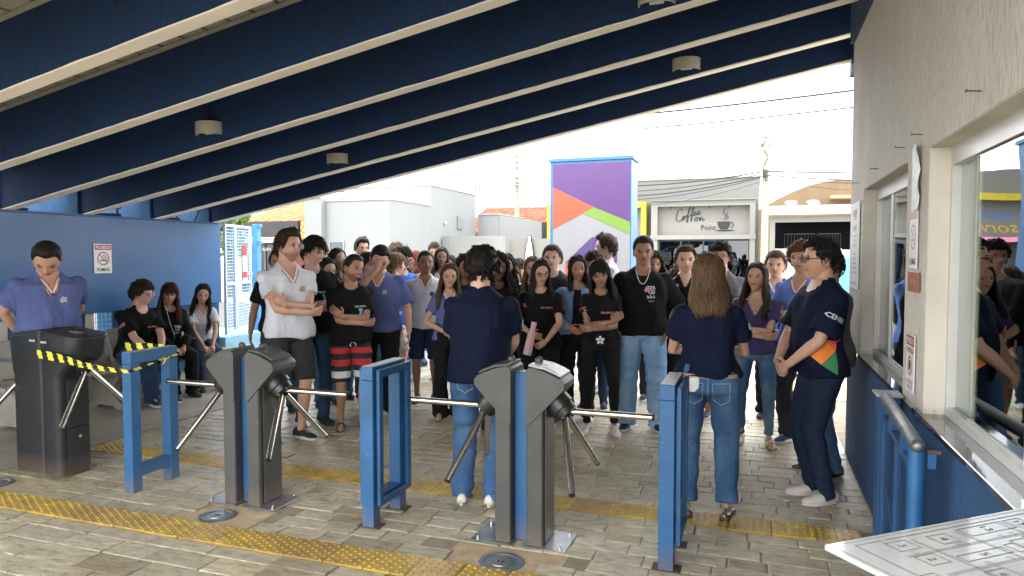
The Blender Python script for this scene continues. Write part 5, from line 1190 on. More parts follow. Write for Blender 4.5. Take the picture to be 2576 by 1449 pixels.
def mk_hair(P, T, rr):
    st, colr = P['hair'][:2]; opt = P['hair'][2] if len(P['hair']) > 2 else {}
    mb = MB(); fem = P.get('fem', 0); wide = P.get('facew', 1.0)
    line = {'buzz': 'short', 'short': 'short', 'quiff': 'short', 'fringe': 'fringe', 'curly': 'fringe', 'tightcurl': 'short', 'long': 'long', 'bangs': 'bangs', 'longcurl': 'long', 'slick': 'long', 'longback': 'long'}[st]
    th0 = {'buzz': .007, 'short': .013, 'quiff': .016, 'fringe': .019, 'curly': .017, 'tightcurl': .016, 'long': .013, 'bangs': .016, 'longcurl': .018, 'slick': .008, 'longback': .016}[st] + opt.get('vol', 0)
    nu, nv = 48, 14; rows = []
    for i in range(nv + 1):
        row = []
        for j in range(nu):
            ph = -math.pi + 2 * math.pi * j / nu; tm = hairline(ph, line); t = .01 + (tm - .01) * i / nv; q = Vector(head_pt(t, ph, fem, wide).tolist())
            nrm_ = Vector((q.x / .0765 ** 2, q.y / .097 ** 2, q.z / .119 ** 2)).normalized()
            k = i / nv; th_ = th0 * (1 - smst_s(.72, 1.0, k) * 1.15)
            if st == 'quiff': th_ += .020 * max(0, math.cos(ph)) ** 1 * math.exp(-((k - .75) / .35) ** 2)
            if st in ('short', 'quiff', 'fringe', 'buzz') and abs(ph) > .9: th_ *= (1 - .55 * smst_s(.45, .9, k))
            th_ += (rr.random() - .5) * .006 * (0 if st in ('long', 'slick', 'buzz', 'longback', 'bangs') else 1) * (k < .95)
            row.append(T @ (q + nrm_ * th_))
        rows.append(row)
    mb.loft([r for r in rows], cap=False); mb.add(rows[0], [tuple(range(nu - 1, -1, -1))])
    def surf(t, ph, off):
        q = Vector(head_pt(t, ph, fem, wide).tolist()); nrm_ = Vector((q.x / .0765 ** 2, q.y / .097 ** 2, q.z / .119 ** 2)).normalized(); return q + nrm_ * off, nrm_
    if st in ('curly', 'tightcurl', 'longcurl'):
        n = {'curly': 380, 'tightcurl': 260, 'longcurl': 240}[st]; s0 = {'curly': .0105, 'tightcurl': .0085, 'longcurl': .012}[st] * opt.get('curl', 1)
        for _ in range(n):
            ph = rr.uniform(-math.pi, math.pi); t = hairline(ph, line) * math.sqrt(rr.random()) * .97
            q, n_ = surf(t, ph, th0 * rr.uniform(.75, 1.25)); r = s0 * rr.uniform(.6, 1.25)
            # each curl: a short bent coil
            a = n_.orthogonal().normalized(); b = n_.cross(a); f0 = rr.uniform(0, 6.28); pts = [T @ (q + (a * math.cos(f0 + k * 1.7) + b * math.sin(f0 + k * 1.7)) * r + n_ * (k - 1) * r * .45) for k in range(4)]
            mb.tube(pts, [r * .45, r * .55, r * .5, r * .2], 4)
    elif st in ('short', 'quiff', 'fringe', 'bangs'):
        for _ in range(340):
            ph = rr.uniform(-math.pi, math.pi); t = hairline(ph, line) * math.sqrt(rr.random()) * .96
            q, n_ = surf(t, ph, th0 * .8)
            fl = Vector((.25 * (rr.random() - .5) + .35 * opt.get('sweep', .6), -1, .1)) if q.z > .05 and abs(ph) < 1.8 else Vector((0, .25, -1))
            if st == 'quiff' and q.y < -.02 and q.z > .03: fl = Vector((.35, -.25, 1))
            if st in ('fringe', 'bangs') and q.y < -.04: fl = Vector((.25 * opt.get('sweep', .6) + .2 * (rr.random() - .5), -.25, -1))
            fl = (fl - n_ * fl.dot(n_) * .85).normalized(); L = rr.uniform(.022, .045) * (1.1 if st != 'short' else .9)
            pts = [q, q + fl * L * .5 + n_ * .004, q + fl * L - n_ * .001]; mb.tube([T @ p for p in pts], [.0042, .0036, .0007], 4)
    if st in ('long', 'bangs', 'longcurl', 'longback', 'slick'):
        Ls = opt.get('len', .34); nl = opt.get('n', 170); back = opt.get('back', 0); 
        for _ in range(nl):
            side = rr.choice((-1, 1)); 
            phr = rr.uniform(opt.get('front', 1.02), math.pi) * side
            # runs from the parting down over the skull to the hairline, then falls free
            P_ = []; tmx = 1.75
            for k in range(5):
                t = .12 + (tmx - .12) * k / 4; pk = phr * (.35 + .65 * min(1, k / 2.5)); q, n_ = surf(t, pk, th0 * (.9 + .3 * rr.random())); P_.append(q)
            last = P_[-1].copy(); out = Vector((last.x, last.y * .8, 0)).normalized(); L = Ls * rr.uniform(.78, 1.06) - .02
            rr2, rr3 = rr.random(), rr.random(); wav = opt.get('wave', .006) if st != 'longcurl' else .016; f0 = rr.uniform(0, 6.28); nk = 7
            fr_ = 1 if abs(phr) < 1.5 else 0
            for k in range(1, nk + 1):
                a = k / nk; dz = L * a
                spread = .006 + opt.get('spread', .022) * smst_s(.2, .75, a) * (1 if not fr_ else .4)
                p = last + out * spread + Vector((0, 0, -dz))
                if fr_: p.y -= (.015 + .065 * opt.get('fwd', 1) * rr2) * smst_s(.25, .8, a); p.x += side * .022 * rr3 * smst_s(.1, .5, a)
                elif abs(phr) > 1.9: p.y += .025 * smst_s(.2, .7, a)
                p.x += wav * math.sin(f0 + k * 1.9) * (1 + a); p.y += wav * math.cos(f0 + k * 2.3)
                P_.append(p)
            r = opt.get('r', .0085) * rr.uniform(.7, 1.2); rad = [r * .8] * 5 + [r * (1.15 - .15 * k / nk) for k in range(1, nk)] + [r * .25]
            mb.tube([T @ p for p in P_], rad, 5)
    if st == 'longback' or opt.get('tail'):
        pass
    if opt.get('bun'):
        q, n_ = surf(.9, math.pi, .03); mb.ell((0, 0, 0), (.035, .035, .035), 10, 7, T @ Matrix.Translation(q))
    return mb

def ik(a, c, l1, l2, pole):
    """middle joint between a and c"""
    d = c - a; L = min(d.length, (l1 + l2) * .999); d = d.normalized(); x = (l1 * l1 - l2 * l2 + L * L) / (2 * L); h = math.sqrt(max(l1 * l1 - x * x, 0)); p = (pole - d * pole.dot(d)).normalized()
    return a + d * x + p * h
def hand(mb, wrist, dirv, palm, skin, side, curl=.5, scale=1.0):
    """dirv: towards the fingers; palm: palm normal; side: +1 left hand"""
    d = dirv.normalized(); pn = (palm - d * palm.dot(d)).normalized(); ac = d.cross(pn).normalized() * (1)
    mb.col = tuple(skin) + (1,); S_ = scale
    def Tm(c): return Matrix(((ac.x, d.x, pn.x, c.x), (ac.y, d.y, pn.y, c.y), (ac.z, d.z, pn.z, c.z), (0, 0, 0, 1)))
    c = wrist + d * .045 * S_; mb.ell((0, 0, 0), (.039 * S_, .052 * S_, .016 * S_), 10, 6, Tm(c))
    for i, (o, L) in enumerate(((-.030, .068), (-.010, .078), (.011, .072), (.030, .056))):
        b = wrist + d * .082 * S_ + ac * o * S_ * side; p1 = b + (d * math.cos(curl * .5) + pn * math.sin(curl * .5)) * L * .45 * S_; p2 = p1 + (d * math.cos(curl * 1.5) + pn * math.sin(curl * 1.5)) * L * .32 * S_; p3 = p2 + (d * math.cos(curl * 2.3) + pn * math.sin(curl * 2.3)) * L * .25 * S_
        mb.tube([b - d * .02 * S_, b, p1, p2, p3], [.0085 * S_, .0092 * S_, .0085 * S_, .0078 * S_, .0062 * S_], 6)
    b = wrist + d * .02 * S_ - ac * .030 * S_ * side; p1 = b + (d * .6 - ac * .7 * side + pn * .3) * .035 * S_; p2 = p1 + (d * .9 - ac * .25 * side + pn * .35) * .032 * S_
    mb.tube([b, p1, p2], [.012 * S_, .0105 * S_, .0075 * S_], 6); mb.col = None

def sect(z, rx, ry, yo=0, n=22, e=2.3, T=None):
    out = []
    for j in range(n):
        a = 2 * math.pi * j / n; c_, s_ = math.cos(a), math.sin(a); k = (abs(c_) ** e + abs(s_) ** e) ** (-1 / e); p = Vector((rx * c_ * k, ry * s_ * k + yo, z)); out.append(T @ p if T else p)
    return out
TOR_M = [(.86, .165, .112, .012), (.94, .166, .115, .010), (1.04, .152, .105, 0), (1.14, .152, .104, -.004), (1.24, .165, .112, -.004), (1.32, .172, .110, 0), (1.38, .168, .096, .006), (1.42, .142, .078, .012), (1.45, .102, .066, .015), (1.478, .074, .060, .015), (1.50, .060, .056, .014)]
TOR_F = [(.86, .178, .125, .015), (.94, .172, .120, .012), (1.04, .140, .098, 0), (1.12, .128, .092, 0), (1.22, .146, .118, -.018), (1.29, .148, .110, -.010), (1.355, .142, .088, .004), (1.40, .122, .073, .010), (1.43, .090, .061, .014), (1.457, .064, .053, .013), (1.48, .051, .049, .012)]
ARMS = {  # wrist, elbow pole, hand direction, palm normal, curl   (person's own side, x mirrored for the right side)
    'side': ((.265, -.03, .86), (.3, 1, 0), (0, -.15, -1), (-1, 0, 0), .45),
    'pocket': ((.205, -.045, .915), (.9, 1, 0), (-.25, -.35, -1), (-1, 0, 0), .3),
    'clasp': ((.075, -.215, .93), (1, .35, 0), (-.75, -.25, -.45), (0, 1, .2), .7),
    'clasphi': ((.085, -.245, 1.02), (1, .3, -.3), (-.7, -.3, -.3), (0, 1, .2), .8),
    'behind': ((.075, .165, .92), (1, .3, 0), (-.7, .1, -.5), (0, -1, 0), .4),
    'cross_a': ((-.105, -.215, 1.155), (.75, -.05, -1), (-.75, .05, .55), (.2, 1, 0), .35),
    'cross_b': ((-.085, -.245, 1.085), (.75, -.05, -1), (-1, .30, .05), (.1, 1, .2), .5),
    'face': ((-.01, -.165, 1.50), (1, -.4, -1), (-.15, .25, 1), (0, 1, 0), 1.3),
    'hold': ((.06, -.235, 1.02), (1, .3, -.2), (-.6, -.5, -.4), (-.2, .4, .8), .9),
    'reach': ((.02, -.42, 1.43), (1, .2, -1), (-.6, -.5, 0), (0, 0, -1), .6),
}
BOT = {'jeans': (.098, .066, .060, .052), 'baggy': (.112, .088, .085, .072), 'skinny': (.094, .058, .048, .040), 'slacks': (.104, .078, .074, .068), 'wide': (.100, .076, .090, .098), 'mom': (.106, .080, .074, .066)}
TASKS = []
def build_raw(P):
    """raw, overlapping closed pieces of body, top and bottoms; merged later by a voxel remesh"""
    s = P['H'] / 1.75; fem = P.get('fem', 0); b = P.get('b', 1.0); bx = b ** 1.0; P['s'] = s
    q_ = random.Random(hash_s(P['key']) + 5); P.setdefault('facew', q_.uniform(.95, 1.06)); k_ = q_.uniform(.88, 1.1); P['skin_c'] = tuple(c * k_ for c in SK[P['skin']]); P['bk'] = q_.uniform(.75, 1.3); P['tilt'] = q_.uniform(-.12, .2)
    P['head'] = tuple(a + q_.uniform(-3, 3) for a in P.get('head', (0, 0, 0))); sit = P.get('sit', 0); lean = P.get('lean', 0); twist = P.get('twist', 0)
    hz = (.92 if not sit else .545 / s) * s
    drop = hz - .92 * s
    TT = Matrix.Translation((0, .0, hz)) @ Matrix.Rotation(R(lean), 4, 'X') @ Matrix.Rotation(R(twist), 4, 'Z') @ Matrix.Translation((0, 0, -hz)) @ Matrix.Translation((0, 0, drop)) @ Matrix.Scale(s, 4)
    P['TT'] = TT; TOR = TOR_F if fem else TOR_M; belly = P.get('belly', 0)
    body, top, bot = MB(), MB(), MB(); v = P.get('vox', .012)
    def tors(mb, ease, z0, zmax=9, hem=0):
        rings = []
        for i, (z, rx, ry, yo) in enumerate(TOR):
            if z > zmax: continue
            e = ease if z < 1.38 else ease * max(.25, 1 - (z - 1.38) / .08)
            bb = bx if z < 1.42 else 1 + (bx - 1) * .5
            by = belly * math.exp(-((z - 1.08) / .13) ** 2)
            if z < z0 - .0001 and i + 1 < len(TOR) and TOR[i + 1][0] <= z0: continue
            zz_ = max(z, z0)
            rings.append(sect(zz_, rx * bb + e + hem * max(0, (1.15 - z)) , ry * bb + e + by * .5 + hem * max(0, 1.15 - z), yo - by * .5, T=TT))
        mb.loft(rings)
    tors(body, -.014, .86)
    # neck
    nb = TT @ Vector((0, .016, 1.44)); hp = TT @ Vector((0, .002, 1.545)); HD = P.get('head', (0, 0, 0))
    piv = Vector((0, .012, 1.52)); HR = Matrix.Rotation(R(HD[0]), 4, 'Z') @ Matrix.Rotation(R(HD[1]), 4, 'X') @ Matrix.Rotation(R(HD[2]), 4, 'Y')
    hs = s ** -.45 * P.get('heads', 1.0) * 1.12
    if fem: hs *= .97
    TH = TT @ Matrix.Translation(piv) @ HR @ Matrix.Translation((0, -.018, .100)) @ Matrix.Scale(hs, 4); P['TH'] = TH
    nr = (.050 if fem else .061) * (1 + (b - 1) * .6) * s
    nk_top = TH @ Vector((0, .022, -.045)); body.tube([nb, nb.lerp(nk_top, .5), nk_top, TH @ Vector((0, .015, 0))], [nr * 1.12, nr, nr * .98, nr * .9], 16, round_=True)
    # arms
    arms = P.get('arms', ('side', 'side')); P['hands'] = []
    if isinstance(arms, str): arms = (arms, arms)
    sw = (.150 if fem else .172) * (1 + (b - 1) * .75); P['sh'] = []
    Raw = []
    for side, nm in ((1, arms[0]), (-1, arms[1])):
        w0, pole, hd, pn, curl = ARMS[nm] if nm in ARMS else P['custom'][nm]
        sh = TT @ Vector((side * sw, .010, 1.362)); yk = 1 + (b - 1) * 1.2 + belly * 3
        w_ = TT @ Vector((side * w0[0] * (1 + (b - 1) * .8 if nm in ('side', 'pocket') else 1), w0[1] * yk, w0[2]))
        R3 = TT.to_3x3().normalized(); mir = lambda q: R3 @ Vector((q[0] * side, q[1], q[2]))
        lu, ll = .292 * s, .258 * s; el = ik(sh, w_, lu, ll, mir(pole)); d = (w_ - sh)
        if d.length > (lu + ll) * .99: w_ = sh + d.normalized() * (lu + ll) * .985; el = ik(sh, w_, lu, ll, mir(pole))
        ra = (.043 if not fem else .037) * (.55 + .45 * b) * s * P.get('armk', 1)
        body.tube([sh, sh.lerp(el, .35), sh.lerp(el, .75), el, el.lerp(w_, .25), el.lerp(w_, .7), w_], [ra * .95, ra * 1.08, ra * .98, ra * .90, ra * .96, ra * .74, ra * .62], 12, round_=True)
        P['hands'].append((w_, mir(hd), mir(pn), side, curl, (.93 if fem else 1.0) * s)); P['sh'].append((sh, el, w_, ra))
    # legs
    hw = (.088 if not fem else .090) * bx * s; legs = []
    stn = P.get('stance', .105) * s; ft = P.get('feet')
    for side in (1, -1):
        hip = Vector((side * hw, 0, hz)); hip = Vector((side * hw, .01, hz))
        if sit:
            an = Vector((side * .10 + (ft[side][0] if ft else 0), -.46 * s + (ft[side][1] if ft else 0), .085)); pole = Vector((side * .15, -1, 1))
        else:
            fo = ft[side] if ft else (0, 0); an = Vector((side * stn + fo[0], .015 + fo[1], .085)); pole = Vector((side * .12, -1, 0))
        lt, lsn = .445 * s, .415 * s
        if not sit and (hip - an).length > (lt + lsn) * .998: lt *= (hip - an).length / (lt + lsn) * 1.003; lsn = (hip - an).length * 1.003 - lt
        kn = ik(hip, an, lt, lsn, pole); legs.append((hip, kn, an, side)); kl = (.6 + .4 * b) * s * (1 if P['bot'][0].startswith('shorts') else .76)
        body.tube([hip, hip.lerp(kn, .5), kn, kn.lerp(an, .3), kn.lerp(an, .75), an], [.080 * kl, .066 * kl, .050 * kl, .054 * kl, .036 * kl, .033 * kl], 12, round_=True)
        sh_ = P['shoes'][0]
        if sh_ in ('slide', 'sandal', 'wedge'):
            yw = R(P.get('toe', 12)) * side; fd = Vector((math.sin(yw), -math.cos(yw), 0)); body.tube([an + Vector((0, .02, -.03)), an + fd * .05 - Vector((0, 0, .04)), an + fd * .13 - Vector((0, 0, .058)), an + fd * .175 - Vector((0, 0, .062))], [.030 * s, .034 * s, .030 * s, .020 * s], 10, round_=True)
            lat = Vector((fd.y, -fd.x, 0)) * side
    P['legs'] = legs
    # top
    tk = P['top']; hemz = tk.get('hem', .87); ease = tk.get('ease', .018 if not fem else .012)
    tors(top, ease, hemz, hem=tk.get('flare', .03))
    sl = tk.get('sleeve', .62)
    for (sh, el, w_, ra), side in zip(P['sh'], (1, -1)):
        se = tk.get('se', .012); top.ell(sh, (ra * 1.18 + se,) * 3, 14, 9); inn = TT @ Vector((side * sw * .42, .010, 1.368))
        if sl <= 1: end = sh.lerp(el, sl); top.tube([inn, sh, sh.lerp(el, sl * .5), end], [ra * .95, ra * 1.08 + se, ra * 1.2 + se * 1.4, ra * 1.12 + se * 2.0], 14); top.tube([sh.lerp(end, .5), end], [ra, ra * 1.05 + se * 1.85], 14)
        else: top.tube([inn, sh, sh.lerp(el, .5), el, el.lerp(w_, .5), el.lerp(w_, .93)], [ra * 1.05 + se * .5, ra * 1.2 + se, ra * 1.15 + se, ra * 1.05 + se * 1.1, ra * .95 + se, ra * .72 + se * .8], 14, round_=False)
    # bottoms
    bk = P['bot']; r4 = BOT.get(bk[0], BOT['jeans']); kb = (.45 + .55 * b) * s
    rings = []
    for (z, rx, ry, yo) in TOR[:3]: rings.append(sect(z, (rx * bx + .010), (ry * bx + .010), yo, T=(Matrix.Translation((0, 0, drop)) @ Matrix.Scale(s, 4))))
    if sit: rings = [sect(z, rx * bx + .01, ry * bx + .02, yo + .0, T=Matrix.Translation((0, 0, drop)) @ Matrix.Scale(s, 4)) for (z, rx, ry, yo) in TOR[:3]]
    bot.loft([sect(.83, rings and TOR[0][1] * bx * .86, TOR[0][2] * bx * .8, .012, T=Matrix.Translation((0, 0, drop)) @ Matrix.Scale(s, 4))] + rings)
    for hip, kn, an, side in legs:
        up_ = hip + Vector((0, 0, .0)); but = Vector((0, .018 * s * (1 if not sit else 0), 0))
        if bk[0].startswith('shorts'):
            kq = P.get('shortk', .92); e2 = hip.lerp(kn, kq); bot.tube([up_ + but, hip.lerp(kn, .4), e2], [r4[0] * kb * 1.02, .098 * kb, .088 * kb], 16)
        else:
            e3 = an + Vector((0, .012, -.045 if bk[0] not in ('skinny', 'mom') else .012)); k1 = kn.lerp(an, .5)
            bot.tube([up_ + but, hip.lerp(kn, .45), kn, k1, e3.lerp(k1, .25), e3], [r4[0] * kb, (r4[0] * .55 + r4[1] * .45) * kb, r4[1] * kb, r4[2] * kb, r4[3] * kb * 1.0, r4[3] * kb * 1.08], 16)
    for mb, nm, vx in ((body, 'body', v), (top, 'top', v * 1.12), (bot, 'bot', v * 1.15)):
        me = mb.mesh('raw'); o = bpy.data.objects.new('raw', me); TMP.objects.link(o)
        m1 = o.modifiers.new('r', 'REMESH'); m1.mode = 'VOXEL'; m1.voxel_size = vx; m1.adaptivity = 0
        m2 = o.modifiers.new('s', 'SMOOTH'); m2.factor = .5; m2.iterations = 3 if nm != 'body' else 2
        P['raw_' + nm] = o

def folds(V, Nn, rr, amp, kind, z0, z1, s):
    """soft cloth folds as displacement along the normals"""
    f = np.zeros(len(V)); x, y, z = V.T
    hh = np.clip((z - z0) / max(z1 - z0, .01), 0, 1)
    for i in range(7):
        if kind == 'top': kx, ky, kz = rr.uniform(-30, 30), rr.uniform(-30, 30), rr.uniform(-16, 16)
        else: kx, ky, kz = rr.uniform(-16, 16), rr.uniform(-16, 16), rr.uniform(25, 75) * rr.choice((-1, 1))
        wv = np.sin(kx * x + ky * y + kz * z + rr.uniform(0, 6.28) + 1.1 * np.sin(9 * z + 7 * x + rr.uniform(0, 6.28)))
        f += np.sign(wv) * np.abs(wv) ** 1.4 * rr.uniform(.5, 1)
    env = (.35 + .65 * (1 - hh)) if kind == 'top' else (.35 + .9 * np.exp(-((hh - .05) / .14) ** 2) + .5 * np.exp(-((hh - .5) / .12) ** 2) + .45 * np.exp(-((hh - .95) / .08) ** 2))
    return V + Nn * (f * env * amp / 2.2)[:, None]

def finish(P):
    rr = random.Random(hash_s(P['key'])); s = P['s']
    root = thing('person', (P['X'], P['Y'], P.get('z', 0)), P['label'], 'person', None, R(P['rot']))
    P['root'] = root; skin = P['skin_c']
    # body
    me = P['me_body']; n0 = len(me.vertices); V = np.empty(n0 * 3, np.float32); me.vertices.foreach_get('co', V); F = [tuple(p.vertices) for p in me.polygons]
    mb = MB(); mb.v = [tuple(q) for q in V.reshape(-1, 3)]; mb.f = F; mb.m = [0] * len(F)
    V3 = V.reshape(-1, 3); cc = np.tile(np.array(list(skin) + [1.0]), (n0, 1))
    mb.c = [tuple(c) for c in cc]
    mk_head(mb, P, P['TH'])
    for (w_, d, pn, side, curl, k) in P['hands']: hand(mb, w_, d, pn, sc(skin, 1.0), side, curl, k)
    if P['shoes'][0] in ('slide', 'sandal', 'wedge'):
        mb.col = tuple(skin) + (1,)
        for hip, kn, an, side in P['legs']:
            yw = R(P.get('toe', 12)) * side; fd = Vector((math.sin(yw), -math.cos(yw), 0)); lat = Vector((-fd.y, fd.x, 0))
            for k in range(5): q = an + fd * (.175 - .006 * abs(k - 1) - .004 * k) * 1.0 + lat * (k - 2) * .0155 * side - Vector((0, 0, .062)); mb.tube([q - fd * .02, q + fd * .018], [.0085, .0075], 5, round_=True)
        mb.col = None
    bo = obj('body', mb, SKIN, root, smooth=True, world=False, cols=True)
    # garments
    tk = P['top']; mats = [tk['mat'], SKIN_PLAIN(P)] + ([tk['inner'][0]] if tk.get('inner') else [])
    for nm, key in (('shirt' if tk.get('name') is None else tk['name'], 'top'), ({'shorts': 'shorts'}.get(P['bot'][0][:6], 'trousers'), 'bot')):
        me = P['me_' + key]; n = len(me.vertices); V = np.empty(n * 3, np.float32); me.vertices.foreach_get('co', V); V = V.reshape(-1, 3).astype(float)
        Nn = np.empty(n * 3, np.float32); me.vertices.foreach_get('normal', Nn); Nn = Nn.reshape(-1, 3)
        V = folds(V, Nn, rr, (tk.get('fold', .016) if key == 'top' else (.004 if P['bot'][0] == 'skinny' else .0075)), key, V[:, 2].min(), V[:, 2].max(), s)
        me.vertices.foreach_set('co', V.astype(np.float32).ravel()); me.update(); me.polygons.foreach_set('use_smooth', [True] * len(me.polygons))
        me.materials.clear()
        if key == 'top':
            for m_ in mats: me.materials.append(m_)
            TI = P['TT'].inverted(); nk = tk.get('neck', ('crew', 1.405))
            idx = np.zeros(len(me.polygons), int)
            for i, p in enumerate(me.polygons):
                c = TI @ p.center
                if (abs(c.x) > .12 or c.z < 1.2) and not tk.get('inner'): continue
                if nk[0] == 'v' and c.y < .02 and c.z > nk[1] and abs(c.x) < .006 + (c.z - nk[1]) * .50: idx[i] = 1
                elif nk[0] != 'v' and c.y < .02 and (c.x / .070) ** 2 + ((c.z - 1.46) / (1.46 - nk[1])) ** 2 < 1: idx[i] = 1
                elif tk.get('inner') and c.y < .0 and abs(c.x) < tk['inner'][1] + (1.4 - c.z) * tk['inner'][2] : idx[i] = 2
                elif c.z > (1.468 if P.get('fem') else 1.487) + (.02 if c.y > 0 else 0): idx[i] = 1
            me.polygons.foreach_set('material_index', idx)
        else: me.materials.append(P['bot'][1])
        o = link(nm, me, root, world=False, **({'label': tk['label']} if key == 'top' and tk.get('label') else {})); P['o_' + key] = o
    bvh = BVHTree.FromPolygons([v.co.copy() for v in P['me_top'].vertices], [tuple(p.vertices) for p in P['me_top'].polygons])
    P['bvh'] = bvh; TT = P['TT']; R3 = TT.to_3x3().normalized()
    def cast(x, z, d=(0, 1, 0), y=-.6):
        o_ = TT @ Vector((x, y, z)); dd = R3 @ Vector(d); h = bvh.ray_cast(o_, dd); return h
    # collar ribbons
    if tk.get('trim'):
        zt = tk['neck'][1]; 
        for mat_, off, wd in ((COLLAR_O, .004, .036), (COLLAR_W, .0055, .019)):
            mb = MB()
            for sx in (-1, 1):
                L = []
                for k in range(9):
                    a = k / 8; x = sx * (.004 + .058 * a ** .95); z = zt - .008 + .108 * a
                    for e in (-1, 1):
                        q = cast(x + sx * e * wd * .45 * .75, z - e * wd * .45 * .6 * 1.0)
                        if q[0] is None: continue
                        L.append(q[0] + q[1] * off if (q[1].dot(R3 @ Vector((0, 1, 0))) < 0) else q[0] - q[1] * off)
                if len(L) >= 4: mb.add(L, [(i, i + 1, i + 3, i + 2) for i in range(0, len(L) - 3, 2)])
            if mb.v: obj('collar_trim', mb, mat_, P['o_top'], world=False)
    # prints: (text or shape, x, z, height, material, side)
    for pr in tk.get('prints', []):
        kind, x0, z0, h, mat_ = pr[:5]; side = pr[5] if len(pr) > 5 else 'front'; mb = MB()
        if isinstance(kind, str): vs, fs = text_verts(kind, 1, 0, .02)
        else: vs, fs = subdiv_poly(kind)
        out = []
        for (a, c) in vs:
            if side == 'front': q = cast(x0 + a * h, z0 + c * h)
            elif side == 'flank': q = cast(.6, z0 + c * h, (-1, 0, 0), x0 + a * h)
            elif side == 'back': q = cast(x0 - a * h, z0 + c * h, (0, -1, 0), .6)
            else:
                sg = 1 if side == 'left' else -1; sh, el = P['sh'][0 if sg > 0 else 1][:2]
                up = (sh - el).normalized(); o_c = sh.lerp(el, z0); fwd = R3 @ Vector((0, 1, 0)); az = x0; outd = (Matrix.Rotation(az, 3, Vector((0, 0, 1))) @ (R3 @ Vector((sg, 0, 0)))); tang = outd.cross(up).normalized() * -1
                tang = up.cross(outd).normalized()
                org = o_c + outd * .5 + tang * a * h + up * c * h; q = bvh.ray_cast(org, -outd)
            out.append(None if q[0] is None else (q[0] + (q[1] * (.0025 if isinstance(kind, str) else .004) if q[1].length else Vector())))
        ok = [f for f in fs if all(out[i] is not None for i in f)]
        if ok: mb.add([o if o is not None else (0, 0, 0) for o in out], ok); used = sorted({i for f in ok for i in f}); mp = {u: i for i, u in enumerate(used)}; mb.v = [mb.v[u] for u in used]; mb.c = [mb.c[u] for u in used]; mb.f = [tuple(mp[i] for i in f) for f in ok]; obj('print', mb, mat_, P['o_top'], world=False)
    # hair
    if P['hair'][0] != 'none':
        hm = HC[P['hair'][1]]; tip = (P['hair'][2] or {}).get('tip') if len(P['hair']) > 2 else None
        mat_ = m_hair('hair_' + P['hair'][1] + ('_tips' if tip else ''), hm[0], tip or hm[1]); obj('hair', mk_hair(P, P['TH'], rr), mat_, root, smooth=True, world=False)
    # glasses
    if P.get('glasses'):
        mb = MB(); T = P['TH']; fy = front_y(0, .004, P.get('fem', 0)) - .010; g_ = P['glasses']; r = g_.get('r', .021); w_ = g_.get('w', .0016)
        for sx in (-1, 1):
            pts = [T @ Vector((sx * .031 + r * 1.08 * math.cos(a), fy + .006 * abs(math.cos(a)) * 0 + .012 * ((sx * .031 + r * math.cos(a)) / .06) ** 2, -.001 + r * g_.get('sq', .9) * math.sin(a))) for a in [2 * math.pi * k / 18 for k in range(19)]]
            mb.tube(pts, w_, 5, cap=False); mb.tube([T @ Vector((sx * (.031 + r * 1.05), fy + .012, .004)), T @ Vector((sx * .074, -.04, .006)), T @ Vector((sx * .079, .012, .004))], w_, 5)
        mb.tube([T @ Vector((-.010, fy, .002)), T @ Vector((0, fy - .002, .005)), T @ Vector((.010, fy, .002))], w_, 5)
        gl = obj('glasses', mb, g_.get('mat', BLACKP), root, smooth=True, world=False)
        mb = MB()
        for sx in (-1, 1): obj('lens', MB().add([T @ Vector((sx * .031 + r * math.cos(a), fy + .002, -.001 + r * .88 * math.sin(a))) for a in [2 * math.pi * k / 14 for k in range(14)]], [tuple(range(14))]), LENS, gl, world=False)
    # shoes
    sk = P['shoes']
    for hip, kn, an, side in P['legs']:
        yw = R(P.get('toe', 12)) * side; T = Matrix.Translation((an.x, an.y, 0)) @ Matrix.Rotation(yw, 4, 'Z') @ Matrix.Scale((s * .96) ** 1, 4)
        if P.get('sit') and P.get('feettilt'): T = T @ Matrix.Rotation(R(P['feettilt']), 4, 'X')
        shoe(sk, T, root, side)
    # extras
    for ex in P.get('extra', []): ex(P, root, R3, rr)

def subdiv_poly(poly):
    n = len(poly); c = (sum(p[0] for p in poly) / n, sum(p[1] for p in poly) / n); T_ = [(c, tuple(poly[i]), tuple(poly[(i + 1) % n])) for i in range(n)]
    for _ in range(3):
        m = lambda a, b: ((a[0] + b[0]) / 2, (a[1] + b[1]) / 2); T_ = [q for a, b, d in T_ for q in ((a, m(a, b), m(a, d)), (m(a, b), b, m(b, d)), (m(a, d), m(b, d), d), (m(a, b), m(b, d), m(a, d)))]
    vs, ix, fs = [], {}, []
    for tr in T_:
        f = []
        for p in tr:
            k = (round(p[0], 5), round(p[1], 5))
            if k not in ix: ix[k] = len(vs); vs.append(p)
            f.append(ix[k])
        if len(set(f)) == 3: fs.append(tuple(f))
    return vs, fs
def SKIN_PLAIN(P): return M('skin_' + P['key'], P['skin_c'], .5, var=.05, vs=12)
def hash_s(t): return sum((i + 3) * ord(c) for i, c in enumerate(t)) * 7919
def dring(y, hw, zt, zb, T, n=10, flat_=.0):
    """D-shaped cross-section of a shoe"""
    out = []
    for k in range(n):
        a = math.pi * k / (n - 1); out.append(T @ Vector((hw * math.cos(a), y, zb + (zt - zb) * max(0, math.sin(a)) ** .8)))
    return out
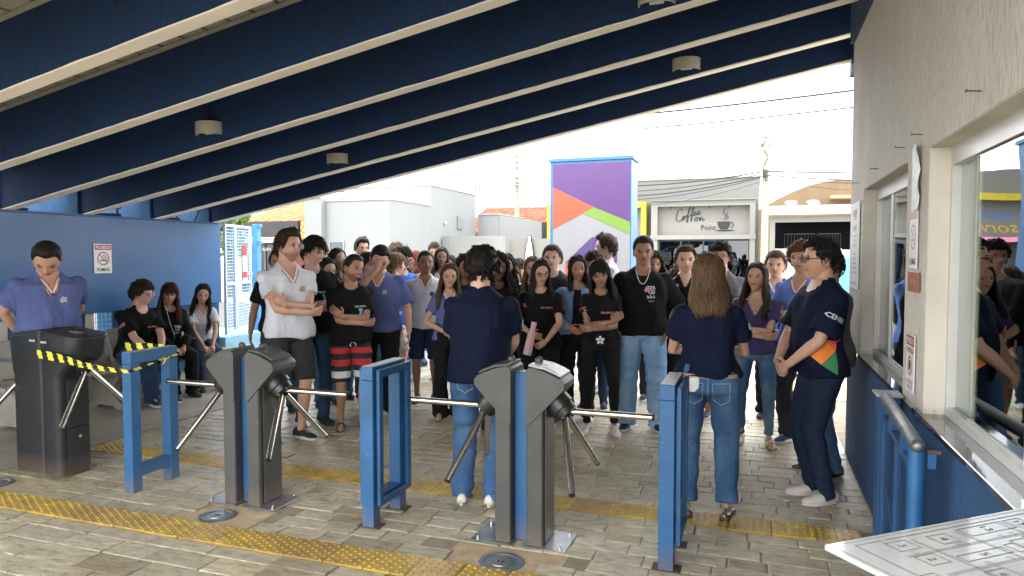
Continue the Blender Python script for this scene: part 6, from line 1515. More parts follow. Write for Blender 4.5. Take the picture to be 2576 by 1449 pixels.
def shoe(sk, T, root, side):
    kind, m1, m2 = sk[0], sk[1], sk[2]
    def outline(w_, y0=.085, y1=-.185, n=20, pt=1.0):
        out = []
        for k in range(n):
            a = 2 * math.pi * k / n; y = (y0 + y1) / 2 + (y0 - y1) / 2 * math.sin(a); t = (y0 - y) / (y0 - y1); ww = w_ * (.72 + .38 * smst_s(.2, .7, t) - .18 * smst_s(.8, 1, t) * pt)
            out.append((ww * math.cos(a) ** 1 if True else 0, y))
        return out
    if kind in ('sneaker', 'croc', 'dress', 'canvas'):
        h0 = .030 if kind != 'dress' else .016; O = outline(.043)
        ob = obj('shoe', MB().loft([dring(y, hw, zt, h0 - .004, T) for (y, hw, zt) in ([(.086, .024, .06), (.078, .034, .088), (.05, .038, .096), (.015, .038, .098), (-.02, .037, .088), (-.06, .040, .070), (-.11, .043, .058), (-.15, .039, .050), (-.178, .024, .040), (-.184, .010, .034)] if kind != 'dress' else [(.083, .016, .05), (.074, .030, .085), (.04, .034, .100), (0, .035, .098), (-.05, .036, .066), (-.10, .037, .050), (-.15, .030, .038), (-.20, .016, .028), (-.212, .006, .022)])]), m1, root, smooth=True, world=False)
        if kind == 'dress': O = outline(.039, .085, -.215, pt=2.2)
        obj('sole', MB().loft([[T @ Vector((p[0] * k, p[1] * (1 + (k - 1) * .3), z)) for p in O] for z, k in ((0.001, .94), (.006, 1.02), (h0 - .004, 1.03), (h0, .97))]), m2, ob, world=False)
        if kind in ('sneaker', 'canvas'):
            mb = MB()
            for k in range(4): y = -.045 - k * .018; mb.tube([T @ Vector((-.016, y, .080 - k * .006)), T @ Vector((0, y - .004, .086 - k * .0065)), T @ Vector((.016, y, .080 - k * .006))], .0022, 4)
            obj('laces', mb, sk[3] if len(sk) > 3 else m2, ob, world=False)
        if kind == 'croc':
            mb = MB().tube([T @ Vector((-.040, .0, .055)), T @ Vector((-.034, .03, .088)), T @ Vector((0, .040, .104)), T @ Vector((.034, .03, .088)), T @ Vector((.040, .0, .055))], .007, 6, ell=[.5] * 5); obj('strap', mb, m1, ob, world=False)
            mb = MB()
            for i in range(3):
                for j in range(3): mb.ell((0, 0, 0), (.0042, .0042, .002), 6, 4, T @ Matrix.Translation((-.018 + j * .018, -.085 - i * .024, .0635 - i * .004 - abs(j - 1) * .006)))
            obj('vent_hole', mb, GREYINK, ob, world=False)
    elif kind in ('slide', 'sandal', 'wedge'):
        O = outline(.046, .085, -.195); hz_ = .020 if kind != 'wedge' else .03
        ob = obj('sandal', MB().loft([[T @ Vector((p[0] * k, p[1], z)) for p in O] for z, k in ((.001, .95), (.005, 1.02), (hz_ - .004, 1.0), (hz_ - .002, .93))]), m1 if kind == 'slide' else m2, root, world=False)
        bands = [(-.085, .052)] if kind == 'slide' else [(-.115, .022), (-.065, .022)]
        for (yc, wd) in bands:
            mb = MB(); rings = []
            for a in [math.pi * k / 10 for k in range(11)]:
                x = .045 * math.cos(a); z = .012 + (.058 - (-.09 - yc) * -.12) * math.sin(a) ** .9; rings.append([T @ Vector((x, yc - wd / 2, z)), T @ Vector((x, yc + wd / 2, z + .006)), T @ Vector((x * 1.06, yc + wd / 2, z + .010)), T @ Vector((x * 1.06, yc - wd / 2, z + .004))])
            obj('strap', mb.loft(rings), m1, ob, smooth=True, world=False)
        if kind != 'slide': obj('ankle_strap', MB().tube([T @ Vector((-.036, -.02, .03)), T @ Vector((-.034, .03, .08)), T @ Vector((0, .055, .088)), T @ Vector((.034, .03, .08)), T @ Vector((.036, -.02, .03))], .006, 5), m1, ob, world=False)
    elif kind == 'flat':
        ob = obj('shoe', MB().loft([dring(y, hw, zt, .004, T) for (y, hw, zt) in [(.085, .014, .045), (.078, .028, .062), (.05, .033, .055), (.01, .034, .044), (-.05, .037, .042), (-.10, .041, .044), (-.15, .036, .036), (-.18, .02, .026), (-.188, .008, .018)]]), m1, root, smooth=True, world=False)
COLLAR_W = M('collar_white', (.62, .60, .60), .8, var=.05); COLLAR_O = M('collar_orange_red', (.50, .10, .05), .8, var=.15, vs=160)
LENS = m_glass('spectacle_lens', (.93, .94, .95), 1.35)
def GM(name, c, metal=0, rough=.35): return M(name, c, rough, metal, var=0)
# ---------------------------------------------------------------- wardrobe
c_white = m_cloth('white_tee', (.56, .56, .60)); c_black = m_cloth('black_tee', (.007, .007, .008)); c_navy = m_cloth('navy_tee', (.006, .009, .026)); c_blue = m_cloth('school_blue_tee', (.095, .118, .275))
c_purple = m_cloth('purple_knit', (.05, .042, .115)); c_gray = m_cloth('charcoal_tee', (.055, .056, .060)); c_slate = m_cloth('washed_grey_tee', (.10, .10, .105)); c_royal = m_cloth('royal_blue_top', (.035, .12, .42)); c_dark = m_cloth('faded_black', (.025, .023, .026))
c_denimj = m_denim('denim_jacket', (.13, .23, .35), (.26, .38, .52)); c_jack = m_cloth('black_jacket', (.009, .009, .010)); c_shirtw = m_cloth('white_cotton', (.66, .67, .70)); c_bright = m_cloth('bright_blue_tee', (.12, .20, .50))
j_mid = m_denim('denim_mid', (.045, .105, .21), (.12, .22, .36)); j_dark = m_denim('denim_dark', (.018, .040, .085), (.035, .07, .13)); j_light = m_denim('denim_light', (.17, .30, .46), (.36, .50, .64)); j_navy = m_denim('denim_navy', (.010, .018, .040), (.018, .03, .06)); j_fade = m_denim('denim_faded_thigh', (.05, .12, .22), (.22, .27, .26)); j_wash = m_denim('denim_washed', (.045, .105, .22), (.11, .20, .34))
b_black = m_cloth('black_trousers', (.010, .010, .011)); b_char = m_cloth('charcoal_trousers', (.035, .035, .042)); b_gshort = m_cloth('dark_grey_shorts', (.035, .036, .034)); b_beige = m_cloth('beige_shorts', (.40, .37, .32)); b_grey = m_cloth('heather_grey_shorts', (.16, .165, .18)); b_navyj = m_denim('navy_denim_shorts', (.012, .022, .055), (.02, .035, .075))
K0, RD, WT = (.014, .014, .018), (.42, .022, .03), (.60, .60, .62)
b_strip = m_stripes('striped_shorts', [(0, WT), (.10, K0), (.22, WT), (.34, K0), (.44, RD), (.555, K0), (.665, RD), (.77, K0)])
S_BW = ('sneaker', M('black_mesh', (.014, .014, .016), .7), M('off_white_sole', (.52, .50, .46), .6)); S_BB = ('sneaker', M('black_mesh', (0, 0, 0)), M('black_sole', (.015, .015, .016), .6)); S_WW = ('sneaker', M('cream_leather', (.58, .56, .51), .45), M('cream_sole', (.55, .52, .46), .6)); S_BL = ('canvas', M('navy_canvas', (.03, .06, .16), .8), M('off_white_sole', (.5, .5, .5)), COLLAR_W)
S_CR = ('croc', M('pale_pink_foam', (.60, .54, .51), .6), M('foam_sole', (.62, .55, .53), .6)); S_DR = ('dress', M('dark_brown_leather', (.022, .012, .010), .22, coat=.4), M('dark_sole', (.01, .008, .008), .5)); S_SL = ('slide', M('black_rubber', (.012, .012, .013), .5), M('black_rubber', (0, 0, 0))); S_SD = ('wedge', M('gold_cream_strap', (.62, .55, .40), .35), M('cork_sole', (.20, .11, .07), .6)); S_FL = ('flat', M('bronze_leather', (.16, .125, .10), .25, .6), M('bronze_leather', (0, 0, 0)))
PINK = M('pink_print', (.62, .22, .28), .7); WPR = M('white_print_ink', (.62, .62, .62), .7); LBP = M('light_blue_ink', (.20, .42, .62), .7); GOLDP = M('gold_emblem_ink', (.34, .24, .10), .7); BRP = M('brown_emblem_ink', (.10, .04, .03), .7); GREYP = M('grey_emblem_ink', (.36, .36, .32), .7)
ORP = M('orange_block', (.75, .20, .03), .8); GRP = M('green_block', (.03, .20, .07), .8); RDP = M('coral_block', (.65, .08, .05), .8); SILV = M('silver_chain', (.6, .58, .5), .25, .9)
blob = [(-.5, -.2), (-.3, .3), (-.1, .5), (.15, .35), (.5, .3), (.35, 0), (.5, -.4), (.1, -.3), (-.2, -.5)]
shield = [(-.35, .5), (.35, .5), (.12, 0), (.35, -.5), (-.35, -.5), (-.12, 0)]
def PR_terc(x=.075, z=1.245): return [('TERCEIRÃO', x, z, .021, WPR), (shield, x + .005, z - .06, .075, LBP)]
def PR_terc3(x=.075, z=1.30): return [('TER', x, z, .032, WPR), ('CEI', x, z - .038, .032, WPR), ('RÃO', x, z - .078, .032, WPR), ('2 0 2 4', x, z - .118, .012, WPR), (blob, x - .035, z - .015, .05, PINK)]
def PR_pink(x=.072, z=1.265): return [('TERCEIRÃO', x, z, .022, PINK), ('YAKE', 0, .45, .036, PINK, 'right'), ('33', 0, .42, .036, PINK, 'left')]
def uni(mat, emb=GOLDP, **k): return dict(mat=mat, neck=('v', 1.335), trim=1, prints=[(blob, .075, 1.27, .055, emb)], **k)
def tee(mat, prints=None, **k): return dict(mat=mat, neck=('crew', 1.405), prints=prints or [], **k)
BLKG = {'mat': BLACKP, 'w': .0022}; THIN = {'mat': GM('gunmetal', (.10, .09, .085), .8), 'w': .0015, 'r': .022}; CLR = {'mat': GM('clear_pink_plastic', (.55, .40, .42)), 'w': .002}; GOLDG = {'mat': GM('gold_wire', (.5, .38, .2), .9), 'w': .0014, 'r': .024}

def held(P, mbs, name, label, cat):
    """a thing in the hand: top-level, in world space"""
    M4 = Matrix.Translation((P['X'], P['Y'], 0)) @ Matrix.Rotation(R(P['rot']), 4, 'Z'); loc = None
    c = Vector((0, 0, 0)); n = 0
    for mb, m_, nm in mbs:
        for q in mb.v: c += Vector(q); n += 1
    c = M4 @ (c / n)
    t_ = thing(name, c, label, cat)
    for mb, m_, nm in mbs: mb.v = [tuple(M4 @ Vector(q)) for q in mb.v]; o = obj(nm, mb, m_, t_, smooth=False); smooth_by_angle(o, 35)
def ex_bottle(P, root, R3, rr):
    w_ = P['hands'][1][0]; a = w_ + Vector((.035, -.06, .07)); d = Vector((-.22, -.12, -1)).normalized()
    held(P, [(MB().tube([a, a + d * .05, a + d * .07, a + d * .27, a + d * .275], [.024, .026, .036, .040, .034], 20), M('pink_flask', (.60, .36, .37), .45), 'flask'), (MB().tube([a - d * .035, a], [.026, .026], 18), M('pink_flask_cap', (.62, .38, .40), .4), 'cap')], 'drinking_bottle', 'tall matte pink bottle held upside down by the girl in glasses', 'bottle')
def phone_at(hi, off, mat_, name, label, ax=(0, 0, 1), sz=(.036, .005, .075)):
    def f(P, root, R3, rr):
        w_, hd = P['hands'][hi][0], P['hands'][hi][1].normalized(); c = w_ + hd * .08 + Vector(off); Mq = Matrix.Translation(c) @ Vector(ax).normalized().to_track_quat('Z', 'Y').to_matrix().to_4x4()
        held(P, [(MB().bbox(-sz[0], sz[0], -sz[1], sz[1], -sz[2], sz[2], .003, Mq), mat_, 'phone_case')], name, label, 'phone')
    return f
def ex_flower(P, root, R3, rr):
    q = P['bvh'].ray_cast(P['TT'] @ Vector((-.005, -.6, .985)), R3 @ Vector((0, 1, 0))); c = (q[0] or Vector((0, -.15, .95))) + Vector((0, -.012, 0)); c.z = .965 * P['s']
    mb = MB(); 
    for k in range(5):
        a = R(90 + 72 * k); d = Vector((math.cos(a), 0, math.sin(a))); n = Vector((-d.z, 0, d.x)); mb.add([c, c + d * .018 + n * .012, c + d * .036 + n * .010 + Vector((0, -.004, 0)), c + d * .041 + Vector((0, -.005, 0)), c + d * .036 - n * .010 + Vector((0, -.004, 0)), c + d * .018 - n * .012, c + Vector((0, .002, 0))], [(0, 1, 2, 3, 4, 5), (0, 6, 1)])
    t2 = MB().ell(c + Vector((0, -.004, 0)), (.011, .004, .011), 8, 5)
    M4 = Matrix.Translation((P['X'], P['Y'], 0)) @ Matrix.Rotation(R(P['rot']), 4, 'Z')
    held(P, [(mb, M('flower_petal', (.72, .66, .70), .5), 'petals'), (t2, M('flower_centre', (.55, .10, .35), .5), 'flower_centre')], 'hair_flower', 'white and pink plastic flower clip worn at the waist of the girl in pale clogs', 'flower')
def chain(mat_=SILV, r=.0035, dropz=1.335, wx=.062):
    def f(P, root, R3, rr):
        mb = MB(); pts = []
        for k in range(17):
            a = (k / 16) * 2 - 1; x = a * wx; z = dropz + (1.455 - dropz) * abs(a) ** 2.2; q = P['bvh'].ray_cast(P['TT'] @ Vector((x, -.6, z)), R3 @ Vector((0, 1, 0)))
            if q[0] is not None: pts.append(q[0] - R3 @ Vector((0, 1, 0)) * .005)
        if len(pts) > 3: obj('necklace', mb.tube(pts, r, 6), mat_, root, smooth=True, world=False)
    return f
def ex_belt(P, root, R3, rr):
    s = P['s']; z = .965 * s; rx, ry, yo = .166 * P.get('b', 1) * s, .116 * P.get('b', 1) * s, .01
    rings = [sect(z + dz, rx + e, ry + e, yo) for dz, e in ((-.012, .008), (-.012, .014), (.010, .014), (.010, .008))]
    obj('belt', MB().loft(rings, cap=False), M('tan_belt', (.42, .26, .14), .5), root, smooth=False, world=False)
def ex_pockets(mat_, z=.86):
    def f(P, root, R3, rr):
        s = P['s']; b2 = BVHTree.FromPolygons([v.co.copy() for v in P['me_bot'].vertices], [tuple(p.vertices) for p in P['me_bot'].polygons])
        for sx in (-1, 1):
            mb = MB(); L = [(-.055, .07), (-.05, -.05), (0, -.08), (.05, -.05), (.055, .07)]; pts = []
            for (a, b_), (c_, d_) in zip(L, L[1:] + L[:1]):
                for k in range(5):
                    t = k / 5; q = b2.ray_cast(Vector(((sx * .085 + a + (c_ - a) * t) * s, .5, (z + b_ + (d_ - b_) * t) * s)), Vector((0, -1, 0)))
                    if q[0] is not None: pts.append(q[0] + Vector((0, .002, 0)))
            if len(pts) > 5: obj('pocket_seam', mb.tube(pts + [pts[0]], .0022, 4, cap=False), mat_, P['o_bot'], world=False)
        pts = []
        for k in range(12):
            q = b2.ray_cast(Vector((0, .5, (.99 - .2 * k / 11) * s)), Vector((0, -1, 0)))
            if q[0] is not None: pts.append(q[0] + Vector((0, .001, 0)))
        if len(pts) > 3: obj('centre_seam', MB().tube(pts, .002, 4), mat_, P['o_bot'], world=False)
    return f
def ex_phone_pocket(P, root, R3, rr):
    s = P['s']; held(P, [(MB().bbox(.055 * s, .115 * s, .137, .147, .86 * s, .955 * s, .004), M('white_phone_case', (.62, .62, .62), .3), 'phone_case')], 'mobile_phone', 'white phone sticking out of the back pocket of the woman in jeans', 'phone')
def ex_earphone(P, root, R3, rr):
    T = P['TH']; TT = P['TT']; pts = [T @ Vector((-.078, -.01, -.02)), TT @ Vector((-.07, -.11, 1.42)), TT @ Vector((-.05, -.15, 1.3)), TT @ Vector((-.02, -.16, 1.2)), TT @ Vector((.02, -.15, 1.1)), TT @ Vector((.0, -.15, 1.0))]; obj('earphone_cable', MB().tube(pts, .0025, 5), PAPER, root, smooth=True, world=False)
def ex_sunglasses(P, root, R3, rr):
    q = P['bvh'].ray_cast(P['TT'] @ Vector((.0, -.6, 1.27)), R3 @ Vector((0, 1, 0))); c = (q[0] or Vector((0, -.15, 1.2))) + Vector((0, -.008, 0)); mb = MB()
    for dz in (-.02, .03): mb.tube([c + Vector((.018 * math.cos(a), 0, dz + .02 * math.sin(a))) for a in [k * .7 for k in range(10)]], .002, 4, cap=False)
    held(P, [(mb, BLACKP, 'frame')], 'folded_glasses', 'folded dark glasses hooked on the neckline of the purple top', 'glasses')
def ex_block(P, root, R3, rr):
    """orange, coral and green triangles printed at the side of the navy shirt"""
    pass
def ex_drawstring(P, root, R3, rr):
    s = P['s']; mb = MB()
    for sx in (-1, 1): mb.tube([Vector((sx * .008, -.14, .885)) * s, Vector((sx * .03, -.155, .87)) * s, Vector((sx * .02, -.155, .845)) * s], .003, 5)
    obj('drawstring', mb, PAPER, P['o_bot'], smooth=True, world=False)
def ex_brace(P, root, R3, rr):
    w_ = P['hands'][1][0]; d = P['hands'][1][1].normalized(); n = d.orthogonal().normalized(); m_ = d.cross(n); pts = [w_ - d * .01 + (n * math.cos(a) + m_ * math.sin(a)) * .030 for a in [k * 2 * math.pi / 12 for k in range(13)]]
    obj('bracelet', MB().tube(pts, .003, 5, cap=False), SILV, root, smooth=True, world=False)
navyside = [([(-.55, .05), (-.05, .55), (.5, 0), (0, -.6)], 0, 0, 0, ORP)]

PEOPLE = [
 dict(key='whitetee', label='tall bearded man in glasses and white v-neck tee, arms crossed', X=-3.95, Y=5.22, H=1.88, rot=56, b=1.10, skin='light', hair=('quiff', 'dark', {'vol': .004}), beard=.5, glasses=THIN, head=(28, 2, 0), arms=('cross_a', 'cross_b'), top=uni(c_white, GOLDP, ease=.016, hem=.87, sleeve=.55), bot=('shorts', b_gshort), shoes=S_BW, vox=.0105, toe=20),
 dict(key='blk2', label='smiling dark-haired man in black tee and blue jeans, arms crossed, beside the bearded man', X=-4.10, Y=5.78, H=1.84, rot=52, b=1.05, skin='fair', hair=('fringe', 'black', {'vol': .004, 'sweep': .9}), smile=1, head=(25, 14, 4), arms=('cross_b', 'cross_a'), top=tee(c_black, PR_terc(), ease=.022, hem=.86), bot=('jeans', j_dark), shoes=S_BB, vox=.0105),
 dict(key='striped', label='shorter man in black tee and red, black and white striped shorts, arms crossed', X=-3.68, Y=5.81, H=1.66, rot=40, b=1.08, skin='tan', hair=('buzz', 'black', {'vol': .006}), beard=.55, smile=1, head=(30, 4, 10), arms=('cross_a', 'cross_b'), top=tee(c_black, PR_terc(), ease=.03, hem=.80, se=.018, sleeve=.72), bot=('shorts', b_strip), shortk=1.0, shoes=S_SL, extra=[ex_drawstring], vox=.0105, toe=8),
 dict(key='bluev', label='heavy-set boy in blue v-neck tee looking down and rubbing his eye', X=-3.73, Y=6.43, H=1.77, rot=24, b=1.20, belly=.05, skin='light', hair=('buzz', 'black', {'vol': .010}), closed=1, head=(6, 30, 8), arms=('side', 'face'), top=uni(c_blue, GREYP, ease=.026, hem=.84, sleeve=.78, se=.02), bot=('slacks', b_black), shoes=S_BW, facew=1.06, heads=1.05),
 dict(key='whitev', label='slim boy in white v-neck tee and navy denim shorts with hands behind his back', X=-3.55, Y=7.15, H=1.70, rot=26, b=.98, skin='brown', hair=('buzz', 'black', {'vol': .008}), head=(12, 0, 0), arms=('behind', 'behind'), top=uni(c_white, BRP, ease=.026, hem=.80, sleeve=.75, se=.022), bot=('shorts', b_navyj), shortk=.95, shoes=S_BB),
 dict(key='girlblue', label='girl with long brown hair and round glasses in a blue tee and wide black trousers', X=-2.96, Y=6.5, H=1.56, rot=30, b=.98, fem=1, skin='light', hair=('long', 'brown', {'len': .34, 'fwd': .3}), glasses=GOLDG, head=(-2, 2, 0), arms=('clasphi', 'clasphi'), top=uni(c_blue, GREYP, ease=.010, hem=.90), bot=('wide', b_black), shoes=S_SL, vox=.0105),
 dict(key='curlyman', label='man with short dark curls seen from behind in navy tee and blue jeans', X=-1.73, Y=4.30, H=1.70, rot=188, b=1.20, skin='fair', hair=('curly', 'black', {'vol': .004, 'curl': .95}), head=(0, 4, 0), arms=('clasp', 'clasp'), top=tee(c_navy, [(blob, 0, .45, .06, LBP, 'right')], ease=.030, hem=.86, sleeve=.66, se=.018), bot=('slacks', j_wash), shoes=S_WW, extra=[ex_pockets(M('pale_thread', (.30, .38, .48), .8))], vox=.010, stance=.15, feet={1: (-.02, 0), -1: (.06, 0)}),
 dict(key='bottlegirl', label='girl in cat-eye glasses and black tee with both hands on a pink bottle', X=-1.99, Y=6.49, H=1.61, rot=14, b=1.16, fem=1, skin='light', hair=('long', 'black', {'len': .42, 'fwd': .7}), glasses=BLKG, head=(14, 4, 0), arms=('clasp', 'clasphi'), top=tee(c_black, PR_pink(), ease=.016, hem=.86, sleeve=.66), bot=('slacks', b_black), shoes=S_CR, extra=[ex_bottle, ex_brace], vox=.0105),
 dict(key='denimgirl', label='girl with long black hair in an open light denim jacket holding a red phone case', X=-1.70, Y=6.82, H=1.65, rot=14, b=1.12, fem=1, skin='tan', hair=('long', 'black', {'len': .44, 'fwd': .4}), head=(10, 4, -3), arms=('clasphi', 'clasphi'), top=dict(mat=c_denimj, name='jacket', neck=('crew', 1.40), ease=.026, hem=.92, sleeve=2, se=.016, inner=(c_black, .040, .06), prints=[]), bot=('slacks', b_black), shoes=S_CR, extra=[phone_at(1, (.05, -.05, .0), M('red_phone_case', (.55, .03, .04), .35), 'mobile_phone', 'red cased phone in the hands of the girl in the denim jacket', (.8, .1, -.6))]),
 dict(key='crocsgirl', label='girl with fringe and clear glasses in black tee, arms crossed, pale pink clogs', X=-1.37, Y=6.39, H=1.61, rot=12, b=1.06, fem=1, skin='tan', hair=('bangs', 'black', {'len': .36, 'fwd': .5, 'front': 1.2}), glasses={'mat': GM('pale_metal', (.45, .40, .36), .7), 'w': .0018, 'r': .023}, head=(4, 6, -8), arms=('cross_b', 'cross_a'), top=tee(c_black, PR_pink(.06, 1.24), ease=.016, hem=.94, sleeve=.5), bot=('skinny', b_black), shoes=S_CR, extra=[ex_flower], vox=.0105, stance=.14),
 dict(key='tallboy', label='tall boy with short flat hair, pale beaded chain, loose black tee and light blue jeans', X=-1.03, Y=6.68, H=1.83, rot=8, b=1.12, skin='tan', hair=('buzz', 'black', {'vol': .014}), head=(0, 3, 0), arms=('pocket', 'pocket'), top=tee(c_black, PR_terc3() + [('YOUN', 0, .8, .04, WPR, 'left')], ease=.036, hem=.82, sleeve=.85, se=.026), bot=('baggy', j_light), shoes=S_BW, extra=[chain(M('beaded_chain', (.55, .52, .45), .4), .0045)], vox=.0105, stance=.135),
 dict(key='wback', label='woman with long straight brown hair seen from behind in navy tee and mom jeans', X=-.29, Y=4.56, H=1.66, rot=184, b=1.12, fem=1, skin='light', hair=('longback', 'brown', {'len': .235, 'front': .9, 'fwd': 0, 'tip': (.17, .10, .048), 'n': 460, 'r': .005, 'spread': .014, 'wave': .003}), head=(0, 0, 0), arms=('open', 'open'), custom={'open': ((.02, -.20, 1.10), (1, .35, -.5), (-1, .2, .2), (.1, 1, 0), .4)}, top=tee(c_navy, [(blob, 0, .3, .05, WPR, 'right')], ease=.026, hem=.955, flare=.0, sleeve=.66, se=.018), bot=('mom', j_mid), shoes=S_FL, extra=[ex_belt, ex_pockets(M('pale_thread', (0, 0, 0)), .85), ex_phone_pocket], vox=.010, toe=14, stance=.13),
 dict(key='wpurple', label='woman with long dark hair in purple v-neck top, faded jeans and gold sandals', X=-.01, Y=6.44, H=1.58, rot=-4, b=1.14, fem=1, skin='light', hair=('long', 'dark', {'len': .36, 'fwd': .6}), head=(-12, -6, 0), gaze=-.5, arms=('cross_a', 'cross_b'), lip=(.35, .08, .08), top=dict(mat=c_purple, neck=('v', 1.27), prints=[], ease=.016, hem=.90, sleeve=.6, se=.012), bot=('skinny', j_fade), shoes=S_SD, extra=[ex_sunglasses], vox=.0105, stance=.13, toe=16),
 dict(key='sideman', label='man in profile at right, black glasses, navy tee with orange and green side', X=.40, Y=5.12, H=1.76, rot=-66, b=1.04, belly=.05, skin='light', hair=('short', 'black', {'vol': .003}), glasses=BLKG, head=(-12, 2, 0), arms=('clasp', 'clasp'), top=tee(c_navy, [('CENEP', 0, .42, .034, WPR, 'left'), ([(.035, .126), (.073, .126), (.066, .033), (.004, .1)], -.06, 1.0, 1.0, RDP, 'flank'), ([(.003, .098), (-.085, .0), (-.03, -.055), (.064, .033)], -.06, 1.0, 1.0, ORP, 'flank'), ([(.066, .031), (.066, -.12), (-.028, -.057)], -.06, 1.0, 1.0, GRP, 'flank')], ease=.030, hem=.84, sleeve=.85, se=.024), bot=('jeans', j_navy), shoes=S_WW, vox=.010, stance=.09, toe=8),
 dict(key='leftman', label='large man in blue v-neck tee looking down at far left, hands behind his back', X=-5.70, Y=4.30, H=1.80, rot=64, b=1.30, belly=.08, lean=5, custom={'flare': ((.15, .18, .93), (1, .35, 0), (-.7, .3, -.5), (0, -1, 0), .4)}, skin='light', hair=('buzz', 'black', {'vol': .008}), closed=1, head=(-14, 36, 0), arms=('flare', 'flare'), top=uni(c_blue, GREYP, ease=.03, hem=.84, sleeve=.6, se=.02), bot=('jeans', j_dark), shoes=S_BB, extra=[chain(M('gold_chain', (.6, .4, .15), .3, .9), .003, 1.30)], vox=.0105, facew=1.08, heads=1.08),
 dict(key='sitboy', label='seated boy with curly dark hair and glasses in black tee turned towards the girls', X=-6.74, Y=6.12, H=1.76, rot=80, sit=1, lean=12, b=1.12, skin='fair', hair=('curly', 'dark', {'vol': .004}), glasses=THIN, head=(28, 0, 0), arms=('lap', 'lap'), custom={'lap': ((.05, -.36, 1.02), (1, .3, -.2), (-.5, -.7, -.1), (0, 0, -1), .6)}, top=tee(c_black, PR_pink(), ease=.024, hem=.88, sleeve=.75, se=.02), bot=('baggy', j_dark), shoes=S_BW, extra=[phone_at(0, (0, -.02, .05), M('lilac_phone_case', (.30, .26, .50), .3), 'mobile_phone', 'lilac phone in the hands of the seated boy', (1, -.2, .3))], vox=.0105),
 dict(key='sitbraid', label='seated girl with fringe and reddish braids in black jacket wearing white earphones', X=-6.74, Y=6.60, H=1.66, rot=66, sit=1, lean=8, b=1.0, fem=1, skin='light', hair=('bangs', 'dark', {'len': .32, 'fwd': .8, 'tip': (.10, .03, .02)}), head=(-22, 4, 0), arms=('lap', 'lap'), custom={'lap': ((.06, -.34, 1.0), (1, .3, -.2), (-.5, -.7, -.4), (0, 0, -1), .6)}, top=dict(mat=c_jack, name='jacket', neck=('crew', 1.40), ease=.028, hem=.90, sleeve=2, se=.02, prints=PR_terc3(.05, 1.22)[:3]), bot=('baggy', b_black), shoes=S_BB, extra=[ex_earphone], vox=.0105),
 dict(key='sitlong', label='seated girl with long wavy dark hair in white v-neck tee, last on the bench', X=-6.72, Y=7.10, H=1.62, rot=58, sit=1, lean=12, b=.95, fem=1, skin='light', hair=('long', 'black', {'len': .46, 'wave': .010, 'fwd': .8}), head=(-10, 0, 4), arms=('lap', 'lap'), custom={'lap': ((.05, -.42, .98), (1, .3, -.2), (-.3, -.9, -.4), (0, 0, -1), .5)}, top=uni(c_white, GOLDP, ease=.014, hem=.90), bot=('jeans', j_dark), shoes=S_BB, vox=.0105),
]
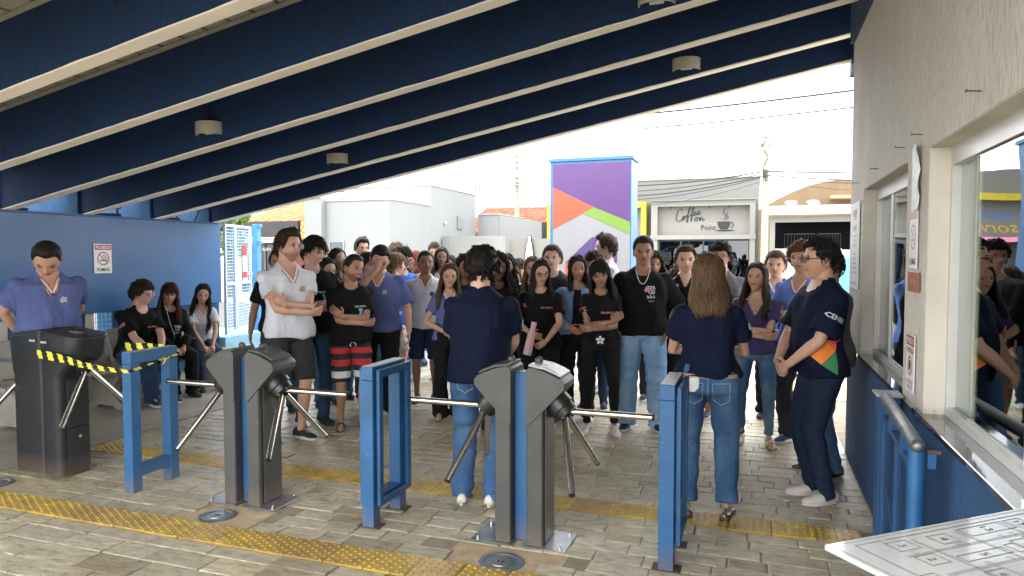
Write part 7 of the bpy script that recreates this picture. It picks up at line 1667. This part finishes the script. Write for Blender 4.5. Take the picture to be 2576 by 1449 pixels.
BACK = [
 ('behindwt', 'person in black tee mostly hidden behind the bearded man', -4.80, 6.2, 1.72, 30, dict(b=1.15, skin='tan', hair=('short', 'dark'), top=tee(c_black), bot=('jeans', j_dark), shoes=S_BB, arms='side')),
 ('curlbr', 'boy with curly light brown hair behind the smiling man', -5.56, 8.0, 1.83, 45, dict(skin='tan', hair=('curly', 'light'), top=tee(c_black), bot=('jeans', j_mid), shoes=S_BW, head=(20, 10, 0))),
 ('smallgl', 'short girl in round gold glasses behind the smiling man, only eyes and hair showing', -4.50, 6.62, 1.63, 50, dict(fem=1, skin='light', hair=('long', 'black', {'len': .2}), glasses=GOLDG, top=tee(c_royal), bot=('jeans', j_mid), shoes=S_BB, head=(10, 8, 0))),
 ('graygirl', 'girl with clear pink glasses and pendant in a charcoal tee, looking right', -4.57, 6.95, 1.73, 40, dict(fem=1, b=1.2, skin='light', hair=('long', 'black', {'len': .25, 'back': 1}), glasses=CLR, top=tee(c_gray, neckz=1), bot=('jeans', j_mid), shoes=S_BB, head=(34, -8, 0), extra=[chain(SILV, .0025, 1.36)])),
 ('fartall', 'tall boy with swept-up hair looking over the heads before the house window', -5.52, 9.0, 1.93, 40, dict(skin='light', hair=('quiff', 'dark'), top=tee(c_dark), bot=('jeans', j_mid), shoes=S_BW, head=(15, 12, 0))),
 ('glasses2', 'boy with wavy brown hair and dark glasses between the striped-shorts man and the eye-rubbing boy', -4.35, 7.22, 1.67, 45, dict(skin='fair', hair=('fringe', 'dark', {'vol': .01}), glasses=BLKG, top=tee(c_navy), bot=('jeans', j_mid), shoes=('sneaker', S_BW[1], M('pink_sole', (.6, .05, .12), .6)), head=(30, 4, 0))),
 ('brownback', 'boy with highlighted brown hair turned away behind the eye-rubbing boy', -4.20, 7.65, 1.67, 120, dict(skin='light', hair=('fringe', 'light', {'vol': .006}), top=tee(c_royal), bot=('shorts', b_beige), shoes=S_WW, head=(20, 0, 0))),
 ('curlygl', 'boy with big dark curls and glasses in a royal blue top leaning forward', -4.42, 8.2, 1.74, 60, dict(skin='tan', hair=('curly', 'dark', {'vol': .012, 'curl': 1.15}), glasses=BLKG, top=dict(mat=c_royal, neck=('crew', 1.41), sleeve=2, ease=.03, hem=.86), bot=('jeans', j_light), shoes=S_WW, head=(15, 8, 0), arms=('reach', 'side'))),
 ('brtop', 'person whose curly grey-brown hair shows above the boy with big dark curls', -5.05, 9.2, 1.84, 60, dict(skin='light', hair=('curly', 'light', {'curl': .9}), top=tee(c_dark), bot=('jeans', j_mid), shoes=S_BB, head=(20, 0, 0))),
 ('redbraid', 'girl with burgundy braided hair seen in profile in the crowd', -4.83, 9.5, 1.73, -40, dict(fem=1, skin='fair', hair=('long', 'burgundy', {'len': .30, 'r': .011, 'n': 110, 'front': 1.3}), top=dict(mat=m_cloth('burgundy_top', (.14, .02, .025)), neck=('crew', 1.41), sleeve=2), bot=('jeans', j_mid), shoes=S_BB, head=(-20, 8, 0))),
 ('blondcurl', 'shorter person with fair curly hair left of the burgundy-haired girl', -5.15, 9.9, 1.55, -30, dict(fem=1, skin='fair', hair=('longcurl', 'light', {'len': .2}), top=tee(c_white), bot=('jeans', j_light), shoes=S_WW)),
 ('farboy', 'boy with brown hair at the back, head bowed before the white wall', -5.30, 11.0, 1.90, 10, dict(skin='light', hair=('short', 'dark', {'vol': .008}), top=tee(c_black), bot=('jeans', j_mid), shoes=S_BW, head=(15, 20, 0))),
 ('girlgl', 'girl with long straight hair and black-rimmed glasses in white v-neck, behind the slim boy', -4.03, 8.6, 1.76, 26, dict(fem=1, skin='brown', hair=('long', 'dark', {'len': .34, 'fwd': .5}), glasses=BLKG, top=uni(c_white), bot=('jeans', j_mid), shoes=S_WW, head=(0, -4, 0))),
 ('boyr', 'short-haired boy at the back right of the girl with black-rimmed glasses', -4.74, 10.5, 1.66, -10, dict(skin='brown', hair=('short', 'black'), top=tee(c_shirtw), bot=('jeans', j_mid), shoes=S_WW, head=(0, 8, 0))),
 ('curlygL', 'girl with long dark curls in black tee partly hidden left of the curly-haired man', -3.03, 7.05, 1.66, 20, dict(fem=1, skin='tan', hair=('longcurl', 'dark', {'len': .28}), top=tee(c_dark), bot=('jeans', b_black), shoes=S_BB, head=(10, 6, 0))),
 ('curlygR', 'dark-skinned girl with long black ringlets in black tee right of the curly-haired man', -2.36, 6.3, 1.67, 20, dict(fem=1, b=1.1, skin='dark', hair=('longcurl', 'black', {'len': .26, 'vol': .004}), top=tee(c_black), bot=('slacks', b_black), shoes=S_BB, head=(15, 2, 0), vox=.0105)),
 ('longbeh', 'girl with long brown hair in white tee behind the girl with ringlets', -2.72, 7.6, 1.67, 40, dict(fem=1, b=1.05, skin='fair', hair=('long', 'dark', {'len': .30, 'front': 1.3}), top=tee(c_shirtw), bot=('jeans', j_dark), shoes=S_BB, head=(-30, 4, 0))),
 ('slick', 'short girl with slicked-back hair looking down at centre back', -2.88, 8.3, 1.50, 12, dict(fem=1, skin='tan', hair=('slick', 'dark', {'len': .06, 'front': 2.2, 'bun': 1}), top=tee(c_black, [(blob, 0, .3, .05, WPR, 'left')]), bot=('jeans', j_dark), shoes=S_WW, head=(0, 10, 6))),
 ('darkboy', 'boy with short black hair turned away in black tee at centre back', -3.36, 9.8, 1.60, 150, dict(skin='tan', hair=('tightcurl', 'black'), top=tee(c_black), bot=('jeans', j_dark), shoes=S_BB)),
 ('blond', 'fair-haired girl half hidden behind the girl with the pink bottle', -2.44, 7.65, 1.64, 20, dict(fem=1, skin='fair', hair=('long', 'light', {'len': .36}), top=tee(c_dark), bot=('jeans', j_dark), shoes=S_BB, head=(0, 4, 0))),
 ('brown2', 'person with light brown hair further back, just right of the fair-haired girl', -2.58, 8.6, 1.63, -20, dict(fem=1, skin='light', hair=('long', 'brown', {'len': .3}), top=tee(c_shirtw), bot=('jeans', j_mid), shoes=S_WW)),
 ('broad', 'broad-shouldered boy with brown fringe in black tee between the two long-haired girls', -2.18, 7.6, 1.76, 8, dict(b=1.2, skin='fair', hair=('short', 'brown', {'vol': .010}), top=tee(c_dark, [('TERCEIRÃO', .07, 1.27, .022, WPR)]), bot=('jeans', j_dark), shoes=S_BB, head=(0, 2, 0), facew=1.08)),
 ('curlshort', 'boy with short dark curls in light blue tee right of the denim jacket', -1.67, 7.45, 1.69, 4, dict(skin='tan', hair=('curly', 'dark', {'curl': .9}), top=uni(c_bright), bot=('jeans', j_dark), shoes=S_BW, head=(0, 4, 0))),
 ('profile', 'tall boy in white tee seen in profile facing left before the totem sign', -1.74, 8.4, 1.90, -62, dict(skin='light', hair=('quiff', 'dark', {'vol': .008}), top=uni(c_white, ease=.024), bot=('shorts', b_beige), shoes=S_WW, head=(-20, 0, 0), heads=1.05)),
 ('curlbeh', 'girl with curly dark hair almost hidden behind the tall boy with the chain', -1.12, 8.1, 1.68, 10, dict(fem=1, skin='tan', hair=('longcurl', 'dark', {'len': .2, 'vol': .01}), top=tee(c_black), bot=('jeans', b_char), shoes=S_BW)),
 ('curllow', 'short boy with tight dark curls looking down right of the tall boy with the chain', -1.00, 9.0, 1.52, 30, dict(skin='tan', hair=('curly', 'dark'), top=tee(c_black), bot=('jeans', j_dark), shoes=S_WW, head=(30, 25, 0))),
 ('jacket', 'brown-haired boy in black sports jacket with white stripe before the shop doors', -.66, 6.95, 1.75, 4, dict(skin='fair', hair=('quiff', 'brown'), top=dict(mat=c_jack, name='jacket', neck=('v', 1.36), sleeve=2, ease=.026, hem=.86, prints=[([(-.5, -.1), (-.4, .15), (.5, .15), (.6, -.1)], -.11, 1.37, .09, WPR)]), bot=('slacks', b_black), shoes=S_BB, head=(4, 4, 0), vox=.0105)),
 ('curlgl2', 'boy with curly black hair and black glasses in washed black tee and grey shorts', -.36, 7.4, 1.78, -2, dict(skin='light', hair=('curly', 'black', {'vol': .004}), glasses=BLKG, top=tee(c_slate, PR_pink()), bot=('shorts', b_grey), shoes=S_BW, head=(-4, 2, 0), arms=('cross_a', 'cross_b'), vox=.0105)),
 ('collar', 'short-haired boy in black jacket over blue v-neck beside the woman in purple', .17, 7.6, 1.69, -2, dict(skin='light', hair=('short', 'brown', {'vol': .006}), top=dict(mat=c_jack, name='jacket', neck=('v', 1.34), trim=1, sleeve=2, ease=.026, hem=.84, inner=(c_bright, .055, -.05), prints=[]), bot=('slacks', b_black), shoes=S_BB, head=(-6, 4, 0), vox=.0105)),
 ('auburn', 'boy with curly auburn hair in blue v-neck, arms crossed, behind the man in profile', .36, 6.62, 1.76, -22, dict(skin='light', hair=('curly', 'auburn', {'vol': .008}), top=uni(c_bright), bot=('slacks', b_char), shoes=S_BL, head=(-4, 0, 0), arms=('cross_a', 'cross_b'), vox=.0105)),
 ('graytee', 'man in grey tee, jeans and dark dress shoes hidden behind the man in profile', .50, 5.78, 1.70, -62, dict(b=1.05, belly=.05, skin='light', hair=('short', 'black'), top=tee(c_slate, None, ease=.028), bot=('jeans', j_mid), shoes=S_DR, arms='cross', vox=.0105)),
]
for (k, lb, x, y, h, r_, d) in BACK:
    a = d.pop('arms', None); d2 = dict(key=k, label=lb, X=x, Y=y, H=h, rot=r_, vox=.0135); d2.update(d)
    d2['arms'] = ('cross_a', 'cross_b') if a == 'cross' else (a or random.choice(['side', 'clasp', ('clasp', 'clasp'), 'pocket'])); d2.setdefault('head', (0, 0, 0)); d2.setdefault('b', 1.05); PEOPLE.append(d2)
TMP = bpy.data.collections.new('tmp'); COL.children.link(TMP)
for P in PEOPLE: build_raw(P)
dg = bpy.context.evaluated_depsgraph_get(); dg.update()
for P in PEOPLE:
    for nm in ('body', 'top', 'bot'):
        o = P['raw_' + nm]; P['me_' + nm] = bpy.data.meshes.new_from_object(o.evaluated_get(dg))
for P in PEOPLE:
    for nm in ('body', 'top', 'bot'):
        o = P.pop('raw_' + nm); me = o.data; bpy.data.objects.remove(o); bpy.data.meshes.remove(me)
COL.children.unlink(TMP); bpy.data.collections.remove(TMP)
for P in PEOPLE: finish(P)
